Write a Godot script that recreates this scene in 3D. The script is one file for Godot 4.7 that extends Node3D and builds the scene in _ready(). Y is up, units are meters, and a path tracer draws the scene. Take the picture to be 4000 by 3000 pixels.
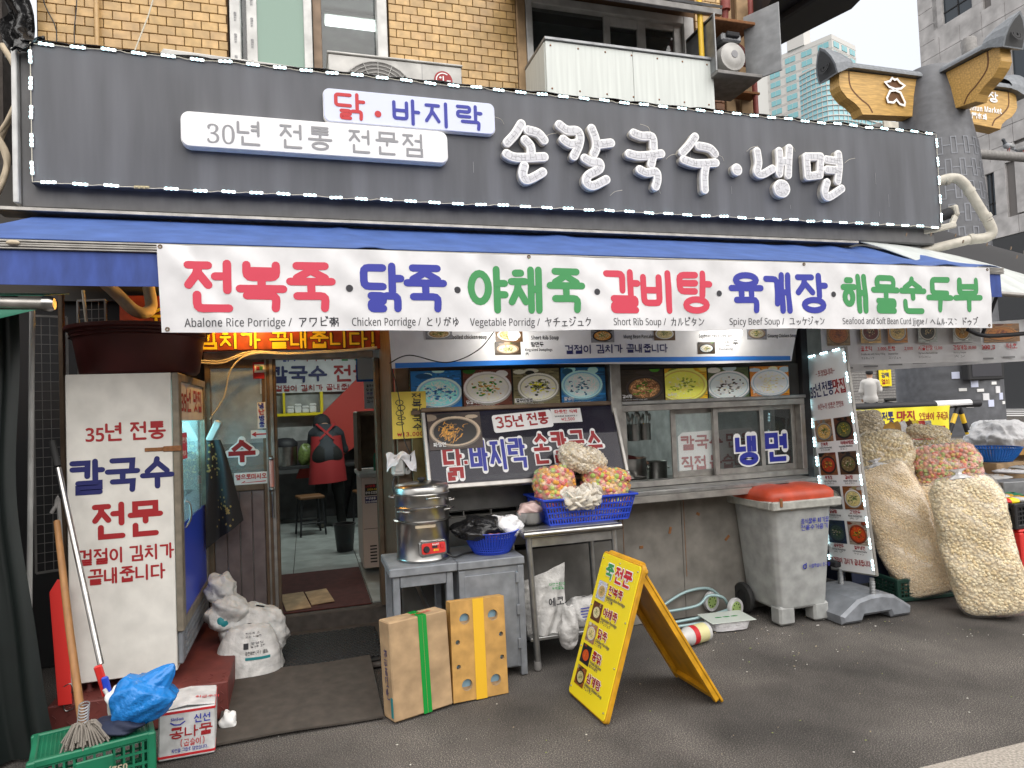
extends Node3D
# A street restaurant front in a market: sign, awning, banner, door, counter, goods on the pavement.
var M := {}          # materials
var T := {}          # shared textures
var taken := {}      # names in use at top level
var rng := RandomNumberGenerator.new()

# ---------- materials ----------
func lin(r: float, g: float, b: float) -> Color:
	return Color(r, g, b).linear_to_srgb()

func noise_tex(seed_: int, freq: float, oct: int, lo: float, hi: float, size := 512, kind := FastNoiseLite.TYPE_SIMPLEX_SMOOTH, mid := 0.5) -> NoiseTexture2D:
	var n := FastNoiseLite.new()
	n.seed = seed_; n.frequency = freq; n.noise_type = kind
	n.fractal_type = FastNoiseLite.FRACTAL_FBM; n.fractal_octaves = oct
	var t := NoiseTexture2D.new()
	t.width = size; t.height = size; t.seamless = true; t.normalize = true; t.noise = n
	var g := Gradient.new()
	g.offsets = PackedFloat32Array([0.0, mid, 1.0])
	var m := (lo + hi) * 0.5
	g.colors = PackedColorArray([Color(lo, lo, lo), Color(m, m, m) if mid == 0.5 else Color(hi * 0.97, hi * 0.97, hi * 0.97), Color(hi, hi, hi)])
	t.color_ramp = g
	return t

# dark binder with pale chips of stone
func speck_tex() -> NoiseTexture2D:
	var t := noise_tex(9, 0.16, 2, 0.0, 1.0, 1024)
	t.color_ramp.offsets = PackedFloat32Array([0.0, 0.3, 0.55, 0.68, 0.8, 1.0])
	t.color_ramp.colors = PackedColorArray([Color(0.30, 0.29, 0.29), Color(0.46, 0.45, 0.45), Color(0.62, 0.61, 0.60), Color(0.78, 0.77, 0.75), Color(1.0, 0.98, 0.95), Color(1, 1, 1)])
	return t

func mat(key: String, c: Color, rough := 0.7, metal := 0.0, tex := "", sc := Vector3.ONE, bump := "", bs := 0.0) -> StandardMaterial3D:
	var m := StandardMaterial3D.new()
	m.resource_name = key
	m.albedo_color = c; m.roughness = rough; m.metallic = metal
	if tex != "":
		m.albedo_texture = T[tex]; m.uv1_triplanar = true; m.uv1_world_triplanar = true; m.uv1_scale = sc
	if bump != "":
		m.heightmap_enabled = true; m.heightmap_texture = T[bump]; m.heightmap_scale = bs
		m.uv1_triplanar = true; m.uv1_world_triplanar = true; m.uv1_scale = sc
	M[key] = m
	return m

func glow(key: String, c: Color, e: float) -> StandardMaterial3D:
	var m := mat(key, c, 0.5)
	m.emission_enabled = true; m.emission = c; m.emission_energy_multiplier = e
	return m

func glass(key: String, c: Color, a: float, rough := 0.03) -> StandardMaterial3D:
	var m := mat(key, Color(c.r, c.g, c.b, a), rough)
	m.transparency = BaseMaterial3D.TRANSPARENCY_ALPHA
	return m

func V3(x := 0.0, y := 0.0, z := 0.0) -> Vector3:
	return Vector3(x, y, z)

func V2(x := 0.0, y := 0.0) -> Vector2:
	return Vector2(x, y)

# ---------- nodes ----------
func numbered(called: String) -> String:
	if not taken.has(called):
		taken[called] = 0
		return called
	taken[called] += 1
	return "%s_%03d" % [called, taken[called]]

func meta(o: Node, label := "", cat := "", group := "", kind := "") -> void:
	for kv in [["label", label], ["category", cat], ["group", group], ["kind", kind]]:
		if kv[1] != "": o.set_meta(kv[0], kv[1])

func thing(called: String, label: String, cat: String, at := Vector3.ZERO, turn := 0.0, group := "") -> Node3D:
	var o := Node3D.new()
	o.name = numbered(called); add_child(o)
	o.position = at; o.rotation.y = turn
	meta(o, label, cat, group)
	return o

func obj(called: String, st: SurfaceTool, m: Material, parent: Node = self) -> MeshInstance3D:
	var o := MeshInstance3D.new()
	o.name = numbered(called) if parent == self else called
	o.mesh = st.commit(); o.material_override = m
	parent.add_child(o, true)
	return o

func inst(called: String, mesh: Mesh, m: Material, parent: Node, at := Transform3D()) -> MeshInstance3D:
	var o := MeshInstance3D.new()
	o.name = called; o.mesh = mesh; o.material_override = m; o.transform = at
	parent.add_child(o, true)
	return o

func struct(called: String, st: SurfaceTool, m: Material) -> MeshInstance3D:
	var o := obj(called, st, m)
	o.set_meta("kind", "structure")
	return o

func dup(src: Node3D, label: String, at: Vector3, turn := 0.0) -> Node3D:
	var base := String(src.name).rstrip("0123456789").trim_suffix("_")
	var c: Node3D = src.duplicate()
	c.name = numbered(base); add_child(c)
	c.position = at; c.rotation.y = turn
	c.set_meta("label", label)
	return c

# ---------- shapes ----------
func S() -> SurfaceTool:
	var st := SurfaceTool.new()
	st.begin(Mesh.PRIMITIVE_TRIANGLES)
	return st

func vtx(st: SurfaceTool, p: Vector3, n: Vector3, uv := Vector2.ZERO) -> void:
	st.set_normal(n); st.set_uv(uv); st.add_vertex(p)

func tri(st: SurfaceTool, a: Vector3, b: Vector3, c: Vector3, na: Vector3, nb: Vector3, nc: Vector3) -> void:
	if (b - a).cross(c - a).dot(na + nb + nc) > 0.0:
		vtx(st, a, na); vtx(st, c, nc); vtx(st, b, nb)
	else:
		vtx(st, a, na); vtx(st, b, nb); vtx(st, c, nc)

func ftri(st: SurfaceTool, a: Vector3, b: Vector3, c: Vector3, out: Vector3) -> void:
	var n := (b - a).cross(c - a)
	if n.length_squared() < 1e-16: return
	n = n.normalized()
	if n.dot(out) < 0.0: n = -n
	tri(st, a, b, c, n, n, n)

# a flat four-cornered face; a b c d run round it, out points to its front
func quad(st: SurfaceTool, a: Vector3, b: Vector3, c: Vector3, d: Vector3, out: Vector3) -> void:
	ftri(st, a, b, c, out); ftri(st, a, c, d, out)

# textured face: a top left, b top right, c bottom right, d bottom left
func pic(st: SurfaceTool, a: Vector3, b: Vector3, c: Vector3, d: Vector3, r := Rect2(0, 0, 1, 1)) -> void:
	var n := (b - a).cross(d - a).normalized()
	n = -n
	var p := [a, b, c, d]
	var u := [r.position, r.position + V2(r.size.x, 0), r.end, r.position + V2(0, r.size.y)]
	for k in [0, 1, 2, 0, 2, 3]:
		vtx(st, p[k], n, u[k])

# box with chamfered edges
func box(st: SurfaceTool, c: Vector3, s: Vector3, bev := 0.0, b := Basis()) -> void:
	var h := s * 0.5
	var e := minf(bev, minf(h.x, minf(h.y, h.z)) * 0.9)
	for ax in 3:
		for sg in [-1.0, 1.0]:
			var u := (ax + 1) % 3
			var v := (ax + 2) % 3
			var n := Vector3.ZERO; n[ax] = sg
			var pts := []
			for q in [[-1, -1], [1, -1], [1, 1], [-1, 1]]:
				var p := Vector3.ZERO
				p[ax] = sg * h[ax]; p[u] = q[0] * (h[u] - e); p[v] = q[1] * (h[v] - e)
				pts.append(c + b * p)
			quad(st, pts[0], pts[1], pts[2], pts[3], b * n)
	if e <= 0.0: return
	for ax in 3:
		var u := (ax + 1) % 3
		var v := (ax + 2) % 3
		for q in [[-1, -1], [1, -1], [1, 1], [-1, 1]]:
			var pts := []
			for k in [[-1, 0], [1, 0], [1, 1], [-1, 1]]:
				var p := Vector3.ZERO
				p[ax] = k[0] * (h[ax] - e)
				p[u] = q[0] * (h[u] - (e if k[1] == 0 else 0.0))
				p[v] = q[1] * (h[v] - (e if k[1] == 1 else 0.0))
				pts.append(c + b * p)
			var n := Vector3.ZERO; n[u] = q[0]; n[v] = q[1]
			quad(st, pts[0], pts[1], pts[2], pts[3], b * n)
	for x in [-1.0, 1.0]:
		for y in [-1.0, 1.0]:
			for z in [-1.0, 1.0]:
				var o := V3(x * h.x, y * h.y, z * h.z)
				ftri(st, c + b * (o - V3(0, y * e, z * e)), c + b * (o - V3(x * e, 0, z * e)), c + b * (o - V3(x * e, y * e, 0)), b * V3(x, y, z))

# box from two corners
func bxx(st: SurfaceTool, x0: float, x1: float, y0: float, y1: float, z0: float, z1: float, bev := 0.0) -> void:
	box(st, V3((x0 + x1) * 0.5, (y0 + y1) * 0.5, (z0 + z1) * 0.5), V3(absf(x1 - x0), absf(y1 - y0), absf(z1 - z0)), bev)

# bar of rectangular section from a to b
func bar(st: SurfaceTool, a: Vector3, b: Vector3, w: float, d: float, bev := 0.0, up := Vector3.UP) -> void:
	var z := (b - a).normalized()
	if absf(z.dot(up)) > 0.99: up = Vector3.BACK
	var x := up.cross(z).normalized()
	var y := z.cross(x)
	box(st, (a + b) * 0.5, V3(w, d, a.distance_to(b)), bev, Basis(x, y, z))

func tube(st: SurfaceTool, pts: Array, r, n := 8, caps := true) -> void:
	var rings := []
	var cnt := pts.size()
	var last := Vector3.ZERO
	for i in cnt:
		var t: Vector3 = (pts[mini(i + 1, cnt - 1)] - pts[maxi(i - 1, 0)]).normalized()
		var up := last
		if i == 0: up = Vector3.UP if absf(t.y) < 0.9 else Vector3.RIGHT
		var x := up.cross(t).normalized() if i == 0 else (last - t * last.dot(t)).normalized()
		last = x
		var y := t.cross(x)
		var rad: float = r[i] if r is Array else r
		var ring := []
		for k in n:
			var a := TAU * k / n
			var d := x * cos(a) + y * sin(a)
			ring.append([pts[i] + d * rad, d])
		rings.append(ring)
	for i in cnt - 1:
		for k in n:
			var k2 := (k + 1) % n
			var a = rings[i][k]; var b = rings[i][k2]; var c = rings[i + 1][k2]; var d = rings[i + 1][k]
			tri(st, a[0], b[0], c[0], a[1], b[1], c[1]); tri(st, a[0], c[0], d[0], a[1], c[1], d[1])
	if caps:
		for e in [0, cnt - 1]:
			var out: Vector3 = (pts[0] - pts[1]) if e == 0 else (pts[cnt - 1] - pts[cnt - 2])
			for k in n:
				ftri(st, pts[e], rings[e][k][0], rings[e][(k + 1) % n][0], out)

# one shape as a part in one call
func bo(called: String, m: Material, parent: Node, x0: float, x1: float, y0: float, y1: float, z0: float, z1: float, bev := 0.0) -> MeshInstance3D:
	var st := S()
	bxx(st, x0, x1, y0, y1, z0, z1, bev)
	return obj(called, st, m, parent)

func lo(called: String, m: Material, parent: Node, prof: Array, n := 24, xf := Transform3D()) -> MeshInstance3D:
	var st := S()
	lathe(st, prof, n, xf)
	return obj(called, st, m, parent)

func to(called: String, m: Material, parent: Node, pts: Array, r, n := 8) -> MeshInstance3D:
	var st := S()
	tube(st, pts, r, n)
	return obj(called, st, m, parent)

func so(called: String, m: Material, parent: Node, r: Vector3, seed_: float, crease := 0.06, e := 0.75, nu := 60, nv := 36) -> MeshInstance3D:
	var st := S()
	slump(st, r, seed_, crease, e, nu, nv)
	return obj(called, st, m, parent)

# smooth path through points (Catmull-Rom)
func smooth(pts: Array, per := 6, closed := false) -> Array:
	var out := []
	var n := pts.size()
	for i in (n if closed else n - 1):
		var p0 = pts[(i - 1 + n) % n] if closed else pts[maxi(i - 1, 0)]
		var p1 = pts[i]
		var p2 = pts[(i + 1) % n]
		var p3 = pts[(i + 2) % n] if closed else pts[mini(i + 2, n - 1)]
		for k in per:
			var t := float(k) / per
			out.append(0.5 * ((2.0 * p1) + (p2 - p0) * t + (2.0 * p0 - 5.0 * p1 + 4.0 * p2 - p3) * t * t + (3.0 * p1 - p0 - 3.0 * p2 + p3) * t * t * t))
	if not closed: out.append(pts[n - 1])
	return out

# surface of revolution; prof is [radius, height] from start to end, xf places it (axis = y)
func lathe(st: SurfaceTool, prof: Array, n := 24, xf := Transform3D(), smoothn := true) -> void:
	for i in prof.size() - 1:
		var p: Vector2 = V2(prof[i][0], prof[i][1])
		var q: Vector2 = V2(prof[i + 1][0], prof[i + 1][1])
		var d := (q - p).normalized()
		var fn := V2(d.y, -d.x)
		var n0 := fn
		var n1 := fn
		if smoothn:
			if i > 0:
				var e := (p - V2(prof[i - 1][0], prof[i - 1][1])).normalized()
				var f2 := V2(e.y, -e.x)
				if f2.dot(fn) > 0.6: n0 = (fn + f2).normalized()
			if i + 2 < prof.size():
				var e2 := (V2(prof[i + 2][0], prof[i + 2][1]) - q).normalized()
				var f3 := V2(e2.y, -e2.x)
				if f3.dot(fn) > 0.6: n1 = (fn + f3).normalized()
		for k in n:
			var a0 := TAU * k / n
			var a1 := TAU * (k + 1) / n
			var c0 := V3(cos(a0), 0, sin(a0))
			var c1 := V3(cos(a1), 0, sin(a1))
			var A := xf * (c0 * p.x + V3(0, p.y, 0)); var B := xf * (c1 * p.x + V3(0, p.y, 0))
			var C := xf * (c1 * q.x + V3(0, q.y, 0)); var D := xf * (c0 * q.x + V3(0, q.y, 0))
			var nA := xf.basis * (c0 * n0.x + V3(0, n0.y, 0)); var nB := xf.basis * (c1 * n0.x + V3(0, n0.y, 0))
			var nC := xf.basis * (c1 * n1.x + V3(0, n1.y, 0)); var nD := xf.basis * (c0 * n1.x + V3(0, n1.y, 0))
			if p.x > 1e-6: tri(st, A, B, C, nA, nB, nC)
			if q.x > 1e-6: tri(st, A, C, D, nA, nC, nD)

# extruded polygon (2D points, counted any way), from z0 to z1 in xf's axes, with a chamfer at the front (z1)
func prism(st: SurfaceTool, poly: PackedVector2Array, z0: float, z1: float, xf := Transform3D(), bev := 0.0) -> void:
	if Geometry2D.is_polygon_clockwise(poly): poly.reverse()
	var n := poly.size()
	var front := poly
	var zf := z1
	if bev > 0.0:
		var ins := PackedVector2Array()
		for i in n:
			var d0 := (poly[i] - poly[(i - 1 + n) % n]).normalized()
			var d1 := (poly[(i + 1) % n] - poly[i]).normalized()
			var nn := V2(-d0.y, d0.x) + V2(-d1.y, d1.x)
			nn = nn.normalized() / maxf(0.5, nn.normalized().dot(V2(-d1.y, d1.x)))
			ins.append(poly[i] + nn * bev)
		front = ins
		zf = z1 - bev
	var idx := Geometry2D.triangulate_polygon(front)
	var fo := xf.basis * V3(0, 0, 1)
	for i in range(0, idx.size(), 3):
		var t := []
		var t2 := []
		for k in 3:
			t.append(xf * V3(front[idx[i + k]].x, front[idx[i + k]].y, z1))
			t2.append(xf * V3(poly[idx[i + k]].x, poly[idx[i + k]].y, z0))
		ftri(st, t[0], t[1], t[2], fo)
		ftri(st, t2[0], t2[1], t2[2], -fo)
	for i in n:
		var j := (i + 1) % n
		var e := poly[j] - poly[i]
		var o := xf.basis * V3(e.y, -e.x, 0)
		quad(st, xf * V3(poly[i].x, poly[i].y, z0), xf * V3(poly[j].x, poly[j].y, z0), xf * V3(poly[j].x, poly[j].y, zf), xf * V3(poly[i].x, poly[i].y, zf), o)
		if bev > 0.0:
			quad(st, xf * V3(poly[i].x, poly[i].y, zf), xf * V3(poly[j].x, poly[j].y, zf), xf * V3(front[j].x, front[j].y, z1), xf * V3(front[i].x, front[i].y, z1), o + fo)

func rrect(w: float, h: float, r: float, n := 4) -> PackedVector2Array:
	var p := PackedVector2Array()
	for q in [[1, 1, 0.0], [-1, 1, PI / 2], [-1, -1, PI], [1, -1, 1.5 * PI]]:
		for k in n + 1:
			var a: float = q[2] + PI / 2 * k / n
			p.append(V2(q[0] * (w / 2 - r) + cos(a) * r, q[1] * (h / 2 - r) + sin(a) * r))
	return p

# sheet from a function f(u, v) -> Vector3, smooth normals
func sheet(st: SurfaceTool, nu: int, nv: int, f: Callable, thick := 0.0, uvs := false) -> void:
	var P := []
	var N := []
	for j in nv + 1:
		var row := []
		for i in nu + 1: row.append(f.call(float(i) / nu, float(j) / nv))
		P.append(row)
	for j in nv + 1:
		var row := []
		for i in nu + 1:
			var du: Vector3 = P[j][mini(i + 1, nu)] - P[j][maxi(i - 1, 0)]
			var dv: Vector3 = P[mini(j + 1, nv)][i] - P[maxi(j - 1, 0)][i]
			var n := du.cross(dv)
			row.append(n.normalized() if n.length_squared() > 1e-20 else Vector3.UP)
		N.append(row)
	for side in ([0] if thick == 0.0 else [0, 1]):
		var s := 1.0 if side == 0 else -1.0
		for j in nv:
			for i in nu:
				var id := [[j, i], [j, i + 1], [j + 1, i + 1], [j + 1, i]]
				for t in [[0, 1, 2], [0, 2, 3]]:
					var q := []
					for k in t:
						var r = id[k]
						q.append([P[r[0]][r[1]] - (N[r[0]][r[1]] * thick if side == 1 else Vector3.ZERO), N[r[0]][r[1]] * s, V2(float(r[1]) / nu, float(r[0]) / nv)])
					var gn: Vector3 = (q[1][0] - q[0][0]).cross(q[2][0] - q[0][0])
					if gn.dot(q[0][1] + q[1][1] + q[2][1]) > 0.0: q = [q[0], q[2], q[1]]
					for e in q: vtx(st, e[0], e[1], e[2])
	if thick > 0.0:
		for e in 4:
			var n := nu if e < 2 else nv
			for k in n:
				var a = [0, k] if e == 0 else ([nv, k] if e == 1 else ([k, 0] if e == 2 else [k, nu]))
				var b = [a[0], a[1] + 1] if e < 2 else [a[0] + 1, a[1]]
				var A: Vector3 = P[a[0]][a[1]]; var B: Vector3 = P[b[0]][b[1]]
				var c: Vector3 = P[nv / 2][nu / 2]
				quad(st, A, B, B - N[b[0]][b[1]] * thick, A - N[a[0]][a[1]] * thick, A - c)

func ell(st: SurfaceTool, c: Vector3, r: Vector3, n := 12, m := 8, b := Basis()) -> void:
	sheet(st, n, m, func(u, v): return c + b * V3(r.x * cos(-TAU * u) * sin(PI * v), r.y * cos(PI * v), r.z * sin(-TAU * u) * sin(PI * v)))

func multi(called: String, mesh: Mesh, xfs: Array, m: Material, parent: Node, cols: Array = []) -> MultiMeshInstance3D:
	var mm := MultiMesh.new()
	mm.transform_format = MultiMesh.TRANSFORM_3D
	mm.use_colors = cols.size() > 0
	mm.mesh = mesh; mm.instance_count = xfs.size()
	for i in xfs.size():
		mm.set_instance_transform(i, xfs[i])
		if cols.size() > 0: mm.set_instance_color(i, cols[i])
	var o := MultiMeshInstance3D.new()
	o.name = called; o.multimesh = mm; o.material_override = m
	o.set_meta("kind", "stuff")
	parent.add_child(o, true)
	return o

# ---------- lettering ----------
const LEAD := "ㄱㄲㄴㄷㄸㄹㅁㅂㅃㅅㅆㅇㅈㅉㅊㅋㅌㅍㅎ"
const VOWEL := "ㅏㅐㅑㅒㅓㅔㅕㅖㅗㅘㅙㅚㅛㅜㅝㅞㅟㅠㅡㅢㅣ"
const TAIL := " ㄱㄲㄳㄴㄵㄶㄷㄹㄺㄻㄼㄽㄾㄿㅀㅁㅂㅄㅅㅆㅇㅈㅊㅋㅌㅍㅎ"
const SPLIT := {"ㄲ": "ㄱㄱ", "ㄸ": "ㄷㄷ", "ㅃ": "ㅂㅂ", "ㅆ": "ㅅㅅ", "ㅉ": "ㅈㅈ", "ㄳ": "ㄱㅅ", "ㄵ": "ㄴㅈ", "ㄶ": "ㄴㅎ", "ㄺ": "ㄹㄱ", "ㄻ": "ㄹㅁ", "ㄼ": "ㄹㅂ", "ㅀ": "ㄹㅎ", "ㅄ": "ㅂㅅ"}
# strokes on a 0..10 square, y down; "o" starts a ring: cx cy rx ry; "c" closes a line
const JAMO := {
	"ㄱ": "0 0 10 0 9.6 10", "ㄴ": "0 0 0 10 10 10", "ㄷ": "10 0 0 0 0 10 10 10", "ㄹ": "0 0 10 0 10 5 0 5 0 10 10 10",
	"ㅁ": "c 0 0 10 0 10 10 0 10", "ㅂ": "0 0 0 10 10 10 10 0|0 5 10 5", "ㅅ": "5 0 4.4 4 0 10|5 3 10 10", "ㅇ": "o 5 5 5 5",
	"ㅈ": "0 0 10 0|5 0 4.4 4.5 0 10|5 4 10 10", "ㅊ": "3 -2 7 -2|0 1.5 10 1.5|5 1.5 4.4 5 0 10|5 4.6 10 10",
	"ㅋ": "0 0 10 0 9.6 10|0 4.6 9.8 4.6", "ㅌ": "10 0 0 0 0 10 10 10|0 5 10 5", "ㅍ": "0 0 10 0|0 10 10 10|3 0 3 10|7 0 7 10",
	"ㅎ": "3 -1.5 7 -1.5|0 1.8 10 1.8|o 5 6.8 3.6 3.2",
	"ㅏ": "4 0 4 10|4 4.8 10 4.8", "ㅐ": "2 0 2 10|8 0 8 10|2 4.8 8 4.8", "ㅑ": "4 0 4 10|4 3.4 10 3.4|4 6.2 10 6.2", "ㅓ": "7 0 7 10|0 4.8 7 4.8",
	"ㅔ": "4 0.5 4 9.5|9 0 9 10|0 4.8 4 4.8", "ㅕ": "7 0 7 10|0 3.2 7 3.2|0 6.2 7 6.2", "ㅖ": "4 0.5 4 9.5|9 0 9 10|0 3.2 4 3.2|0 6.2 4 6.2", "ㅣ": "6 0 6 10", "ㅒ": "2 0 2 10|8 0 8 10|2 3.4 8 3.4|2 6.2 8 6.2",
	"ㅗ": "5 1 5 8.5|0 8.5 10 8.5", "ㅛ": "3.3 1 3.3 8.5|6.7 1 6.7 8.5|0 8.5 10 8.5", "ㅜ": "0 1.5 10 1.5|5 1.5 5 10", "ㅠ": "0 1.5 10 1.5|3.3 1.5 3.3 10|6.7 1.5 6.7 10", "ㅡ": "0 5 10 5"}
const OTHER := {
	"0": "o 5 5 3.2 5", "1": "3 2 5.5 0 5.5 10", "2": "1.5 2.5 3 0.3 6.5 0.3 8 2.5 7.4 4.6 1.5 10 8.5 10", "3": "1.5 1 4 0 7.5 1 7.5 3.8 4.5 4.8 8 6 8 9 4.5 10 1.3 9", "4": "7 10 7 0 1 7 9 7", "5": "8 0 2.4 0 2 4.6 5.5 4 8.2 6 7.6 9 4.5 10 1.5 9.2",
	"6": "7.5 0.5 4 1.5 2 5|o 5 7 3.1 3", "7": "1.5 0 8.5 0 4 10", "8": "o 5 2.4 2.6 2.4|o 5 7.4 3.2 2.6", "9": "o 5 3 3.1 3|8 3 7.5 7.5 4 10",
	"₩": "0 1 2.5 10 5 2 7.5 10 10 1|0 4 10 4|0 6 10 6", "·": "o 5 5 0.7 0.7", ".": "o 5 9.4 0.5 0.5", ",": "5 9 4.4 11", "!": "5 0 5 6.8|o 5 9.5 0.4 0.4", "-": "2 5 8 5", "/": "8 0 2 11", "(": "7 -1 5 2 5 8 7 11", ")": "3 -1 5 2 5 8 3 11", "<": "9 1 1 5 9 9", "※": "1 1 9 9|9 1 1 9|o 5 1 .4 .4|o 5 9 .4 .4|o 1 5 .4 .4|o 9 5 .4 .4",
	"ア": "1 1 9 1 8.5 3 6 5|5 3 5 6 3 10", "ワ": "1 5 1 1 9 1 8.5 5 4 10", "ビ": "2 0 2 9 8.5 9|2 5 8 3|8 -1 8.8 1|9.6 -1 10.4 1", "ヤ": "0 4 9.5 2 7 6|3 0 6 10", "チ": "7.5 0 2 2|0 4.5 10 4.5|5 1.5 5 6 3 10", "ェ": "2 4.5 8 4.5|5 4.5 5 10|1 10 9 10", "ジ": "1 1 3.5 2.5|0 4 2.5 5.5|1 10 6 8 9 3|8 -1 9 0.5|9.7 -1 10.6 0.5", "ュ": "2 4.5 7 4.5 6.5 9.5|0.5 9.7 9.5 9.7", "ク": "4 0 1 5|3 2.5 8.5 2.5 7 7 3 10", "カ": "1 3 9 3 8.3 10 6.5 9|5 0 4.5 5 1.5 10", "ル": "3 1 3 5 0.5 10|6 0.5 6 9.5 10 6", "タ": "4 0 1 5|3 2.5 8.5 2.5 7 7 3 10|3 5 7.5 7", "ン": "1 1 4 3|1 9.5 6 7.5 9.5 2.5", "ユ": "1.5 1.5 8 1.5 7.5 8.5|0 8.8 10 8.8", "ッ": "2 5 3 7|4.6 4.5 5.6 6.5|9 4.5 8 8 4 10", "ケ": "3 0 0.5 5|2 3.5 10 3.5|6.5 3.5 6.5 6 4 10", "ャ": "1 6.5 9 5 7.5 7.5|4 4 6 10", "ヘ": "0 7 3.5 2.5 10 8.5", "ム": "4.5 0 2 9 9 8.5|6.5 5.5 9.5 10", "ス": "1 1 8.5 1 5.5 6 0.5 10|5.5 5.5 9.5 10", "ド": "3 0 3 10|3 4 8 6.5|7 0 8 2|9 -.5 10 1.5", "ゥ": "5 3.5 5 5|1 7 1 5 9 5 8 8 4 10.5", "ブ": "1 1.5 8.5 1.5 7.5 6 2.5 10|9 -1 9.6 0|10.4 -1.2 11 -.2", "プ": "1 1.5 8.5 1.5 7.5 6 2.5 10|o 10 0 .8 .8", "フ": "1 1.5 9 1.5 8 6 2.5 10", "ス ": "1 1 8 1", "サ": "0 3 10 3|3 0 3 6|7 0 7 6 4 10", "ゲ": "3 0 0.5 5|2 3.5 10 3.5|6.5 3.5 6.5 6 4 10|9 0 10 1.5", "ト": "4 0 4 10|4 4 9 6.5", "ホ": "0 3 10 3|5 0 5 10|2.5 5 0.5 8.5|7.5 5 9.5 8.5", "ー": "0.5 5 9.5 5",
	"と": "3 0.5 4.5 4|8.5 2.5 2 6 2 9 8.5 9.5", "り": "2.5 1 2.5 6|7.5 0.5 7.5 6 4.5 10", "が": "0.5 3 6.5 2.5 6 9 4 9|3.8 0 1 9|8 3 9.5 6|8 0 9 1.5|9.7 0 10.6 1.5", "ゆ": "1.5 1 1.5 8 3 4 7 2 9 5 7 8 4.5 7|5.5 0 6 7 4 10", "の": "5 1.5 3.5 8 1 7 2 3 6 1 9 4 8 8 5.5 10",
	"粥": "0 1 2.2 1 2.2 4 0 4 0 6 2.4 6 2 10|7.8 1 10 1 10 4 7.8 4 7.8 6 10.4 6 10 10|3 4 7 4|5 0 5 10|3.5 1 4.2 3|6.5 1 5.8 3|4.6 5 3 8|5.4 5 7 8", "大": "0 3.5 10 3.5|5 0 5 4 0.5 10|5 4 9.5 10", "門": "0 10 0 0 4 0 4 4 0 4|0 2 4 2|10 10 10 0 6 0 6 4 10 4|6 2 10 2", "市": "5 -1 5 1|0 1.5 10 1.5|1.5 9 1.5 4 8.5 4 8.5 9|5 1.5 5 10", "場": "0 3.5 4 3.5|2 1 2 9|0 9.5 4 8.5|5 0 9 0 9 4 5 4 5 0|5 2 9 2|4 5.5 10 5.5|6 6 5 9|6 7 9.5 7 9 10 8 9.5|7.5 7 6 10", "鶏": "0 1 4 0|0 3 1 4|4 3 3 4|0 6 4.5 6|2.2 4 2.2 6 0 10|2.2 6 4.5 10|6 1 9 1 9 5 6 5 6 1|6 3 9 3|6 7 10 7 10 10|6 9 6 10|8 9 8 10", "丸": "0 3 7 3 7 9 10 9 10 7|3.5 0 3.5 5 0 10|1 5 5 7", "焼": "1 3 1 6|4 2 3 5|2.5 0 2.5 6 0 10|2.5 6 4 9|5 2 10 2|7.5 0 7.5 5|5 5 10 5|6.5 5 5 10|8.5 5 8.5 9 10 9", "き": "1 2 8 1.5|1 4.5 8.5 4|4 0 7.5 7|2 8 4 10 7.5 9.5"}

func parse(s: String, r: Rect2, out: Array) -> void:
	for part in s.split("|"):
		var ring := part.begins_with("o")
		var shut := part.begins_with("c")
		var f := part.trim_prefix("o").trim_prefix("c").split_floats(" ", false)
		var p := PackedVector2Array()
		if ring:
			for k in 20:
				var a := TAU * k / 20
				p.append(r.position + V2(f[0] + cos(a) * f[2], f[1] + sin(a) * f[3]) * 0.1 * r.size)
			out.append([p, true])
		else:
			for k in range(0, f.size() - 1, 2): p.append(r.position + V2(f[k], f[k + 1]) * 0.1 * r.size)
			out.append([p, shut])

func jamo(c: String, r: Rect2, out: Array) -> void:
	if SPLIT.has(c):
		var w := r.size.x * 0.44
		parse(JAMO[SPLIT[c][0]], Rect2(r.position, V2(w, r.size.y)), out)
		parse(JAMO[SPLIT[c][1]], Rect2(r.position + V2(r.size.x - w, 0), V2(w, r.size.y)), out)
	elif JAMO.has(c):
		if c in "ㅊㅎ": r = Rect2(r.position + V2(0, r.size.y * 0.13), r.size * V2(1, 0.87))
		parse(JAMO[c], r, out)

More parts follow.
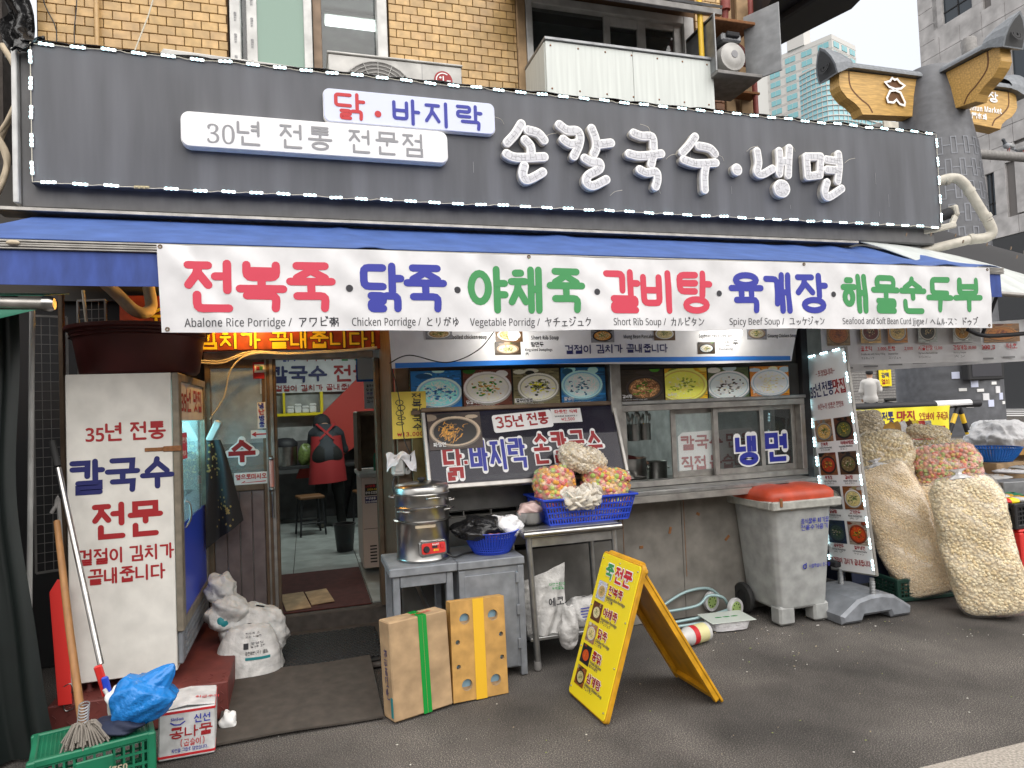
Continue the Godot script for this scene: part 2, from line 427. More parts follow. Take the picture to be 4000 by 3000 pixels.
# strokes of one character in an em square (y down): [[points, closed], ...]
func strokes(ch: String) -> Array:
	var out := []
	var code := ch.unicode_at(0) - 0xAC00
	if code < 0 or code > 11171:
		if OTHER.has(ch): parse(OTHER[ch], Rect2(0.1, 0.1, 0.8, 0.8), out)
		return out
	var l := LEAD[code / 588]
	var v := VOWEL[(code % 588) / 28]
	var t := TAIL[code % 28]
	var end := t != " "
	var mixed := {"ㅘ": "ㅗㅏ", "ㅙ": "ㅗㅐ", "ㅚ": "ㅗㅣ", "ㅝ": "ㅜㅓ", "ㅞ": "ㅜㅔ", "ㅟ": "ㅜㅣ", "ㅢ": "ㅡㅣ"}
	var wide: float = 0.52 if v in "ㅐㅔㅒㅖ" else 0.6
	if mixed.has(v):
		jamo(l, Rect2(0.1, 0.1, 0.42, 0.2 if end else 0.34), out)
		jamo(mixed[v][0], Rect2(0.06, 0.36 if end else 0.5, 0.52, 0.2 if end else 0.34), out)
		jamo(mixed[v][1], Rect2(0.66, 0.06, 0.28, 0.54 if end else 0.88), out)
		if end: jamo(t, Rect2(0.22, 0.68, 0.66, 0.24), out)
	elif v in "ㅗㅛㅜㅠㅡ":
		jamo(l, Rect2(0.2, 0.08, 0.6, 0.24 if end else 0.36), out)
		jamo(v, Rect2(0.06, 0.36 if end else 0.5, 0.88, 0.22 if end else 0.38), out)
		if end: jamo(t, Rect2(0.2, 0.68, 0.6, 0.25), out)
	else:
		var lw := wide - 0.16
		if v in "ㅓㅕㅔㅖ": lw -= 0.06
		jamo(l, Rect2(0.08, 0.1 if end else 0.16, lw, 0.38 if end else 0.6), out)
		jamo(v, Rect2(wide, 0.06, 0.34 if v != "ㅣ" else 0.3, 0.52 if end else 0.88), out)
		if end: jamo(t, Rect2(0.24, 0.67, 0.62, 0.26), out)
	return out

# one stroke as a ribbon of half width w; put maps (x, y) to a place
func ribbon(st: SurfaceTool, src: PackedVector2Array, shut: bool, w: float, put: Callable, n3: Vector3, step := 0.0, cap := true) -> void:
	var p := PackedVector2Array()
	var cnt := src.size()
	for i in (cnt if shut else cnt - 1):
		var a := src[i]
		var b := src[(i + 1) % cnt]
		p.append(a)
		if step > 0.0:
			var k := int(a.distance_to(b) / step)
			for j in k: p.append(a.lerp(b, float(j + 1) / (k + 1)))
	if not shut: p.append(src[cnt - 1])
	cnt = p.size()
	var L := PackedVector2Array()
	var R := PackedVector2Array()
	for i in cnt:
		var d0 := (p[i] - p[(i - 1 + cnt) % cnt]).normalized()
		var d1 := (p[(i + 1) % cnt] - p[i]).normalized()
		if not shut and i == 0: d0 = d1
		if not shut and i == cnt - 1: d1 = d0
		var n0 := V2(-d0.y, d0.x)
		var n1 := V2(-d1.y, d1.x)
		var m := (n0 + n1).normalized()
		if m == Vector2.ZERO: m = n0
		m /= maxf(0.6, m.dot(n1))
		L.append(p[i] + m * w); R.append(p[i] - m * w)
	for i in (cnt if shut else cnt - 1):
		var j := (i + 1) % cnt
		var a: Vector3 = put.call(L[i]); var b: Vector3 = put.call(L[j]); var c: Vector3 = put.call(R[j]); var d: Vector3 = put.call(R[i])
		tri(st, a, b, c, n3, n3, n3); tri(st, a, c, d, n3, n3, n3)
	if cap and not shut:
		for e in [0, cnt - 1]:
			var dir := (p[0] - p[1]).normalized() if e == 0 else (p[cnt - 1] - p[cnt - 2]).normalized()
			var o := V2(-dir.y, dir.x)
			var q := []
			for k in 6: q.append(put.call(p[e] + (o * cos(PI * k / 5) + dir * sin(PI * k / 5)) * w))
			for k in range(1, 5): tri(st, q[0], q[k], q[k + 1], n3, n3, n3)

var fonts := {}
func font(bold: bool, serif := false) -> SystemFont:
	var k := "%s%s" % [bold, serif]
	if not fonts.has(k):
		var f := SystemFont.new()
		f.font_names = PackedStringArray(["Droid Serif" if serif else "Droid Sans"])
		f.font_weight = 700 if bold else 400
		fonts[k] = f
	return fonts[k]

# width in em of a line of lettering
func latin(s: String, bold: bool, serif: bool) -> Array:
	var tm := TextMesh.new()
	tm.font = font(bold, serif); tm.font_size = 64; tm.pixel_size = 1.0 / 64.0; tm.depth = 0.0; tm.curve_step = 4.0
	tm.horizontal_alignment = HORIZONTAL_ALIGNMENT_LEFT; tm.text = s
	return [tm.get_mesh_arrays(), tm.get_aabb()]

# a line of lettering on st: at = left end of the base line frame, right and up are unit vectors, h is the em height,
# wide > 0 fits the line to that width; o: weight (share of em), bold, serif, lat (letters by outline font), gap, squeeze, grow, round, bend (Callable)
func text(st: SurfaceTool, s: String, at: Vector3, right: Vector3, up: Vector3, h: float, wide := 0.0, o := {}) -> void:
	var out := right.cross(up).normalized()
	var wt: float = o.get("weight", 0.11)
	var grow: float = o.get("grow", 0.0)
	var sq: float = o.get("squeeze", 1.0)
	var gap: float = o.get("gap", 0.04)
	var lift: float = o.get("lift", 0.0)
	var items := []
	var x := 0.0
	var i := 0
	while i < s.length():
		var ch := s[i]
		if ch == " ":
			x += o.get("space", 0.4)
			i += 1
			continue
		if ch.unicode_at(0) < 0x300 and (o.get("lat", true)):
			var run := ""
			while i < s.length() and s[i].unicode_at(0) < 0x300: run += s[i]; i += 1
			var la := latin(run, o.get("bold", true), o.get("serif", false))
			items.append([x, la[0]])
			x += (la[1] as AABB).end.x + 0.05 + (0.25 if run.ends_with(" ") else 0.0)
			continue
		var w := 1.0
		if ch in "·.,!": w = 0.5
		elif ch.unicode_at(0) < 0x300: w = 0.78
		items.append([x, ch, w])
		x += w * sq + gap
		i += 1
	var fx := h
	if wide > 0.0: fx = wide / maxf(x, 0.01)
	var bent: bool = o.has("bend")
	var bend = o.get("bend")
	var depth := 0
	var only: int = o.get("only", -1)
	var nth := -1
	for it in items:
		nth += 1
		if only >= 0 and nth != only: continue
		if it[1] is Array:
			var va: PackedVector3Array = it[1][Mesh.ARRAY_VERTEX]
			var ix = it[1][Mesh.ARRAY_INDEX]
			var n: int = ix.size() if ix != null and ix.size() > 0 else va.size()
			for k in range(0, n, 3):
				var q := []
				for e in 3:
					var p: Vector3 = va[ix[k + e]] if ix != null and ix.size() > 0 else va[k + e]
					var l := V2((it[0] + p.x) * fx, (p.y + 0.37) * h)
					q.append(bend.call(l, lift) if bent else at + right * l.x + up * l.y + out * lift)
				tri(st, q[0], q[1], q[2], out, out, out)
			continue
		var x0: float = it[0]
		var cw: float = it[2]
		for sk in strokes(it[1]):
			depth = (depth + 1) % 9
			var dz := lift + depth * 0.00012
			var p2 := PackedVector2Array()
			for p in sk[0]: p2.append(V2((x0 + (p.x if cw == 1.0 else (p.x - 0.5) * (1.0 if cw > 0.6 else 1.0) + cw * 0.5) * sq) * fx, (1.0 - p.y) * h))
			if o.get("round", false): p2 = rounded(p2, sk[1], wt * h * 0.7)
			var hw := (wt * 0.5 + grow) * minf(h, fx * 1.15)
			if it[1] == "·": hw *= 1.1
			var put := func(l: Vector2) -> Vector3: return bend.call(l, dz) if bent else at + right * l.x + up * l.y + out * dz
			ribbon(st, p2, sk[1], hw, put, out, 0.03 if bent else 0.0, o.get("cap", true))

func rounded(p: PackedVector2Array, shut: bool, r: float) -> PackedVector2Array:
	if shut and p.size() > 8: return p
	var out := PackedVector2Array()
	var n := p.size()
	for i in n:
		if not shut and (i == 0 or i == n - 1):
			out.append(p[i])
			continue
		var a := p[(i - 1 + n) % n]
		var b := p[(i + 1) % n]
		var d := minf(r, minf(a.distance_to(p[i]), b.distance_to(p[i])) * 0.45)
		var s := p[i] + (a - p[i]).normalized() * d
		var e := p[i] + (b - p[i]).normalized() * d
		for k in 4:
			var t := k / 3.0
			out.append(s.lerp(p[i], t).lerp(p[i].lerp(e, t), t))
	return out

# lettering as parts of a thing: large characters one by one, small print as one piece
func letters(called: String, parent: Node, m: Material, s: String, at: Vector3, h: float, wide := 0.0, o := {}, right := Vector3.RIGHT, up := Vector3.UP) -> Node:
	var n := s.replace(" ", "").length()
	if h < 0.075 or n < 2:
		var st := S()
		text(st, s, at, right, up, h, wide, o)
		return obj(called, st, m, parent)
	var last: Node = null
	for k in n:
		var st := S()
		var p := o.duplicate()
		p.only = k
		text(st, s, at, right, up, h, wide, p)
		var me := st.commit()
		if me.get_surface_count() > 0: last = inst(called, me, m, parent)
	return last

func _ready() -> void:
	rng.seed = 7
	# ---- camera, sky, sun, exposure ----
	var cam := Camera3D.new()
	cam.name = "camera"
	cam.position = V3(0, 1.6, 0)
	cam.rotation_degrees = V3(1.966, -16.938, -2.294)
	cam.fov = 58.87; cam.near = 0.05; cam.far = 600.0
	add_child(cam)
	cam.current = true
	var env := Environment.new()
	var sky := Sky.new()
	var ps := ProceduralSkyMaterial.new()
	ps.sky_top_color = Color(0.95, 0.955, 0.965); ps.sky_horizon_color = Color(0.59, 0.605, 0.63)
	ps.ground_bottom_color = Color(0.42, 0.41, 0.4); ps.ground_horizon_color = Color(0.6, 0.6, 0.6)
	ps.sky_curve = 2.3; ps.sky_energy_multiplier = 1.0
	var cn := FastNoiseLite.new()
	cn.seed = 5; cn.frequency = 0.006; cn.fractal_octaves = 4
	var ct := NoiseTexture2D.new()
	ct.width = 1024; ct.height = 512; ct.seamless = true; ct.noise = cn
	var cg := Gradient.new()
	cg.offsets = PackedFloat32Array([0.3, 0.75]); cg.colors = PackedColorArray([Color(0.0, 0.0, 0.0, 0.0), Color(0.6, 0.6, 0.61, 0.28)])
	ct.color_ramp = cg
	ps.sky_cover = ct
	sky.sky_material = ps
	env.background_mode = Environment.BG_SKY; env.sky = sky
	env.tonemap_mode = Environment.TONE_MAPPER_LINEAR
	env.tonemap_exposure = 2.5
	env.sdfgi_enabled = true; env.ssao_enabled = true; env.ssil_enabled = true
	var we := WorldEnvironment.new()
	we.name = "world"; we.environment = env
	add_child(we)
	var sun := DirectionalLight3D.new()
	sun.name = "sun"; sun.light_energy = 0.5; sun.light_angular_distance = 85.0
	sun.light_color = Color(1.0, 0.985, 0.97); sun.shadow_enabled = true
	sun.rotation_degrees = V3(-45, 8, 0)
	add_child(sun)
	make_materials()
	upper_building()
	shop_sign()
	awning()
	left_side()
	doorway()
	interior()
	counter()
	pavement()
	front_goods()
	snack_stall()
	gate_pillar()
	background()

func make_materials() -> void:
	T.blotch = noise_tex(1, 0.008, 5, 0.76, 1.0)
	T.dirt = noise_tex(2, 0.010, 6, 0.78, 1.0)
	T.soft = noise_tex(14, 0.012, 5, 0.90, 1.0)
	T.stain = noise_tex(12, 0.006, 6, 0.55, 1.0)
	T.grain = noise_tex(3, 0.09, 3, 0.62, 1.0)
	T.speck = speck_tex()
	T.fine = noise_tex(4, 0.25, 2, 0.0, 1.0)
	T.cell = noise_tex(6, 0.045, 3, 0.0, 1.0, 512, FastNoiseLite.TYPE_CELLULAR)
	T.wrinkle = noise_tex(8, 0.011, 5, 0.0, 1.0, 512, FastNoiseLite.TYPE_PERLIN)
	var V := Vector3.ONE
	# setting
	mat("tar", lin(0.39, 0.365, 0.342), 0.93, 0.0, "speck", V * 0.75, "speck", 0.6)
	M.tar.detail_enabled = true; M.tar.detail_blend_mode = BaseMaterial3D.BLEND_MODE_MUL; M.tar.detail_albedo = T.stain; M.tar.detail_uv_layer = BaseMaterial3D.DETAIL_UV_2
	M.tar.uv2_triplanar = true; M.tar.uv2_world_triplanar = true; M.tar.uv2_scale = V * 0.31
	mat("paving", lin(0.52, 0.47, 0.41), 0.9, 0.0, "grain", V * 1.5)
	mat("mortar", lin(0.10, 0.055, 0.025), 0.95)
	for k in 5:
		var f := 0.9 + 0.05 * k
		mat("tile%d" % k, lin(0.64 * f, 0.415 * f, (0.165 + 0.01 * (k % 3)) * f), 0.42, 0.0, "dirt", V * (1.1 + 0.2 * k))
	mat("tile_brown", lin(0.42, 0.19, 0.085), 0.5, 0.0, "dirt", V * 1.5)
	mat("render", lin(0.50, 0.34, 0.19), 0.9, 0.0, "dirt", V * 1.2)
	mat("pvc", lin(0.72, 0.72, 0.70), 0.45, 0.0, "dirt", V * 0.9)
	mat("white_paint", lin(0.68, 0.72, 0.69), 0.5, 0.0, "soft", V3(3.0, 0.15, 3.0))
	mat("ac_white", lin(0.66, 0.65, 0.62), 0.45, 0.0, "blotch", V)
	mat("galv", lin(0.36, 0.37, 0.38), 0.5, 0.6, "dirt", V * 1.7)
	mat("galv_dull", lin(0.30, 0.29, 0.28), 0.7, 0.2, "dirt", V * 1.9)
	mat("yellow_pipe", lin(0.78, 0.50, 0.03), 0.45)
	mat("red_pipe", lin(0.33, 0.075, 0.06), 0.6, 0.0, "dirt", V * 3.0)
	mat("cream_pipe", lin(0.60, 0.50, 0.36), 0.7, 0.0, "dirt", V * 2.0)
	mat("black_paint", lin(0.012, 0.012, 0.016), 0.6)
	mat("near_black", lin(0.02, 0.02, 0.022), 0.8)
	mat("ink", lin(0.035, 0.035, 0.04), 0.7)
	mat("rust", lin(0.30, 0.13, 0.05), 0.9, 0.0, "dirt", V * 6.0)
	# sign
	mat("sign_grey", lin(0.122, 0.127, 0.145), 0.55, 0.0, "blotch", V3(1.1, 0.12, 1.1))
	mat("sign_back", lin(0.15, 0.148, 0.15), 0.6, 0.0, "dirt", V3(1.4, 0.5, 1.4))
	mat("lightbox", lin(0.80, 0.80, 0.80), 0.35)
	mat("lightbox_blue", lin(0.60, 0.64, 0.80), 0.35)
	mat("letter_rim", lin(0.88, 0.87, 0.85), 0.5)
	mat("letter_face", lin(0.68, 0.68, 0.70), 0.6, 0.0, "soft", V * 5.0)
	mat("letter_side", lin(0.58, 0.54, 0.47), 0.6, 0.0, "dirt", V * 4.0)
	mat("grey_ink", lin(0.27, 0.27, 0.28), 0.6)
	mat("red", lin(0.50, 0.016, 0.022), 0.5)
	mat("dark_red", lin(0.31, 0.010, 0.014), 0.55)
	mat("blue_ink", lin(0.018, 0.026, 0.30), 0.5)
	mat("navy", lin(0.011, 0.014, 0.11), 0.5)
	mat("pink_red", lin(0.60, 0.045, 0.085), 0.55)
	mat("print_blue", lin(0.03, 0.038, 0.33), 0.55)
	mat("print_green", lin(0.045, 0.27, 0.085), 0.55)
	mat("charcoal", lin(0.03, 0.03, 0.038), 0.6)
	mat("white_ink", lin(0.80, 0.80, 0.80), 0.5)
	mat("yellow_ink", lin(0.80, 0.58, 0.03), 0.5)
	glow("led", Color(0.78, 0.97, 1.0), 3.2)
	mat("led_off", lin(0.45, 0.38, 0.22), 0.5)
	mat("cable", lin(0.62, 0.58, 0.48), 0.6)
	mat("black_cable", lin(0.02, 0.02, 0.02), 0.5)
	# cloth and sheet
	mat("awning_blue", lin(0.07, 0.145, 0.43), 0.62, 0.0, "dirt", V3(0.8, 0.8, 0.8), "fine", 0.02)
	mat("awning_blue_stained", lin(0.045, 0.09, 0.36), 0.7, 0.0, "dirt", V3(2.4, 0.7, 2.0))
	mat("vinyl", lin(0.82, 0.82, 0.84), 0.38, 0.0, "soft", V * 0.7)
	M.vinyl.backlight_enabled = true; M.vinyl.backlight = lin(0.12, 0.12, 0.12)
	M.awning_blue.backlight_enabled = true; M.awning_blue.backlight = lin(0.01, 0.03, 0.12)
	mat("tarp_green", lin(0.004, 0.009, 0.008), 0.5, 0.0, "blotch", V)
	mat("awning_green", lin(0.02, 0.16, 0.10), 0.6)
	mat("navy_cloth", lin(0.012, 0.018, 0.045), 0.75)
	# metal, plastics
	mat("steel", lin(0.56, 0.55, 0.53), 0.28, 1.0, "blotch", V * 2.0)
	mat("steel_dull", lin(0.46, 0.46, 0.45), 0.42, 0.9, "dirt", V * 1.6)
	mat("steel_panel", lin(0.27, 0.265, 0.25), 0.45, 0.7, "dirt", V3(1.0, 0.8, 1.0))
	mat("alu", lin(0.50, 0.48, 0.45), 0.42, 0.8, "dirt", V * 1.5)
	mat("brown_alu", lin(0.20, 0.14, 0.095), 0.5, 0.5, "dirt", V * 1.5)
	mat("door_panel", lin(0.23, 0.19, 0.19), 0.5, 0.3, "dirt", V * 1.2)
	mat("grey_paint", lin(0.28, 0.30, 0.33), 0.5, 0.15, "dirt", V * 1.6)
	mat("fridge_white", lin(0.74, 0.72, 0.67), 0.35, 0.0, "soft", V * 0.9)
	mat("fridge_frame", lin(0.30, 0.26, 0.20), 0.5, 0.4, "dirt", V * 2.0)
	mat("tub_red", lin(0.11, 0.018, 0.016), 0.5, 0.0, "blotch", V)
	mat("red_plate", lin(0.17, 0.035, 0.028), 0.65, 0.0, "dirt", V * 1.4)
	mat("plastic_red", lin(0.60, 0.03, 0.025), 0.4)
	mat("plastic_blue", lin(0.02, 0.06, 0.50), 0.35)
	mat("basket_blue", lin(0.02, 0.17, 0.58), 0.4)
	mat("crate_green", lin(0.012, 0.20, 0.10), 0.45, 0.0, "blotch", V)
	mat("crate_dark", lin(0.01, 0.045, 0.032), 0.55)
	mat("crate_black", lin(0.016, 0.016, 0.018), 0.5)
	mat("bin_grey", lin(0.42, 0.43, 0.42), 0.55, 0.0, "dirt", V * 1.3)
	mat("bin_orange", lin(0.58, 0.075, 0.03), 0.45, 0.0, "blotch", V * 1.2)
	mat("bin_rim", lin(0.46, 0.46, 0.42), 0.6, 0.0, "dirt", V * 2.2)
	mat("rubber", lin(0.02, 0.02, 0.02), 0.75)
	mat("mat_brown", lin(0.075, 0.063, 0.052), 0.95, 0.0, "dirt", V * 1.8)
	mat("mat_black", lin(0.022, 0.022, 0.022), 0.8)
	mat("carton", lin(0.50, 0.34, 0.19), 0.85, 0.0, "blotch", V * 2.0)
	mat("carton_orange", lin(0.62, 0.35, 0.10), 0.8, 0.0, "blotch", V * 2.0)
	mat("carton_white", lin(0.74, 0.74, 0.74), 0.7, 0.0, "blotch", V * 2.0)
	mat("tape_green", lin(0.01, 0.26, 0.04), 0.25)
	mat("tape_yellow", lin(0.72, 0.42, 0.03), 0.3)
	mat("board_yellow", lin(0.82, 0.66, 0.015), 0.4)
	mat("frame_yellow", lin(0.72, 0.36, 0.012), 0.45, 0.0, "blotch", V * 2.0)
	mat("poster_yellow", lin(0.86, 0.68, 0.11), 0.5)
	mat("sack_white", lin(0.66, 0.65, 0.63), 0.75, 0.0, "blotch", V * 3.0, "wrinkle", 1.2)
	mat("teal_ink", lin(0.01, 0.20, 0.22), 0.6)
	mat("blue_bag", lin(0.02, 0.22, 0.62), 0.22, 0.0, "", V * 3.0, "wrinkle", 1.5)
	M.blue_bag.backlight_enabled = true; M.blue_bag.backlight = lin(0.02, 0.12, 0.3)
	mat("black_bag", lin(0.012, 0.012, 0.013), 0.22, 0.0, "", V * 4.0, "wrinkle", 1.2)
	mat("paper", lin(0.76, 0.76, 0.75), 0.8)
	mat("film_white", lin(0.80, 0.80, 0.82), 0.35, 0.0, "", V * 4.0, "wrinkle", 1.0)
	mat("mop", lin(0.20, 0.18, 0.155), 0.95)
	mat("wood_pole", lin(0.36, 0.17, 0.055), 0.6, 0.0, "blotch", V3(6, 0.6, 6))
	mat("wood", lin(0.68, 0.41, 0.115), 0.5, 0.0, "blotch", V3(0.5, 4.0, 4.0))
	mat("wood_dark", lin(0.12, 0.05, 0.014), 0.7)
	mat("concrete", lin(0.24, 0.225, 0.20), 0.9, 0.0, "dirt", V)
	mat("concrete_dark", lin(0.10, 0.085, 0.075), 0.95, 0.0, "dirt", V * 2.0)
	mat("floor_tile", lin(0.42, 0.44, 0.43), 0.3, 0.0, "dirt", V * 0.8)
	mat("wall_white", lin(0.55, 0.56, 0.56), 0.7, 0.0, "blotch", V)
	mat("wall_dark", lin(0.06, 0.055, 0.05), 0.8)
	mat("wall_red", lin(0.40, 0.035, 0.025), 0.6)
	mat("board_red", lin(0.50, 0.07, 0.015), 0.5, 0.0, "stain", V * 1.6)
	mat("cabinet_pink", lin(0.50, 0.42, 0.38), 0.5)
	mat("clay", lin(0.6, 0.6, 0.58), 0.6)
	glass("pane", Color(0.9, 0.95, 0.95), 0.12)
	glass("pane_dark", Color(0.25, 0.27, 0.27), 0.42)
	glass("pane_green", Color(0.50, 0.62, 0.56), 0.75, 0.2)
	glass("film", Color(0.95, 0.95, 0.95), 0.10, 0.16)
	glass("pane_tint", Color(0.19, 0.18, 0.23), 0.72)
	M.pane_tint.metallic_specular = 0.32

# ---------- the brick building over the shop ----------
func upper_building() -> void:
	var b := thing("brick_building", "building storey clad in yellow glazed wall tiles above the dark shop sign", "building", V3(0, 0, -5.2))
	var st := S()
	# wall body, built round the two window openings
	bxx(st, -1.66, -0.46, 3.3, 5.6, -0.35, -0.012)
	bxx(st, 0.70, 1.80, 3.3, 5.6, -0.35, -0.012)
	bxx(st, -0.46, 0.70, 3.3, 4.02, -0.35, -0.012)
	bxx(st, 1.80, 3.42, 3.3, 4.24, -0.35, -0.012)
	bxx(st, 1.80, 3.42, 5.0, 5.6, -0.35, -0.012)
	bxx(st, -0.46, 0.70, 5.3, 5.6, -0.35, -0.012)
	bxx(st, 3.42, 3.98, 3.3, 5.6, -0.35, -0.012)
	obj("wall", st, M.mortar, b)
	st = S()
	for q in [[1.745, 1.82], [3.70, 3.80], [3.86, 3.985]]:
		bo("plaster_edge", M.render, b, q[0], q[1], 3.3, 5.6, -0.1, 0.02, 0.006)
	# wall tiles one by one
	var pw := 0.113
	var ph := 0.0655
	var bm := S()
	box(bm, Vector3.ZERO, V3(pw - 0.005, ph - 0.005, 0.016), 0.0025)
	var mesh := bm.commit()
	for a in [[-1.655, -0.462, 4.0, 4.86], [0.702, 1.742, 4.05, 5.0], [3.43, 3.698, 4.0, 5.25]]:
		var row := 0
		var y: float = a[2]
		while y < a[3]:
			var x: float = a[0] - (pw * 0.5 if row % 2 == 1 else 0.0)
			while x < a[1] - 0.01:
				var x0 := maxf(x, a[0])
				var x1 := minf(x + pw, a[1])
				if x1 - x0 > 0.02:
					var t := Transform3D(Basis().scaled(V3((x1 - x0 - 0.005) / (pw - 0.005), 1, 1)), V3((x0 + x1) / 2, y + ph / 2, -0.006 + rng.randf_range(-0.0012, 0.0012)))
					inst("wall_tile", mesh, M.tile_brown if a[0] > 3.0 and y < 4.4 else M["tile%d" % rng.randi_range(0, 4)], b, t)
				x += pw
			y += ph
			row += 1
	# left window
	var w := Node3D.new()
	w.name = "window"; b.add_child(w, true)
	st = S()
	for q in [[-0.445, -0.375], [0.61, 0.685]]: bxx(st, q[0], q[1], 4.02, 5.3, -0.12, 0.03, 0.004)
	bxx(st, -0.375, 0.61, 4.02, 4.07, -0.12, 0.03, 0.004)
	obj("frame", st, M.pvc, w)
	st = S()
	for q in [[-0.335, -0.262], [0.068, 0.128]]: bxx(st, q[0], q[1], 4.07, 5.3, -0.06, -0.02, 0.004)
	obj("sash", st, M.pvc, w)
	st = S()
	bxx(st, 0.135, 0.20, 4.07, 5.3, -0.11, -0.07, 0.003)
	obj("sash", st, M.brown_alu, w)
	bo("pane", M.pane_green, w, -0.262, 0.068, 4.07, 5.3, -0.043, -0.038)
	bo("pane", M.pane_dark, w, 0.20, 0.61, 4.07, 5.3, -0.093, -0.088)
	bo("pane", M.pane_dark, w, -0.375, -0.335, 4.07, 5.3, -0.093, -0.088)
	st = S()
	for k in 7:
		for q in [-0.41, -0.30]:
			text(st, "보호필름", V3(q + 0.012, 4.15 + k * 0.16, 0.0322 if q < -0.35 else -0.0178), Vector3.UP, Vector3.LEFT, 0.018, 0.07, {"weight": 0.16})
	obj("film_print", st, M.grey_ink, w)
	# right window under its small roof
	var w2 := Node3D.new()
	w2.name = "window"; b.add_child(w2, true)
	st = S()
	bxx(st, 1.825, 1.88, 4.25, 5.0, -0.1, 0.02, 0.004); bxx(st, 3.30, 3.40, 4.25, 5.0, -0.1, 0.02, 0.004)
	bxx(st, 1.88, 3.30, 4.93, 5.0, -0.1, 0.02, 0.004); bxx(st, 1.88, 3.30, 4.25, 4.30, -0.1, 0.02, 0.004)
	obj("frame", st, M.pvc, w2)
	st = S()
	for q in [[2.545, 2.60], [2.86, 2.94], [3.22, 3.298]]: bxx(st, q[0], q[1], 4.30, 4.93, -0.06, -0.02, 0.004)
	bxx(st, 2.60, 2.86, 4.85, 4.93, -0.06, -0.021, 0.004); bxx(st, 2.94, 3.22, 4.88, 4.93, -0.06, -0.021, 0.004)
	obj("sash", st, M.pvc, w2)
	bo("pane", M.pane_dark, w2, 1.88, 2.545, 4.30, 4.93, -0.05, -0.045)
	bo("pane", M.pane_dark, w2, 2.60, 2.86, 4.30, 4.85, -0.043, -0.038)
	bo("pane", M.pane_dark, w2, 2.94, 3.22, 4.30, 4.88, -0.043, -0.038)
	# upstairs room behind the panes
	st = S()
	bxx(st, -1.6, 3.9, 3.9, 3.95, -3.6, -0.36); bxx(st, -1.6, 3.9, 5.5, 5.55, -3.6, -0.36)
	bxx(st, -1.6, 3.9, 3.95, 5.5, -3.65, -3.6); bxx(st, 1.05, 1.1, 3.95, 5.5, -3.6, -0.36)
	bxx(st, -1.65, -1.6, 3.95, 5.5, -3.6, -0.36); bxx(st, 3.9, 3.95, 3.95, 5.5, -3.6, -0.36)
	obj("room", st, M.wall_white, b)
	var lamp := thing("ceiling_light", "lit fluorescent ceiling light seen through the upstairs window", "ceiling light", V3(0.72, 5.42, -6.7))
	bo("housing", M.ac_white, lamp, -0.45, 0.45, 0.03, 0.07, -0.1, 0.1, 0.01)
	bo("light_tube", glow("tube_glow", Color(0.93, 1.0, 0.98), 3.0), lamp, -0.43, 0.43, 0.0, 0.028, -0.08, 0.08, 0.01)
	var al := AreaLight3D.new()
	al.name = "tube_light"; al.area_size = V2(0.86, 0.16); al.light_energy = 0.5; al.shadow_enabled = true; al.light_color = Color(0.93, 1.0, 0.98)
	al.rotation_degrees.x = -90; al.position = V3(0, -0.01, 0)
	lamp.add_child(al)
	# little roof over the right window
	var c := thing("window_canopy", "grey sheet metal canopy over the upper right window", "canopy", V3(0, 0, -5.2))
	st = S()
	sheet(st, 24, 3, func(u, v): return V3(lerpf(1.62, 3.36, u), lerpf(5.12, 4.80, v) + 0.012 * sin(u * 75.0) * 0.3, lerpf(0.0, 0.5, v)), 0.02)
	obj("sheet", st, M.galv, c)
	bo("edge", M.galv_dull, c, 1.62, 3.36, 4.745, 4.795, 0.46, 0.5, 0.004)
	st = S(); bar(st, V3(1.70, 4.75, 0.45), V3(1.70, 4.95, 0.02), 0.03, 0.03)
	obj("bracket", st, M.rust, c)
	# white sheet metal box in front of the window
	c = thing("balcony_box", "weathered white metal box hung below the upper right window", "metal box", V3(0, 0, -5.2))
	for k in 2:
		st = S()
		var x0 := 1.80 + 0.725 * k
		bxx(st, x0, x0 + 0.7225, 3.86, 4.345, 0.48, 0.5, 0.003)
		obj("front_panel", st, M.white_paint, c)
	bo("side_panel", M.white_paint, c, 1.795, 1.815, 3.86, 4.345, 0.03, 0.478, 0.003)
	bo("side_panel", M.white_paint, c, 3.232, 3.25, 3.86, 4.345, 0.03, 0.478, 0.003)
	st = S()
	bxx(st, 1.79, 3.26, 4.347, 4.37, 0.465, 0.515, 0.003)
	bxx(st, 1.79, 1.825, 4.347, 4.37, 0.03, 0.463, 0.003)
	obj("top_rail", st, M.galv, c)
	st = S()
	for k in 7:
		for yy in [4.31, 3.98]: ell(st, V3(1.84 + k * 0.225, yy, 0.5), V3(0.008, 0.008, 0.006), 6, 4)
	obj("screw", st, M.rust, c)
	# two outdoor air conditioner units standing behind the sign
	air_unit(V3(0.22, 3.72, -4.8), true)
	var u := thing("air_conditioner", "flat white appliance top just above the sign below the left window", "air conditioner", V3(-0.84, 3.6, -4.8))
	st = S(); prism(st, PackedVector2Array([V2(0, 0), V2(0.86, 0), V2(0.86, 0.365), V2(0.83, 0.40), V2(0.02, 0.43), V2(0, 0.40)]), -0.25, 0.0, Transform3D(), 0.008)
	obj("casing", st, M.ac_white, u)
	# gas meter box with its pipes
	var g := thing("gas_meter_box", "open grey steel box holding a gas meter at the corner of the tiled wall", "meter box", V3(3.22, 4.20, -4.62))
	st = S()
	bxx(st, 0.0, 0.012, 0.03, 0.50, -0.42, 0.0, 0.002)
	obj("side_plate", st, M.galv, g)
	bo("bottom_plate", M.galv_dull, g, 0.0, 0.42, 0.0, 0.028, -0.42, 0.02, 0.003)
	bo("top_plate", M.rust, g, 0.0, 0.42, 0.46, 0.485, -0.42, -0.02, 0.003)
	bo("back_plate", M.galv_dull, g, 0.012, 0.41, 0.03, 0.458, -0.42, -0.41)
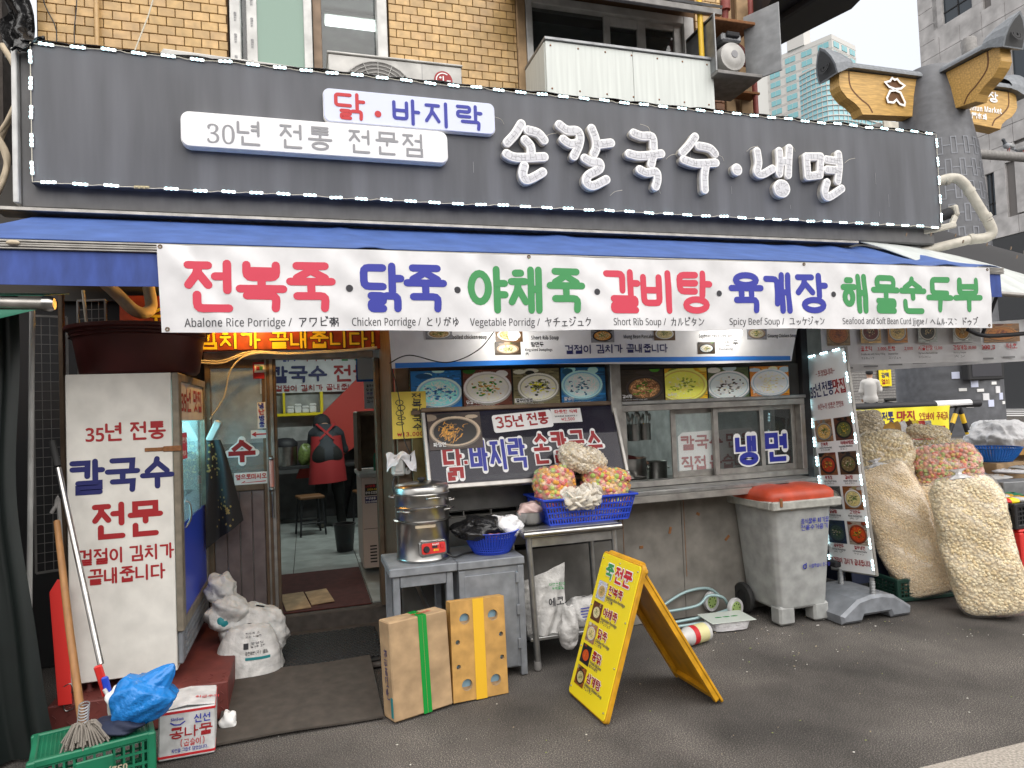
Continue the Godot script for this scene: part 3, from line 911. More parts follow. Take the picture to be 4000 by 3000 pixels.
	st = S(); box(st, V3(0.435, 0.29, 0.02), V3(0.012, 0.56, 0.30), 0.003, Basis(Vector3.UP, 0.5))
	obj("lid", st, M.galv, g)
	var gm := thing("gas_meter", "round cream gas meter inside the grey steel box", "gas meter", V3(3.42, 4.25, -4.74))
	st = S()
	lathe(st, [[0.0, 0.09], [0.07, 0.09], [0.085, 0.075], [0.115, 0.07], [0.12, 0.03], [0.12, -0.08], [0.0, -0.08]], 24, Transform3D(Basis(Vector3.RIGHT, PI / 2), V3(0, 0.14, 0.0)))
	obj("drum", st, M.ac_white, gm)
	st = S(); box(st, V3(0, 0.30, 0.0), V3(0.19, 0.07, 0.14), 0.015)
	obj("head", st, M.galv, gm)
	st = S(); box(st, V3(0.0, 0.315, 0.08), V3(0.12, 0.04, 0.03), 0.006)
	obj("counter", st, M.near_black, gm)
	st = S(); lathe(st, [[0.0, 0.003], [0.03, 0.003], [0.03, 0.0]], 16, Transform3D(Basis(Vector3.RIGHT, PI / 2), V3(0.0, 0.15, 0.092)))
	obj("dial", st, M.grey_ink, gm)
	var pz := thing("red_gas_pipe", "dull red pipe running from the meter box down the brick corner", "pipe", V3(3.9, 3.6, -5.08))
	st = S(); tube(st, smooth([V3(-0.33, 0.98, 0.25), V3(-0.24, 0.98, 0.2), V3(-0.2, 0.92, 0.2), V3(-0.2, 0.85, 0.2)], 4), 0.028, 10)
	obj("elbow", st, M.red_pipe, pz)
	st = S(); tube(st, [V3(0.03, 0.0, 0), V3(0.03, 0.86, 0), V3(0.03, 2.0, 0)], 0.024, 10)
	obj("pipe", st, M.red_pipe, pz)
	st = S(); tube(st, smooth([V3(-0.65, 1.47, 0.3), V3(-0.45, 1.45, 0.28), V3(-0.42, 1.35, 0.26), V3(-0.42, 1.18, 0.24)], 5), 0.028, 10)
	lathe(st, [[0.0, 0.04], [0.04, 0.04], [0.04, -0.04], [0.0, -0.04]], 12, Transform3D(Basis(), V3(-0.42, 1.31, 0.26)))
	obj("elbow", st, M.red_pipe, pz)
	bo("clamp", M.rust, pz, -0.12, 0.06, 0.70, 0.72, -0.1, 0.03, 0.002)
	var yp := thing("yellow_gas_pipe", "upright bright yellow gas pipe beside the meter box", "pipe", V3(3.18, 4.36, -4.75))
	st = S(); tube(st, [V3(0, 0, 0), V3(0, 1.0, 0)], 0.022, 12)
	obj("pipe", st, M.yellow_pipe, yp)
	# thin pipe and loose wires on the wall
	var cp := thing("cream_wall_pipe", "thin cream pipe running up the tiled wall at left", "pipe", V3(-1.29, 4.0, -5.16))
	st = S(); tube(st, [V3(0, 0, 0), V3(0, 1.1, 0)], 0.016, 8)
	obj("pipe", st, M.tile2, cp)
	for q in [[-1.56, 0.05, "curved"], [-1.42, -0.01, "straight"]]:
		var wr := thing("wall_wire", "%s black wire hanging on the yellow tiles at left" % q[2], "wire", V3(q[0], 4.0, -5.17))
		st = S(); tube(st, smooth([V3(0, 0, 0), V3(q[1] * 0.6, 0.25, 0.01), V3(-q[1], 0.5, 0.0), V3(q[1] * 0.5, 0.9, 0)], 5), 0.004, 5)
		obj("strand", st, M.black_cable, wr)
	var cord := thing("slanting_rope", "slanting white cord tied in front of the tiled wall", "cord", V3(-1.05, 4.08, -5.05))
	st = S(); tube(st, [V3(0, 0, 0), V3(0.1, 0.29, 0), V3(0.19, 0.6, 0.02)], 0.005, 5)
	obj("strand", st, M.cable, cord)
	# dark eave of the next roof
	var ev := thing("black_eave", "black roof eave jutting out beside the gas meter box", "eave", V3(0, 5.0, 0))
	st = S()
	prism(st, PackedVector2Array([V2(3.99, 5.75), V2(4.42, 5.62), V2(4.72, 4.74), V2(4.60, 4.2), V2(3.72, 4.2), V2(3.99, 5.0)]), 0.0, 0.22, Transform3D(Basis(Vector3.RIGHT, Vector3.FORWARD, Vector3.UP), Vector3.ZERO))
	obj("soffit", st, M.black_paint, ev)
	st = S(); bar(st, V3(4.05, -0.03, -5.55), V3(4.3, -0.03, -4.2), 0.05, 0.05, 0.004)
	obj("batten", st, M.near_black, ev)
	# dark clutter at the far left edge of the storey: black plastic over a brown post
	var bp := thing("black_plastic_bundle", "crumpled black plastic at the top left edge of the wall", "plastic sheet", V3(-1.74, 4.0, -5.1))
	st = S()
	sheet(st, 10, 20, func(uu, v): return V3(-0.07 + 0.16 * uu + 0.015 * sin(v * 31.0), 1.2 * v, 0.05 * sin(uu * 9.0 + v * 14.0) + 0.03 * sin(v * 37.0 + uu * 5.0)), 0.004)
	obj("plastic", st, M.black_bag, bp)
	var dp := thing("brown_post", "brown steel post at the far top left", "post", V3(-1.87, 3.3, -5.05))
	bo("shaft", M.brown_alu, dp, -0.05, 0.03, 0.0, 2.0, -0.05, 0.05, 0.004)
	var gw := thing("neighbour_wall", "dim grey wall of the neighbouring building at the top left edge", "wall", V3(-3.2, 0, -5.6))
	bo("wall", M.concrete_dark, gw, -1.6, 1.2, 0.0, 5.6, -0.2, 0.0)

func air_unit(at: Vector3, logo: bool) -> void:
	var a := thing("air_conditioner", "white outdoor air conditioner unit with a round red logo behind the sign", "air conditioner", at)
	var st := S()
	bxx(st, 0.0, 0.95, 0.0, 0.395, -0.32, 0.0, 0.006)
	obj("casing", st, M.ac_white, a)
	bo("top_cover", M.ac_white, a, -0.008, 0.958, 0.397, 0.412, -0.33, 0.01, 0.004)
	st = S()
	for k in 9:
		var r := 0.06 + 0.026 * k
		var pts := []
		for q in 33: pts.append(V3(0.34 + cos(TAU * q / 32.0) * r, 0.1 + sin(TAU * q / 32.0) * r, 0.008))
		tube(st, pts, 0.003, 4, false)
	for k in 16:
		var d := V3(cos(TAU * k / 16), sin(TAU * k / 16), 0)
		tube(st, [V3(0.34, 0.1, 0.010) + d * 0.06, V3(0.34, 0.1, 0.010) + d * 0.27], 0.003, 4, false)
	obj("fan_grille", st, M.ac_white, a)
	st = S(); lathe(st, [[0.0, 0.002], [0.275, 0.002]], 32, Transform3D(Basis(Vector3.RIGHT, PI / 2), V3(0.34, 0.1, 0.0)))
	obj("fan_opening", st, M.galv_dull, a)
	bo("seam", M.grey_ink, a, 0.655, 0.658, 0.0, 0.395, 0.0, 0.002)
	st = S(); lathe(st, [[0.0, 0.002], [0.068, 0.002]], 28, Transform3D(Basis(Vector3.RIGHT, PI / 2), V3(0.81, 0.285, 0.001)))
	var lg := obj("logo_disc", st, M.dark_red, a)
	st = S()
	var ring := PackedVector2Array()
	for q in 15: ring.append(V2(0.81, 0.285) + Vector2.from_angle(0.1 + TAU * 0.8 * q / 14.0 + 0.9) * 0.052)
	var put := func(l: Vector2) -> Vector3: return V3(l.x, l.y, 0.0045)
	ribbon(st, ring, false, 0.004, put, Vector3.BACK)
	ribbon(st, PackedVector2Array([V2(0.81, 0.312), V2(0.81, 0.262), V2(0.832, 0.262)]), false, 0.0045, put, Vector3.BACK)
	ribbon(st, PackedVector2Array([V2(0.838, 0.283), V2(0.862, 0.283)]), false, 0.004, put, Vector3.BACK)
	ribbon(st, PackedVector2Array([V2(0.788, 0.303), V2(0.789, 0.303)]), false, 0.008, put, Vector3.BACK)
	obj("logo_mark", st, M.white_ink, lg)

# ---------- the dark sign board ----------
const CHANNEL := {
	"손": "1.482 3.553 1.434 3.480 1.377 3.417|1.530 3.514 1.602 3.499 1.645 3.454|1.505 3.443 1.542 3.402 1.545 3.338|1.368 3.336 1.438 3.315 1.640 3.334|1.491 3.260 1.478 3.205 1.498 3.164 1.555 3.184 1.624 3.225",
	"칼": "1.765 3.572 1.821 3.538 1.897 3.539 1.918 3.497 1.903 3.430 1.865 3.356|1.789 3.470 1.840 3.441 1.898 3.451|2.010 3.565 2.036 3.495 2.039 3.429 2.019 3.383|2.052 3.452 2.155 3.471|1.946 3.345 1.998 3.321 2.057 3.320 2.055 3.275 1.970 3.226 1.950 3.175 2.002 3.151 2.105 3.201",
	"국": "2.342 3.559 2.409 3.542 2.490 3.542 2.499 3.463|2.297 3.403 2.389 3.393 2.559 3.422|2.489 3.394 2.473 3.337|2.377 3.291 2.432 3.272 2.508 3.282 2.517 3.226 2.500 3.174",
	"수": "2.852 3.571 2.803 3.509 2.741 3.447|2.881 3.504 2.972 3.493 3.017 3.455|2.744 3.390 2.847 3.368 3.019 3.385|2.931 3.356 2.914 3.273 2.912 3.174",
	"·": "3.203 3.346 3.203 3.343",
	"냉": "3.394 3.501 3.402 3.411 3.384 3.338 3.432 3.323 3.526 3.372|3.599 3.516 3.600 3.425 3.588 3.339|3.694 3.547 3.679 3.430 3.669 3.332|3.601 3.431 3.680 3.442|3.56 3.23 3.585 3.257 3.63 3.252 3.645 3.215 3.615 3.182 3.57 3.19 3.558 3.225",
	"면": "3.850 3.491 3.991 3.501|3.991 3.501 3.973 3.351|3.973 3.351 3.854 3.332|3.854 3.332 3.850 3.491|4.165 3.532 4.167 3.438 4.143 3.312|4.042 3.480 4.146 3.475|4.044 3.399 4.149 3.400|4.036 3.294 4.009 3.218 4.043 3.176 4.176 3.252"}

func stroke_poly(p: PackedVector2Array, w: float) -> PackedVector2Array:
	var best := PackedVector2Array()
	var big := PackedVector2Array()
	for q in p: big.append(q * 1000.0)
	for q in Geometry2D.offset_polyline(big, w * 1000.0, Geometry2D.JOIN_ROUND, Geometry2D.END_ROUND):
		if q.size() > best.size() and not Geometry2D.is_polygon_clockwise(q): best = q
	var out := PackedVector2Array()
	for i in best.size():
		if out.is_empty() or best[i].distance_to(out[out.size() - 1] * 1000.0) > 2.5: out.append(best[i] / 1000.0)
	return out

func led_string(called: String, label: String, route: Array, pitch: float, out: Vector3, dark := -1) -> void:
	var o := thing(called, label, "led string", route[0])
	var body := S()
	box(body, Vector3.ZERO, V3(0.082, 0.018, 0.007), 0.002)
	var bm := body.commit()
	var lens := S()
	for k in [-1, 0, 1]: ell(lens, V3(k * 0.027, 0, 0.004), V3(0.0105, 0.0085, 0.006), 8, 6)
	var lm := lens.commit()
	var n := 0
	var wire := [Vector3.ZERO]
	for i in route.size() - 1:
		var a: Vector3 = route[i] - route[0]
		var b: Vector3 = route[i + 1] - route[0]
		var dir := (b - a).normalized()
		var cnt := int(round(a.distance_to(b) / pitch))
		for k in cnt:
			var c := a.lerp(b, (k + 0.5) / cnt) + V3(0, rng.randf_range(-0.004, 0.004), 0)
			var bs := Basis(dir, out.cross(dir), out) * Basis(Vector3.BACK, rng.randf_range(-0.06, 0.06))
			var m := inst("led_module", bm, M.letter_rim if n != dark else M.led_off, o, Transform3D(bs, c))
			inst("lens", lm, M.led if n != dark else M.led_off, m)
			wire.append(c - dir * 0.06 - V3(0, 0.004, 0)); wire.append(c + dir * 0.06)
			n += 1
		wire.append(b)
	var st := S()
	tube(st, wire, 0.0028, 4)
	obj("wire", st, M.cable, o)

func shop_sign() -> void:
	var b := thing("sign_board", "long dark grey sign board running above the blue awning", "sign", V3(0, 0, -4.45))
	var st := S()
	bxx(st, -1.46, 5.26, 2.985, 3.805, -0.06, 0.0, 0.006)
	obj("face_panel", st, M.sign_grey, b)
	st = S()
	bxx(st, -1.53, 5.25, 2.86, 3.78, -0.16, -0.062, 0.01)
	obj("back_panel", st, M.sign_back, b)
	st = S()
	bxx(st, -1.56, -1.532, 2.88, 3.78, -0.15, -0.03, 0.004)
	obj("side_edge", st, M.pvc, b)
	bo("drip_rail", M.alu, b, -1.66, 4.4, 2.835, 2.857, -0.2, -0.03, 0.003)
	# torn black sheet along the top
	st = S()
	sheet(st, 160, 3, func(u, v): return V3(-1.5 + 6.75 * u, 3.808 + 0.012 * absf(sin(u * 83.0)) * absf(sin(u * 31.0)) + 0.006 * sin(v * 3.0), -0.14 + 0.15 * v), 0.003)
	sheet(st, 8, 6, func(u, v): return V3(-1.54 + 0.16 * u, 3.83 - 0.1 * v * (1.0 - u) + 0.02 * sin(u * 9.0 + v * 7.0), -0.05 + 0.07 * v), 0.003)
	obj("top_sheet", st, M.black_bag, b)
	# thin scratches left on the panel
	st = S()
	for k in 14:
		var x := rng.randf_range(0.9, 4.9)
		var y := rng.randf_range(3.02, 3.5)
		bxx(st, x, x + 0.0025, y, y + rng.randf_range(0.03, 0.12), 0.0015, 0.0022)
	obj("scratch", st, M.grey_ink, b)
	# two light boxes
	var l := thing("light_box", "long white light box with grey lettering on the sign board", "light box", V3(0.145, 3.345, -4.45))
	st = S(); prism(st, rrect(1.62, 0.212, 0.05, 6), 0.002, 0.062, Transform3D(), 0.004)
	obj("case", st, M.lightbox, l)
	st = S(); prism(st, rrect(1.626, 0.218, 0.053, 6), 0.001, 0.045)
	obj("rim", st, M.letter_rim, l)
	letters("lettering", l, M.grey_ink, "30년 전통 전문점", V3(-0.675, -0.082, 0.0645), 0.16, 1.35, {"weight": 0.095, "serif": true, "bold": false, "lat": true, "space": 0.5, "gap": 0.12})
	l = thing("light_box", "pale blue light box with red and blue lettering on the sign board", "light box", V3(0.73, 3.575, -4.45))
	st = S(); prism(st, rrect(1.13, 0.215, 0.04, 6), 0.002, 0.042, Transform3D(), 0.004)
	obj("case", st, M.lightbox_blue, l)
	st = S(); prism(st, rrect(1.136, 0.221, 0.043, 6), 0.001, 0.03)
	obj("rim", st, M.letter_rim, l)
	letters("lettering", l, M.red, "닭", V3(-0.505, -0.09, 0.0445), 0.18, 0.21, {"weight": 0.125, "round": true})
	st = S(); lathe(st, [[0.0, 0.001], [0.022, 0.001]], 14, Transform3D(Basis(Vector3.RIGHT, PI / 2), V3(-0.225, -0.035, 0.0445)))
	obj("dot", st, M.red, l)
	letters("lettering", l, M.blue_ink, "바지락", V3(-0.135, -0.092, 0.0445), 0.175, 0.64, {"weight": 0.13, "round": true, "gap": 0.14})
	# raised letters
	var rl := thing("raised_lettering", "thick white raised letters with cracked grey faces on the sign board", "lettering", V3(0, 0, -4.45))
	for ch in CHANNEL:
		var h := Node3D.new()
		h.name = "letter"; rl.add_child(h, true)
		var rim := S()
		var side := S()
		var face := S()
		var crack := S()
		var n := 0
		for part in CHANNEL[ch].split("|"):
			var f: PackedFloat64Array = part.split_floats(" ", false)
			var arr := []
			for k in range(0, f.size(), 2): arr.append(V2(f[k], f[k + 1]))
			var p := PackedVector2Array(smooth(arr, 4) if arr.size() > 2 else arr)
			var w := 0.032
			if ch == "·": w = 0.045
			var dz := n * 0.0005
			prism(side, stroke_poly(p, w), 0.001, 0.034 + dz)
			prism(rim, stroke_poly(p, w + 0.001), 0.0345 + dz, 0.055 + dz, Transform3D(), 0.003)
			var pl := stroke_poly(p, w - 0.0115)
			prism(face, pl, 0.0565 + dz, 0.058 + dz)
			var put := func(v: Vector2) -> Vector3: return V3(v.x, v.y, 0.0592 + dz)
			var cv := Curve2D.new()
			for q in p: cv.add_point(q)
			var d := 0.0
			while d <= cv.get_baked_length():
				var c := cv.sample_baked(d)
				var t := (cv.sample_baked(d + 0.004) - cv.sample_baked(d - 0.004)).normalized()
				if t == Vector2.ZERO: t = Vector2.UP
				var nn := V2(-t.y, t.x)
				var a := rng.randf_range(-0.008, 0.008)
				ribbon(crack, PackedVector2Array([c + nn * (w - 0.012), c + t * a, c - nn * (w - 0.012) + t * a * 0.5]), false, 0.0014, put, Vector3.BACK, 0.0, false)
				if rng.randf() < 0.6: ribbon(crack, PackedVector2Array([c + t * a, c + t * (a + 0.016) + nn * rng.randf_range(-0.01, 0.01), c + t * 0.034]), false, 0.0012, put, Vector3.BACK, 0.0, false)
				d += rng.randf_range(0.026, 0.05)
			n += 1
		obj("side", side, M.letter_side, h)
		obj("rim", rim, M.letter_rim, h)
		obj("face", face, M.letter_face, h)
		obj("crack", crack, M.grey_ink, h).set_meta("kind", "stuff")
	# loose wires sticking out behind the letters
	for q in [V3(1.37, 3.58, 0), V3(1.66, 3.5, 1), V3(2.5, 3.62, 2), V3(2.62, 3.42, 3), V3(3.12, 3.44, 4), V3(3.33, 3.53, 5), V3(3.78, 3.56, 6), V3(4.26, 3.5, 7), V3(2.56, 3.16, 8), V3(2.15, 3.12, 9)]:
		st = S()
		var s := -1.0 if int(q.z) % 2 == 0 else 1.0
		tube(st, smooth([V3(q.x, q.y - 0.02, 0.01), V3(q.x + 0.03 * s, q.y + 0.005, 0.03), V3(q.x + 0.09 * s, q.y + 0.02, 0.03)], 4), 0.0016, 4)
		obj("loose_wire", st, M.cable, rl)
	led_string("led_string", "string of lit white led modules edging the dark sign board", [V3(-1.45, 3.80, -4.442), V3(5.25, 3.80, -4.442), V3(5.25, 2.99, -4.442), V3(-1.45, 2.99, -4.442), V3(-1.45, 3.80, -4.442)], 0.1605, Vector3.BACK, 85)
	# shadowed gap and tube casing under the sign
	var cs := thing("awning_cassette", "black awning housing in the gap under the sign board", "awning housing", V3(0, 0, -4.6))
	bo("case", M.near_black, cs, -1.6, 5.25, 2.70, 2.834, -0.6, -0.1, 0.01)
	st = S(); tube(st, [V3(-1.5, 2.79, -0.02), V3(5.2, 2.79, -0.02)], 0.035, 12)
	obj("roller", st, M.brown_alu, cs)

# ---------- blue awning and the long white banner ----------
func banner_z(x: float, y: float) -> float:
	var z := 0.010 * sin(x * 2.3 + 0.6) + 0.005 * sin(x * 6.1 + y * 5.0) + 0.003 * sin(x * 13.0 - y * 9.0) + 0.0025 * sin(x * 23.0 + y * 31.0) * sin(x * 5.0)
	z += 0.022 * (2.44 - y) * sin(x * 4.0 + 1.0)
	z += 0.012 * exp(-pow((x + 0.52) / 0.07 + (y - 2.33) / 0.1, 2.0)) * clampf((2.43 - y) * 9.0, 0, 1) - 0.012 * exp(-pow((x + 0.44) / 0.05 + (y - 2.26) / 0.09, 2.0))
	z += 0.010 * exp(-pow((x - 4.36) / 0.05 - (y - 2.2) / 0.2, 2.0)) - 0.008 * exp(-pow((x - 4.2) / 0.04 - (y - 2.15) / 0.16, 2.0))
	return z

func awning() -> void:
	var a := thing("blue_awning", "wide blue fabric awning sloping out over the shop front", "awning", Vector3.ZERO)
	var st := S()
	var f := func(u: float, v: float) -> Vector3:
		var x := lerpf(-1.47 - 0.16 * v, 5.12 - 0.4 * v, u)
		var y := lerpf(2.825, 2.45, v) - 0.035 * sin(PI * v) * (0.6 + 0.4 * sin(x * 1.7))
		var fold := 0.012 * sin(x * 17.0 + v * 5.0) * smoothstep(3.0, 4.8, x) + 0.010 * exp(-pow((x - 0.25 - v * 0.1) / 0.05, 2.0)) + 0.014 * exp(-pow((x - 1.78 + v * 0.25) / 0.09, 2.0)) * (1.0 - v)
		return V3(x, y + fold, lerpf(-4.57, -3.56, v))
	sheet(st, 130, 18, f, 0.004)
	obj("canopy", st, M.awning_blue, a)
	st = S()
	for k in 4: bxx(st, -1.65, 4.74, 2.402 + k * 0.011, 2.411 + k * 0.011, -3.575, -3.548 + (k % 2) * 0.003, 0.002)
	bxx(st, -1.65, 4.74, 2.40, 2.448, -3.6, -3.576)
	obj("front_rail", st, M.alu, a)
	st = S()
	sheet(st, 60, 5, func(u, v): return V3(-1.65 + 6.37 * u, 2.40 - 0.16 * v, -3.565 + 0.008 * sin(u * 44.0) * v + 0.01 * v * sin(u * 19.0)), 0.003)
	obj("valance", st, M.awning_blue_stained, a)
	for x in [-0.9, 1.6, 4.2]:
		st = S()
		bar(st, V3(x, 2.74, -4.6), V3(x + 0.1, 2.42, -3.6), 0.035, 0.035, 0.004)
		obj("arm", st, M.alu, a)
	st = S()
	ell(st, V3(-1.235, 2.428, -3.54), V3(0.028, 0.012, 0.012), 8, 6)
	obj("end_clip", st, M.cream_pipe, a)
	var b := thing("white_banner", "long white vinyl banner with porridge and soup names hung from the awning", "banner", Vector3.ZERO)
	st = S()
	sheet(st, 220, 14, func(u: float, v: float):
		var x := lerpf(-0.65, 4.58, u)
		var y := lerpf(2.437, 2.02, v) - 0.012 * sin(PI * u) * 0.4 + 0.004 * sin(x * 5.0) * v
		return V3(x + 0.02 * v * (0.5 - u), y, -3.528 + banner_z(x, y)), 0.002)
	obj("sheet", st, M.vinyl, b)
	var bend := func(ox: float, oy: float) -> Callable:
		return func(l: Vector2, dz: float) -> Vector3: return V3(ox + l.x, oy + l.y, -3.528 + banner_z(ox + l.x, oy + l.y) + 0.0035 + dz)
	for q in [["전복죽", -0.535, 0.70, M.pink_red], ["닭죽", 0.285, 0.45, M.print_blue], ["야채죽", 0.85, 0.68, M.print_green], ["갈비탕", 1.645, 0.71, M.pink_red], ["육개장", 2.47, 0.715, M.print_blue], ["해물순두부", 3.285, 1.215, M.print_green]]:
		letters("lettering", b, q[3], q[0], Vector3.ZERO, 0.252, q[2], {"weight": 0.155, "round": true, "gap": 0.03, "bend": bend.call(q[1], 2.115)})
	st = S()
	for x in [0.23, 0.79, 1.60, 2.40, 3.225]:
		var rp := PackedVector2Array()
		for k in 16: rp.append(Vector2.from_angle(TAU * k / 16) * 0.009)
		ribbon(st, rp, true, 0.0088, func(l: Vector2): return V3(x + l.x, 2.235 + l.y, -3.528 + banner_z(x, 2.235) + 0.004), Vector3.BACK)
	obj("dot", st, M.charcoal, b)
	for q in [["Abalone Rice Porridge /", "アワビ粥", -0.54, 0.49, -0.025, 0.2], ["Chicken Porridge /", "とりがゆ", 0.235, 0.355, 0.61, 0.19], ["Vegetable Porridg /", "ヤチェジュク", 0.855, 0.40, 1.28, 0.28], ["Short Rib Soup /", "カルビタン", 1.69, 0.345, 2.06, 0.24], ["Spicy Beef Soup /", "ユッケジャン", 2.46, 0.39, 2.88, 0.27], ["Seafood and Soft Bean Curd Jjigae /", "ヘムル·スンドゥブ", 3.285, 0.72, 4.03, 0.42]]:
		letters("caption", b, M.charcoal, q[0], Vector3.ZERO, 0.056, q[3], {"bold": false, "bend": bend.call(q[2], 2.043)})
		letters("caption", b, M.charcoal, q[1], Vector3.ZERO, 0.056, q[5], {"weight": 0.09, "bend": bend.call(q[4], 2.037)})
	st = S()
	for p in [V2(-0.635, 2.425), V2(-0.615, 2.035), V2(1.2, 2.425), V2(3.02, 2.425), V2(4.56, 2.425), V2(4.545, 2.035)]:
		lathe(st, [[0.004, 0.003], [0.009, 0.004], [0.011, 0.001]], 10, Transform3D(Basis(Vector3.RIGHT, PI / 2), V3(p.x, p.y, -3.526 + banner_z(p.x, p.y))))
	obj("eyelet", st, M.brown_alu, b)

# ---------- bodies: tapered capsules joined smoothly, meshed as surface nets ----------
func body(st: SurfaceTool, bones: Array, cell: float, k: float) -> void:
	var lo := Vector3.INF
	var hi := -Vector3.INF
	for b in bones:
		var r := maxf(b[2], b[3]) + k + cell * 2.0
		for q in [b[0], b[1]]:
			lo = lo.min(q - Vector3.ONE * r); hi = hi.max(q + Vector3.ONE * r)
	var n := Vector3i(((hi - lo) / cell).ceil()) + Vector3i.ONE
	var F := PackedFloat32Array()
	F.resize(n.x * n.y * n.z); F.fill(1.0)
	var D := PackedFloat32Array()
	D.resize(F.size()); D.fill(9.0)
	var W := PackedInt32Array()
	W.resize(F.size())
	for bi in bones.size():
		var b = bones[bi]
		var a: Vector3 = b[0]
		var ab: Vector3 = b[1] - a
		var L := maxf(ab.length_squared(), 1e-9)
		var r := maxf(b[2], b[3]) + k + cell * 2.0
		var p0 := Vector3i(((a.min(b[1]) - Vector3.ONE * r - lo) / cell).floor()).max(Vector3i.ZERO)
		var p1 := Vector3i(((a.max(b[1]) + Vector3.ONE * r - lo) / cell).ceil()).min(n - Vector3i.ONE)
		for z in range(p0.z, p1.z + 1):
			for y in range(p0.y, p1.y + 1):
				var row := (z * n.y + y) * n.x
				for x in range(p0.x, p1.x + 1):
					var p := lo + V3(x, y, z) * cell - a
					var t := clampf(p.dot(ab) / L, 0.0, 1.0)
					var d := (p - ab * t).length() - lerpf(b[2], b[3], t)
					var i := row + x
					if d < D[i]:
						D[i] = d; W[i] = bi
					var h := maxf(k - absf(F[i] - d), 0.0) / k
					F[i] = minf(F[i], d) - h * h * k * 0.25
	var V := {}
	var step := [0, 1, n.x, n.x + 1, n.x * n.y, n.x * n.y + 1, n.x * n.y + n.x, n.x * n.y + n.x + 1]
	for z in n.z - 1:
		for y in n.y - 1:
			for x in n.x - 1:
				var i := (z * n.y + y) * n.x + x
				var ins := 0
				for s in step: if F[i + s] < 0.0: ins += 1
				if ins == 0 or ins == 8: continue
				var sum := Vector3.ZERO
				var c := 0
				for e in [[0, 1], [2, 3], [4, 5], [6, 7], [0, 2], [1, 3], [4, 6], [5, 7], [0, 4], [1, 5], [2, 6], [3, 7]]:
					var f0 := F[i + step[e[0]]]
					var f1 := F[i + step[e[1]]]
					if (f0 < 0.0) != (f1 < 0.0):
						var t := f0 / (f0 - f1)
						sum += V3(e[0] & 1, (e[0] >> 1) & 1, e[0] >> 2).lerp(V3(e[1] & 1, (e[1] >> 1) & 1, e[1] >> 2), t)
						c += 1
				var g := V3(F[i + 1] + F[i + step[3]] + F[i + step[5]] + F[i + step[7]] - F[i] - F[i + step[2]] - F[i + step[4]] - F[i + step[6]], F[i + step[2]] + F[i + step[3]] + F[i + step[6]] + F[i + step[7]] - F[i] - F[i + 1] - F[i + step[4]] - F[i + step[5]], F[i + step[4]] + F[i + step[5]] + F[i + step[6]] + F[i + step[7]] - F[i] - F[i + 1] - F[i + step[2]] - F[i + step[3]])
				V[i] = [lo + (V3(x, y, z) + sum / c) * cell, g.normalized(), bones[W[i]][4]]
	for i in V:
		for ax in 3:
			var a: int = [1, n.x, n.x * n.y][ax]
			var u: int = [n.x, n.x * n.y, 1][ax]
			var v: int = [n.x * n.y, 1, n.x][ax]
			if (F[i] < 0.0) == (F[i + a] < 0.0): continue
			if not (V.has(i - u) and V.has(i - v) and V.has(i - u - v)): continue
			var q := [V[i], V[i - u], V[i - u - v], V[i - v]]
			for t in [[0, 1, 2], [0, 2, 3]]:
				var A = q[t[0]]; var B = q[t[1]]; var C = q[t[2]]
				var order := [A, B, C]
				if (B[0] - A[0]).cross(C[0] - A[0]).dot(A[1] + B[1] + C[1]) > 0.0: order = [A, C, B]
				for e in order:
					st.set_color(e[2]); st.set_normal(e[1]); st.add_vertex(e[0])

# wall of crossing bars in the plane o + u*a + v*b
func lattice(st: SurfaceTool, o: Vector3, u: Vector3, v: Vector3, nu: int, nv: int, w: float, t: float) -> void:
	var n := u.cross(v).normalized()
	for i in nu + 1:
		bar(st, o + u * i / nu, o + u * i / nu + v, w, t, 0.0, n)
	for j in nv + 1:
		bar(st, o + v * j / nv + n * t * 0.12, o + v * j / nv + u + n * t * 0.12, w, t, 0.0, n)

# plastic crate, base centre at origin
func crate(called: String, label: String, at: Vector3, turn: float, s: Vector3, m: Material) -> Node3D:
	var c := thing(called, label, "crate", at, turn)
	var st := S()
	var hx := s.x / 2
	var hz := s.z / 2
	for sg in [-1.0, 1.0]:
		for q in [s.y - 0.03, 0.0]:
			bxx(st, -hx, hx, q, q + 0.03, sg * hz - 0.012, sg * hz + 0.012, 0.005)
			bxx(st, sg * hx - 0.012, sg * hx + 0.012, q + 0.0005, q + 0.0295, -hz, hz, 0.005)
		for sz in [-1.0, 1.0]: bxx(st, sg * hx - 0.02, sg * hx + 0.014, 0.001, s.y - 0.001, sz * hz - 0.016, sz * hz + 0.016, 0.006)
	obj("frame", st, m, c)
	st = S()
	for sg in [-1.0, 1.0]:
		lattice(st, V3(-hx, 0.03, sg * hz), V3(s.x, 0, 0), V3(0, s.y - 0.06, 0), 12, 4, 0.009, 0.01)
		lattice(st, V3(sg * hx, 0.03, -hz), V3(0, 0, s.z), V3(0, s.y - 0.06, 0), 8, 4, 0.009, 0.01)
	obj("side_grid", st, m, c)
	bo("name_plate", m, c, -hx * 0.32, hx * 0.32, 0.05, s.y - 0.05, hz + 0.002, hz + 0.014, 0.004)
	st = S(); lattice(st, V3(-hx, 0.02, -hz), V3(s.x, 0, 0), V3(0, 0, s.z), 10, 8, 0.01, 0.008)
	obj("floor_grid", st, m, c)
	return c

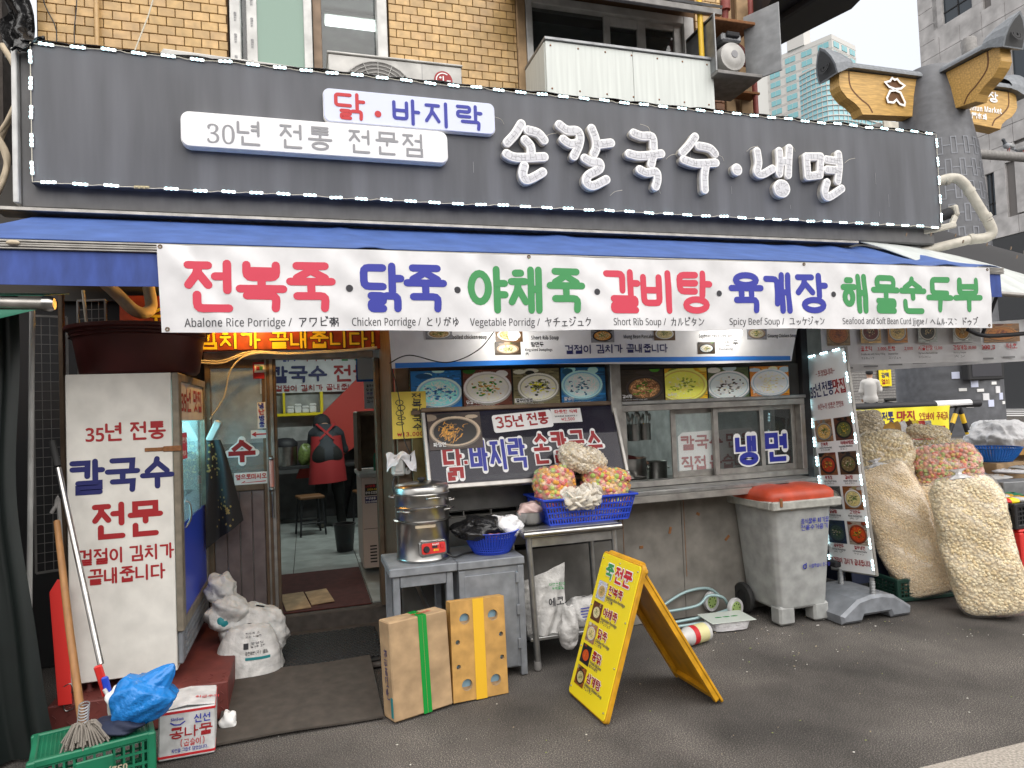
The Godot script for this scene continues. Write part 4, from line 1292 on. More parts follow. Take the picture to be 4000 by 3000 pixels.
# ---------- things left of the door ----------
func left_side() -> void:
	var st := S()
	var t := thing("green_tarp", "dark green tarpaulin curtain hanging at the far left edge", "tarpaulin", V3(0, 0, -3.95))
	sheet(st, 40, 24, func(u: float, v: float): return V3(lerpf(-2.3, -1.36 + 0.20 * pow(v, 3.0), u) + 0.012 * sin(v * 11.0), 2.25 * (1.0 - v) + 0.01, 0.05 * sin(u * 26.0 + v * 1.5) * (0.5 + 0.5 * v) + 0.02 * sin(u * 61.0) + 0.12 * u * v), 0.004)
	obj("cloth", st, M.tarp_green, t)
	t = thing("green_awning", "rolled green awning of the neighbouring stall at left", "awning", V3(-1.14, 2.16, -3.62))
	st = S()
	tube(st, [V3(-0.9, 0.02, 0.02), V3(0.0, 0.005, 0)], 0.028, 12)
	obj("roller", st, M.alu, t)
	st = S(); lathe(st, [[0.0, 0.025], [0.026, 0.025], [0.036, 0.01], [0.036, -0.02], [0.0, -0.02]], 14, Transform3D(Basis(Vector3.BACK, -PI / 2), V3(0.015, 0.005, 0)))
	obj("end_cap", st, M.steel, t)
	st = S()
	sheet(st, 10, 6, func(u: float, v: float): return V3(-0.9 + 0.9 * u, 0.11 - 0.07 * v, -0.35 + 0.36 * v), 0.003)
	sheet(st, 10, 6, func(u: float, v: float): return V3(-0.9 + 0.87 * u - 0.25 * v * u, -0.025 - 0.07 * v, 0.01 + 0.02 * sin(u * 9.0) * v), 0.003)
	obj("fabric", st, M.awning_green, t)
	st = S(); sheet(st, 10, 3, func(u: float, v: float): return V3(-0.9 + 0.65 * u - 0.1 * v, -0.097 - 0.05 * v, 0.012 + 0.02 * sin(u * 9.0)), 0.003)
	obj("hem", st, M.vinyl, t)
	t = thing("white_pole", "slender white upright pole beside the green tarpaulin", "pole", V3(-1.40, 0.0, -4.2))
	st = S(); tube(st, [V3(-0.03, 0.0, 0), V3(0.02, 2.25, 0)], 0.014, 8)
	obj("shaft", st, M.pvc, t)
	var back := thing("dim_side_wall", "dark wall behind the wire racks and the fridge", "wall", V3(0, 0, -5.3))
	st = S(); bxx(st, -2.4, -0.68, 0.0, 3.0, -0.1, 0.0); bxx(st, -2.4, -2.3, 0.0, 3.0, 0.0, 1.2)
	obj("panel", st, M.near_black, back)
	for q in [[-1.52, 0.75, 0.17, 1.5, -4.62, 0.35, "taller"], [-1.32, 1.80, 0.17, 0.56, -4.75, -0.3, "smaller upper"]]:
		t = thing("wire_rack", "%s wire mesh rack in the dark corner left of the fridge" % q[6], "rack", V3(q[0], q[1], q[4]), q[5])
		st = S(); lattice(st, Vector3.ZERO, V3(q[2], 0, 0), V3(0, q[3], 0), 4, int(q[3] / 0.055), 0.003, 0.003)
		obj("mesh", st, M.galv_dull, t)
		st = S(); lattice(st, Vector3.ZERO, V3(q[2], 0, 0), V3(0, q[3], 0), 1, 1, 0.012, 0.012)
		obj("frame", st, M.galv_dull, t)
	t = thing("brown_upright", "brown steel upright post left of the fridge", "post", V3(-1.335, 0.0, -4.5))
	bo("shaft", M.brown_alu, t, -0.012, 0.012, 0.0, 2.36, -0.02, 0.02, 0.003)
	t = thing("drain_duct", "bent cream plastic duct hanging above the red tub", "duct", V3(-1.2, 2.32, -4.62))
	st = S(); tube(st, smooth([V3(0.08, 0.12, 0.1), V3(0.14, 0.05, 0.03), V3(0.21, -0.03, 0), V3(0.26, -0.045, -0.05), V3(0.28, 0.01, -0.16), V3(0.26, 0.14, -0.2)], 6), 0.036, 12)
	obj("pipe", st, M.cream_pipe, t)
	t = thing("hanging_hose", "thin pale hose hanging behind the tub", "hose", V3(-1.25, 2.0, -4.6))
	st = S(); tube(st, smooth([V3(0.0, 0.4, 0), V3(0.015, 0.2, 0), V3(0.03, 0.0, 0)], 5), 0.009, 6)
	obj("tube", st, M.cable, t)
	for q in [[-1.62, 3.6, -4.75, "upper"], [-1.68, 3.1, -4.7, "lower"]]:
		t = thing("cable_bundle", "%s loop of cream cables at the left end of the sign" % q[3], "cable", V3(q[0], q[1], q[2]))
		st = S()
		for k in 3: tube(st, smooth([V3(-0.1 - 0.02 * k, -0.3, 0), V3(-0.02 + 0.02 * k, -0.05, 0.03 * k), V3(0.03 - 0.01 * k, 0.12, 0.02), V3(-0.08, 0.32, 0.0)], 6), 0.012 + 0.006 * (k % 2), 7)
		obj("strand", st, M.cream_pipe, t)
	# platform, fridge, tub
	t = thing("red_platform", "low platform of dull red chequer plate under the fridge", "platform", V3(-0.86, 0, -4.0))
	bo("plate", M.red_plate, t, -0.42, 0.42, 0.0, 0.195, -1.2, 0.0, 0.006)
	st = S()
	for i in 13:
		for j in 5:
			box(st, V3(-0.39 + 0.065 * i, 0.02 + 0.04 * j, 0.0015), V3(0.024, 0.005, 0.003), 0.001, Basis(Vector3.BACK, 0.8 if (i + j) % 2 == 0 else -0.8))
		for j in 3: box(st, V3(-0.39 + 0.065 * i, 0.1965, -0.03 - 0.05 * j), V3(0.024, 0.003, 0.005), 0.001, Basis(Vector3.UP, 0.8 if (i + j) % 2 == 0 else -0.8))
	obj("tread_bump", st, M.red_plate, t).set_meta("kind", "stuff")
	fridge()
	t = thing("brown_tub", "large round dark red plastic tub on top of the white fridge", "tub", V3(-0.93, 1.875, -4.52))
	st = S()
	lathe(st, [[0.0, 0.0], [0.30, 0.0], [0.315, 0.015], [0.345, 0.2], [0.36, 0.255], [0.385, 0.262], [0.388, 0.28], [0.365, 0.285], [0.35, 0.26], [0.30, 0.02], [0.0, 0.02]], 44)
	obj("bowl", st, M.tub_red, t)
	st = S()
	for y in [0.215, 0.235]: lathe(st, [[0.346 + y * 0.05, y], [0.356 + y * 0.05, y + 0.004], [0.346 + y * 0.05, y + 0.008]], 44)
	obj("rib", st, M.tub_red, t)
	# mop, pole, board and hook
	t = thing("mop", "string mop with a brown wooden handle standing in the green crate", "mop", V3(-0.95, 0.27, -3.38))
	st = S(); tube(st, [V3(0, 0.04, 0), V3(-0.12, 0.40, -0.26), V3(-0.26, 0.85, -0.58)], [0.017, 0.0165, 0.015], 10)
	obj("handle", st, M.wood_pole, t)
	st = S()
	for k in 8: lathe(st, [[0.019, 0.0], [0.023, 0.004], [0.019, 0.008]], 10, Transform3D(Basis(Vector3.RIGHT, 0.45), V3(0, 0.04 + 0.011 * k, 0.0 - 0.004 * k)))
	obj("wire_binding", st, M.galv, t)
	st = S()
	for k in 150:
		var a := rng.randf_range(-0.6, 2.2)
		var l := rng.randf_range(0.05, 0.115)
		var d := V3(cos(a) * (1.0 if k % 2 == 0 else -0.6), 0, sin(a) * 0.6 + 0.25)
		tube(st, smooth([V3(rng.randf_range(-0.03, 0.03), 0.035, rng.randf_range(-0.02, 0.02)), d * l * 0.5 + V3(0, 0.035 + rng.randf_range(0, 0.03), 0), d * l + V3(0, rng.randf_range(-0.035, 0.01), 0)], 3), 0.0045, 4, false)
	obj("strings", st, M.mop, t).set_meta("kind", "stuff")
	t = thing("silver_pole", "long silver pole of a floor squeegee leaning on the fridge", "squeegee", V3(-0.91, 0.20, -3.62))
	st = S(); tube(st, [V3(-0.045, 0.27, -0.06), V3(-0.32, 1.18, -0.44)], 0.014, 10)
	obj("handle", st, M.steel, t)
	st = S(); tube(st, [V3(-0.325, 1.19, -0.447), V3(-0.36, 1.32, -0.484)], 0.016, 10)
	obj("grip", st, M.rubber, t)
	st = S(); box(st, V3(-0.035, 0.2, -0.04), V3(0.035, 0.15, 0.02), 0.006, Basis(Vector3.BACK, 0.25))
	obj("red_joint", st, M.plastic_red, t)
	st = S(); box(st, V3(-0.002, 0.13, -0.02), V3(0.03, 0.19, 0.018), 0.006, Basis(Vector3.BACK, 0.2))
	obj("blue_joint", st, M.plastic_blue, t)
	st = S(); tube(st, smooth([V3(-0.02, 0.17, -0.01), V3(0.0, 0.13, 0.0), V3(0.005, 0.05, 0.0), V3(0.03, 0.0, 0.0)], 4), 0.009, 8)
	obj("lever", st, M.pvc, t)
	t = thing("red_shovel_board", "narrow red plastic board leaning against the fridge", "board", V3(-1.265, 0.2, -3.99))
	st = S(); prism(st, PackedVector2Array([V2(0.0, 0.56), V2(0.035, 0.62), V2(0.075, 0.6), V2(0.10, 0.0), V2(0.04, 0.0)]), 0.0, 0.012, Transform3D(Basis(Vector3.RIGHT, -0.06), Vector3.ZERO), 0.002)
	obj("board", st, M.plastic_red, t)
	t = thing("wall_broom_handle", "grey upright handle standing behind the red board", "handle", V3(-1.22, 0.2, -4.05))
	st = S(); tube(st, smooth([V3(-0.05, 0.95, -0.03), V3(-0.03, 0.98, -0.03), V3(-0.015, 0.95, -0.03), V3(0.02, 0.0, 0.0)], 5), 0.01, 8)
	obj("shaft", st, M.galv_dull, t)
	t = thing("metal_hook", "S shaped wire hook on the red platform edge", "hook", V3(-1.20, 0.2, -3.985))
	st = S(); tube(st, smooth([V3(0.0, 0.09, 0), V3(0.03, 0.1, 0), V3(0.035, 0.06, 0), V3(0.0, 0.02, 0), V3(0.005, -0.03, 0), V3(0.045, -0.02, 0), V3(0.05, 0.01, 0)], 5), 0.003, 6)
	obj("wire", st, M.steel, t)

func fridge() -> void:
	var f := thing("showcase_fridge", "tall white glass door fridge with red and blue lettering on its side", "fridge", V3(-0.935, 0.2, -4.1))
	var st := S()
	bxx(st, -0.27, -0.255, 0.06, 1.66, -1.04, 0.0, 0.004)
	bxx(st, -0.27, 0.235, 0.055, 1.665, -0.02, 0.002, 0.004)
	bxx(st, -0.255, 0.235, 1.63, 1.66, -1.04, -0.021, 0.004)
	bxx(st, -0.255, 0.235, 0.06, 0.30, -1.04, -0.021)
	obj("cabinet", st, M.fridge_white, f)
	bo("far_wall", M.fridge_white, f, -0.25, 0.22, 0.30, 1.63, -1.04, -1.03)
	bo("inner_wall", glow("fridge_wall_glow", Color(0.66, 0.95, 1.0), 1.6), f, -0.254, -0.245, 0.30, 1.63, -1.02, -0.03)  # whole inner wall glows, standing in for the lit inside of the fridge
	st = S()
	for y in [0.62, 0.92, 1.18]: bxx(st, -0.24, 0.19, y, y + 0.008, -1.0, -0.03)
	obj("shelf", st, M.galv, f)
	var fl := OmniLight3D.new()
	fl.name = "fridge_light"; fl.position = V3(-0.12, 1.45, -0.45); fl.light_energy = 0.16; fl.light_color = Color(0.62, 0.93, 1.0); fl.light_size = 0.1; fl.shadow_enabled = true
	f.add_child(fl)
	# door facing right
	var d := Node3D.new()
	d.name = "door"; f.add_child(d, true)
	st = S()
	bxx(st, 0.237, 0.272, 0.26, 1.665, -0.09, 0.0, 0.004); bxx(st, 0.237, 0.272, 0.26, 1.665, -1.04, -0.99, 0.004)
	bxx(st, 0.237, 0.272, 1.62, 1.665, -0.99, -0.09, 0.004); bxx(st, 0.237, 0.272, 0.26, 0.31, -0.99, -0.09, 0.004)
	obj("frame", st, M.fridge_frame, d)
	bo("pane", M.pane, d, 0.252, 0.258, 0.82, 1.40, -0.99, -0.09)
	bo("header_panel", M.fridge_white, d, 0.25, 0.26, 1.40, 1.62, -0.99, -0.09)
	bo("blue_panel", M.plastic_blue, d, 0.25, 0.26, 0.31, 0.82, -0.99, -0.09)
	st = S(); text(st, "35년 맛집", V3(0.2625, 1.45, -0.13), Vector3.FORWARD, Vector3.UP, 0.14, 0.8, {"weight": 0.14})
	obj("lettering", st, M.dark_red, d)
	st = S(); bxx(st, 0.2605, 0.2625, 1.18, 1.33, -0.3, -0.1)
	var nt := obj("price_note", st, M.pink_red, d)
	st = S(); text(st, "따뜻한 식혜", V3(0.2645, 1.27, -0.11), Vector3.FORWARD, Vector3.UP, 0.035, 0.17, {"weight": 0.14}); text(st, "₩2,500", V3(0.2645, 1.20, -0.13), Vector3.FORWARD, Vector3.UP, 0.035, 0.12, {"weight": 0.14})
	obj("note_print", st, M.white_ink, nt)
	st = S(); tube(st, smooth([V3(0.275, 0.95, -0.1), V3(0.30, 0.93, -0.11), V3(0.30, 0.85, -0.12), V3(0.275, 0.8, -0.11)], 4), 0.006, 6)
	obj("handle", st, M.steel, d)
	st = S(); bxx(st, 0.19, 0.28, 1.235, 1.265, -0.015, 0.008, 0.003); bxx(st, 0.10, 0.19, 1.24, 1.26, 0.003, 0.007, 0.002)
	obj("latch", st, M.rust, f)
	st = S(); bxx(st, 0.236, 0.262, 0.08, 0.255, -1.04, -0.02, 0.006)
	for k in 4: bxx(st, 0.262, 0.268, 0.10 + k * 0.04, 0.12 + k * 0.04, -0.95, -0.1, 0.002)
	obj("kick_grille", st, M.grey_paint, f)
	for q in [[-0.2, -0.06], [0.18, -0.06], [-0.2, -0.95], [0.18, -0.95]]:
		st = S(); lathe(st, [[0.0, 0.06], [0.012, 0.06], [0.012, 0.01], [0.025, 0.0], [0.0, 0.0]], 10, Transform3D(Basis(), V3(q[0], -0.003, q[1])))
		obj("foot", st, M.red_plate, f)
	letters("lettering", f, M.dark_red, "35년 전통", V3(-0.182, 1.305, 0.0035), 0.10, 0.39, {"weight": 0.13, "space": 0.35})
	letters("lettering", f, M.navy, "칼국수", V3(-0.255, 1.03, 0.0035), 0.185, 0.50, {"weight": 0.15})
	letters("lettering", f, M.dark_red, "전문", V3(-0.155, 0.79, 0.0035), 0.19, 0.34, {"weight": 0.15})
	letters("lettering", f, M.dark_red, "겉절이 김치가", V3(-0.225, 0.66, 0.0035), 0.085, 0.46, {"weight": 0.13, "space": 0.3})
	letters("lettering", f, M.dark_red, "끝내줍니다", V3(-0.18, 0.555, 0.0035), 0.085, 0.37, {"weight": 0.13})

# ---------- sliding door and its header ----------
func doorway() -> void:
	var w := thing("shop_front_wall", "wall and dark frame round the open shop doorway", "wall", V3(0, 0, -5.25))
	var st := S()
	bxx(st, -2.4, 0.56, 2.44, 3.35, -0.12, 0.0)
	obj("lintel", st, M.wall_dark, w)
	bo("side_panel", M.brown_alu, w, 0.545, 0.566, 0.035, 2.44, 0.0, 0.70, 0.004)
	bo("head_rail", M.alu, w, -0.68, 0.50, 2.02, 2.075, -0.1, 0.03, 0.005)
	bo("jamb", M.brown_alu, w, 0.505, 0.543, 0.16, 2.02, -0.1, 0.03, 0.005)
	bo("threshold", M.concrete_dark, w, -0.70, 0.56, 0.0, 0.15, -0.12, -0.02, 0.01)
	# header board with flame red print
	var h := thing("header_sign", "flame red header board with yellow lettering over the door", "sign", V3(0, 0, -5.12))
	bo("board", M.board_red, h, -1.18, 0.55, 2.078, 2.46, -0.1, 0.0, 0.004)
	for q in [["김치가 끝내줍니다!", -0.70, 2.085, 0.125, 1.23], ["손칼국수", -0.99, 2.25, 0.15, 0.7]]:
		letters("outline", h, M.near_black, q[0], V3(q[1], q[2], 0.0025), q[3], q[4], {"weight": 0.14, "grow": 0.03, "space": 0.4, "lat": false})
		letters("lettering", h, M.yellow_ink, q[0], V3(q[1], q[2], 0.0048), q[3], q[4], {"weight": 0.13, "space": 0.4, "lat": false})
	# warm bulb that lights the header, behind the hanging banner
	bulb("warm_bulb", "warm light bulb under the awning above the sliding door", V3(-0.36, 2.36, -4.86), Color(1.0, 0.74, 0.36), 0.19)
	# sliding door
	var d := thing("sliding_door", "brown framed sliding door with glass above and panelling below", "door", V3(-0.45, 0.16, -5.25))
	st = S()
	bxx(st, -0.23, -0.19, 0.0, 1.86, -0.03, 0.015, 0.004); bxx(st, 0.15, 0.25, 0.0, 1.86, -0.03, 0.015, 0.004)
	bxx(st, -0.19, 0.15, 1.80, 1.86, -0.03, 0.015, 0.004); bxx(st, -0.19, 0.15, 0.92, 0.99, -0.03, 0.015, 0.004)
	obj("frame", st, M.brown_alu, d)
	st = S(); bxx(st, 0.172, 0.185, 0.0, 1.86, 0.016, 0.022, 0.002); bxx(st, 0.205, 0.228, 0.0, 1.86, 0.016, 0.026, 0.002)
	obj("edge_strip", st, M.alu, d)
	bo("pane", M.pane, d, -0.19, 0.15, 0.99, 1.80, -0.012, -0.007)
	for k in 4:
		bo("panel_board", M.door_panel, d, -0.189 + k * 0.085, -0.189 + k * 0.085 + 0.082, 0.0, 0.918, -0.025, 0.008 + 0.002 * (k % 2), 0.004)
	st = S()
	tube(st, [V3(0.205, 0.94, 0.06), V3(0.205, 1.13, 0.06)], 0.017, 10)
	obj("handle", st, mat("pink_grip", lin(0.55, 0.24, 0.2), 0.4), d)
	st = S()
	for y in [0.925, 1.145]: ell(st, V3(0.205, y, 0.055), V3(0.022, 0.018, 0.028), 10, 6)
	tube(st, [V3(0.207, 0.72, 0.04), V3(0.207, 0.92, 0.05)], 0.009, 6)
	obj("handle_boss", st, M.steel, d)
	# stickers on the glass
	text_sticker(d, "수", V3(-0.098, 1.10, -0.004), 0.20, 0.215, M.dark_red)
	var sg := func(x0: float, x1: float, y0: float, y1: float, m: Material) -> MeshInstance3D:
		var q := S()
		bxx(q, x0, x1, y0, y1, -0.005, -0.002)
		return obj("paper_sign", q, m, d)
	var a: Node = sg.call(0.07, 0.185, 1.29, 1.35, M.paper)
	a.position.z = 0.02
	st = S(); var put := func(l: Vector2) -> Vector3: return V3(l.x, l.y, 0.002)
	ribbon(st, PackedVector2Array([V2(0.175, 1.32), V2(0.09, 1.32)]), false, 0.005, put, Vector3.BACK, 0.0, false)
	ribbon(st, PackedVector2Array([V2(0.105, 1.334), V2(0.082, 1.32), V2(0.105, 1.306)]), false, 0.005, put, Vector3.BACK, 0.0, false)
	obj("arrow", st, M.red, a)
	a = sg.call(0.118, 0.175, 1.36, 1.55, M.paper)
	a.position.z = 0.03
	var yy := 1.505
	for q in [["냉", M.print_blue], ["난", M.red], ["방", M.print_blue], ["중", M.print_blue]]:
		letters("print", a, q[1], q[0], V3(0.127, yy, 0.0005), 0.04, 0.04, {"weight": 0.16})
		yy -= 0.045
	a = sg.call(-0.05, 0.18, 0.965, 1.05, M.paper)
	letters("print", a, M.red, "옆으로미시오", V3(-0.04, 1.0, 0.018), 0.04, 0.21, {"weight": 0.14})
	st = S(); ribbon(st, PackedVector2Array([V2(0.16, 0.983), V2(0.0, 0.978), V2(0.02, 0.988)]), false, 0.0035, func(l: Vector2): return V3(l.x, l.y, 0.018), Vector3.BACK)
	obj("arrow", st, M.red, a)
	a.position.z = 0.019
	for c in a.get_children(): c.position.z -= 0.017
	a = sg.call(0.095, 0.185, 1.72, 1.84, M.red)
	a.position.z = 0.021
	bo("white_field", M.paper, a, 0.105, 0.175, 1.765, 1.825, -0.001, 0.0005)
	bo("card_mark", M.dark_red, a, 0.118, 0.14, 1.78, 1.81, 0.001, 0.002)
	bo("card_mark", M.print_green, a, 0.141, 0.162, 1.78, 1.81, 0.001, 0.002)
	# what hangs round the door
	var c2 := thing("cable_run", "yellowed cables tied along the top of the door", "cable", V3(0, 0, -5.16))
	for k in 4:
		st = S()
		tube(st, smooth([V3(-0.72, 2.0 + 0.008 * k, 0.03), V3(-0.55, 1.99 + 0.008 * k, 0.04), V3(-0.36, 2.055 + 0.006 * k, 0.05), V3(-0.1, 2.045 + 0.004 * k, 0.05), V3(0.3, 2.06 + 0.005 * k, 0.05), V3(0.52, 2.08 + 0.004 * k, 0.05)] if k % 2 == 0 else [V3(-0.3, 2.05 + 0.004 * k, 0.05), V3(-0.42, 2.02, 0.05 + 0.005 * k), V3(-0.5, 1.92, 0.06), V3(-0.54, 1.75, 0.06), V3(-0.63, 1.6, 0.1)], 6), 0.006, 6)
		obj("strand", st, M.cable, c2)
	var ps := thing("power_strip", "white power strip hanging beside the fridge", "power strip", V3(-0.60, 1.52, -5.03))
	st = S(); box(st, V3(0, 0, 0), V3(0.05, 0.15, 0.035), 0.008, Basis(Vector3.BACK, -0.45))
	obj("case", st, M.ac_white, ps)
	var ap := thing("hanging_apron", "black apron with gold flowers hanging by the fridge door", "apron", V3(-0.58, 0.72, -5.0))
	st = S()
	var apf := func(u: float, v: float) -> Vector3: return V3(lerpf(-0.06 - 0.02 * v, 0.02 + 0.13 * pow(v, 0.8), u), 0.74 - 0.56 * v - 0.16 * v * v * (1.0 - u), 0.035 * sin(u * 9.0 + v * 2.0) * (0.3 + v))
	sheet(st, 14, 14, apf, 0.004)
	obj("cloth", st, M.near_black, ap)
	st = S()
	for k in 60:
		var uu := rng.randf_range(0.08, 0.9)
		var vv := rng.randf_range(0.08, 0.9)
		var cl := V2(0.3, 0.25) if k < 30 else V2(0.55, 0.75)
		uu = clampf(cl.x + rng.randfn(0, 0.13), 0.05, 0.95); vv = clampf(cl.y + rng.randfn(0, 0.09), 0.05, 0.95)
		var p: Vector3 = apf.call(uu, vv)
		ell(st, p + V3(0, 0, 0.003), V3(0.008, 0.008, 0.003), 6, 4)
	obj("flower_print", st, mat("gold_print", lin(0.30, 0.21, 0.06), 0.6), ap)

func text_sticker(parent: Node, s: String, at: Vector3, h: float, wide: float, m: Material, weight := 0.16) -> void:
	letters("sticker_edge", parent, M.white_ink, s, at, h, wide, {"weight": weight, "grow": 0.055, "lat": false})
	letters("sticker", parent, m, s, at + V3(0, 0, 0.0022), h, wide, {"weight": weight, "lat": false, "cap": false})

func bulb(called: String, label: String, at: Vector3, c: Color, e: float) -> void:
	var b := thing(called, label, "light bulb", at)
	var st := S()
	lathe(st, [[0.0, -0.055], [0.022, -0.05], [0.032, -0.03], [0.033, -0.01], [0.027, 0.015], [0.018, 0.03]], 16)
	obj("bulb_glass", st, glow(called + "_glow", c, 1.3), b)
	st = S(); lathe(st, [[0.018, 0.03], [0.027, 0.032], [0.03, 0.07], [0.02, 0.085], [0.0, 0.085]], 16)
	obj("socket", st, M.black_paint, b)
	var l := OmniLight3D.new()
	l.name = "bulb_light"; l.light_color = c; l.light_energy = e; l.light_size = 0.03; l.shadow_enabled = true; l.omni_range = 8.0; l.omni_attenuation = 2.0
	l.position = V3(0, -0.015, 0)
	b.add_child(l)

# ---------- the room behind the door ----------
func interior() -> void:
	var st := S()
	bxx(st, -1.6, 4.2, 0.05, 0.138, -10.2, -5.38)
	struct("shop_floor_base", st, M.concrete_dark)
	var fl := Node3D.new()
	fl.name = numbered("shop_floor"); fl.set_meta("kind", "structure"); add_child(fl)
	var tl := S()
	box(tl, Vector3.ZERO, V3(0.594, 0.012, 0.594), 0.002)
	var tm := tl.commit()
	for i in 5:
		for j in 8:
			inst("floor_tile", tm, M.floor_tile, fl, Transform3D(Basis(), V3(-1.05 + 0.6 * i, 0.144, -5.7 - 0.6 * j)))
	st = S()
	bxx(st, -1.6, 4.2, 0.1, 2.75, -10.3, -10.2); bxx(st, -1.7, -1.6, 0.1, 2.75, -10.2, -5.38); bxx(st, 4.2, 4.3, 0.1, 2.75, -10.2, -4.6)
	struct("shop_room_wall", st, M.wall_white)
	st = S(); bxx(st, -1.7, 4.3, 2.75, 2.83, -10.3, -5.2)
	struct("shop_ceiling", st, M.wall_white)
	st = S()
	bxx(st, -1.6, 1.9, 0.15, 1.25, -10.19, -10.16)
	struct("tiled_dado", st, mat("dado", lin(0.16, 0.16, 0.165), 0.5, 0.0, "blotch", Vector3.ONE))
	for q in [[0.3, -8.2, 0.55, "over the dining room"], [2.4, -7.0, 0.45, "over the kitchen"]]:
		var lamp := thing("room_light", "long fluorescent light on the ceiling %s" % q[3], "ceiling light", V3(q[0], 2.70, q[1]))
		bo("housing", M.ac_white, lamp, -0.6, 0.6, 0.02, 0.05, -0.07, 0.07, 0.006)
		bo("light_tube", M.tube_glow, lamp, -0.58, 0.58, 0.0, 0.018, -0.05, 0.05, 0.006)
		var al := AreaLight3D.new()
		al.name = "tube_light"; al.area_size = V2(1.16, 0.1); al.light_energy = q[2] * 2.2; al.shadow_enabled = true; al.light_color = Color(0.95, 1.0, 0.97)
		al.rotation_degrees.x = -90; al.position = V3(0, -0.012, 0)
		lamp.add_child(al)
	# red stair slab
	var sp := thing("red_stair", "red sloping underside of a staircase at the back of the room", "staircase", V3(0, 0, -9.75))
	st = S(); prism(st, PackedVector2Array([V2(0.22, 1.62), V2(1.07, 2.44), V2(1.4, 2.6), V2(1.4, 1.7), V2(0.68, 1.17), V2(0.1, 0.75), V2(-0.15, 0.75)]), -0.4, 0.0)
	obj("slab", st, M.wall_red, sp)
	st = S(); prism(st, PackedVector2Array([V2(0.5, 0.15), V2(1.9, 0.15), V2(1.9, 1.9), V2(0.72, 1.17)]), -0.38, -0.03)
	obj("side", st, M.near_black, sp)
	var bn := thing("room_banner", "white banner with noodle lettering on the back wall of the room", "banner", V3(-0.6, 1.93, -10.12))
	st = S(); sheet(st, 20, 6, func(u: float, v: float): return V3(1.6 * u, 0.62 * (1.0 - v), 0.012 * sin(u * 12.0)), 0.002)
	obj("sheet", st, M.vinyl, bn)
	letters("lettering", bn, M.print_blue, "닭 .", V3(0.3, 0.44, 0.02), 0.13, 0.2, {"weight": 0.13, "lat": false})
	letters("lettering", bn, M.dark_red, "바지락 .", V3(0.56, 0.44, 0.02), 0.13, 0.46, {"weight": 0.13, "lat": false})
	letters("lettering", bn, M.print_green, "멸치", V3(1.1, 0.44, 0.02), 0.13, 0.24, {"weight": 0.13})
	letters("lettering", bn, M.navy, "칼국수", V3(0.12, 0.14, 0.02), 0.24, 0.8, {"weight": 0.15})
	letters("lettering", bn, M.dark_red, "전문", V3(1.0, 0.14, 0.02), 0.24, 0.55, {"weight": 0.15})
	letters("lettering", bn, M.dark_red, "겉절이 김치가 끝내줍니다", V3(0.2, 0.02, 0.02), 0.09, 1.2, {"weight": 0.13})
	var sh := thing("yellow_shelf", "yellow wooden wall shelf with white foam boxes", "shelf", V3(-0.5, 1.60, -9.95))
	st = S(); bxx(st, 0, 0.74, 0, 0.04, -0.2, 0.0, 0.004); bxx(st, 0.70, 0.74, 0.04, 0.33, -0.2, 0.0, 0.004); bxx(st, 0.2, 0.23, 0.04, 0.33, -0.2, 0.0, 0.004)
	obj("board", st, M.board_yellow, sh)
	for k in 4:
		var fb := thing("foam_box", "white foam food box on the yellow shelf, number %s from the left" % ["one", "two", "three", "four"][k], "box", V3(-0.2 + 0.1 * k, 1.642, -10.03), 0.0, "foam boxes on the yellow shelf")
		st = S(); bxx(st, -0.045, 0.045, 0, 0.06 + 0.03 * (k % 2), -0.05, 0.05, 0.01); bxx(st, -0.048, 0.048, 0.062 + 0.03 * (k % 2), 0.10 + 0.03 * (k % 2), -0.05, 0.05, 0.014)
		obj("shell", st, M.paper, fb)
	# dark work table with pot and bag
	var tb := thing("work_table", "dark table along the back of the room", "table", V3(-0.2, 0.15, -9.6))
	bo("table_top", M.near_black, tb, -0.9, 1.3, 0.76, 0.80, -0.4, 0.3, 0.005)
	for q in [[-0.85, 0.25], [1.25, 0.25], [-0.85, -0.35], [1.25, -0.35]]:
		bo("leg", M.black_paint, tb, q[0] - 0.02, q[0] + 0.02, 0, 0.76, q[1] - 0.02, q[1] + 0.02)
	var pt := thing("rice_cooker", "steel and black rice cooker on the dark table", "rice cooker", V3(-0.27, 0.951, -9.45))
	lo("body", M.steel, pt, [[0.0, 0.0], [0.14, 0.0], [0.15, 0.03], [0.15, 0.25], [0.0, 0.25]], 24)
	lo("lid", M.black_paint, pt, [[0.155, 0.252], [0.16, 0.30], [0.10, 0.36], [0.0, 0.37]], 24)
	var gb := thing("vegetable_bag", "pale green printed bag of vegetables on the dark table", "bag", V3(-0.02, 0.951, -9.42))
	st = S(); sheet(st, 16, 12, func(u: float, v: float): return V3(0.085 * cos(-TAU * u) * pow(sin(PI * v), 0.5) * (1.0 + 0.2 * sin(u * 19.0 + v * 7.0)), 0.13 + 0.13 * cos(PI * v) * (1.0 + 0.2 * sin(u * 13.0)), 0.06 * sin(-TAU * u) * sin(PI * v)))
	obj("film", st, mat("green_film", lin(0.22, 0.30, 0.08), 0.4, 0.0, "stain", Vector3.ONE * 7.0), gb)
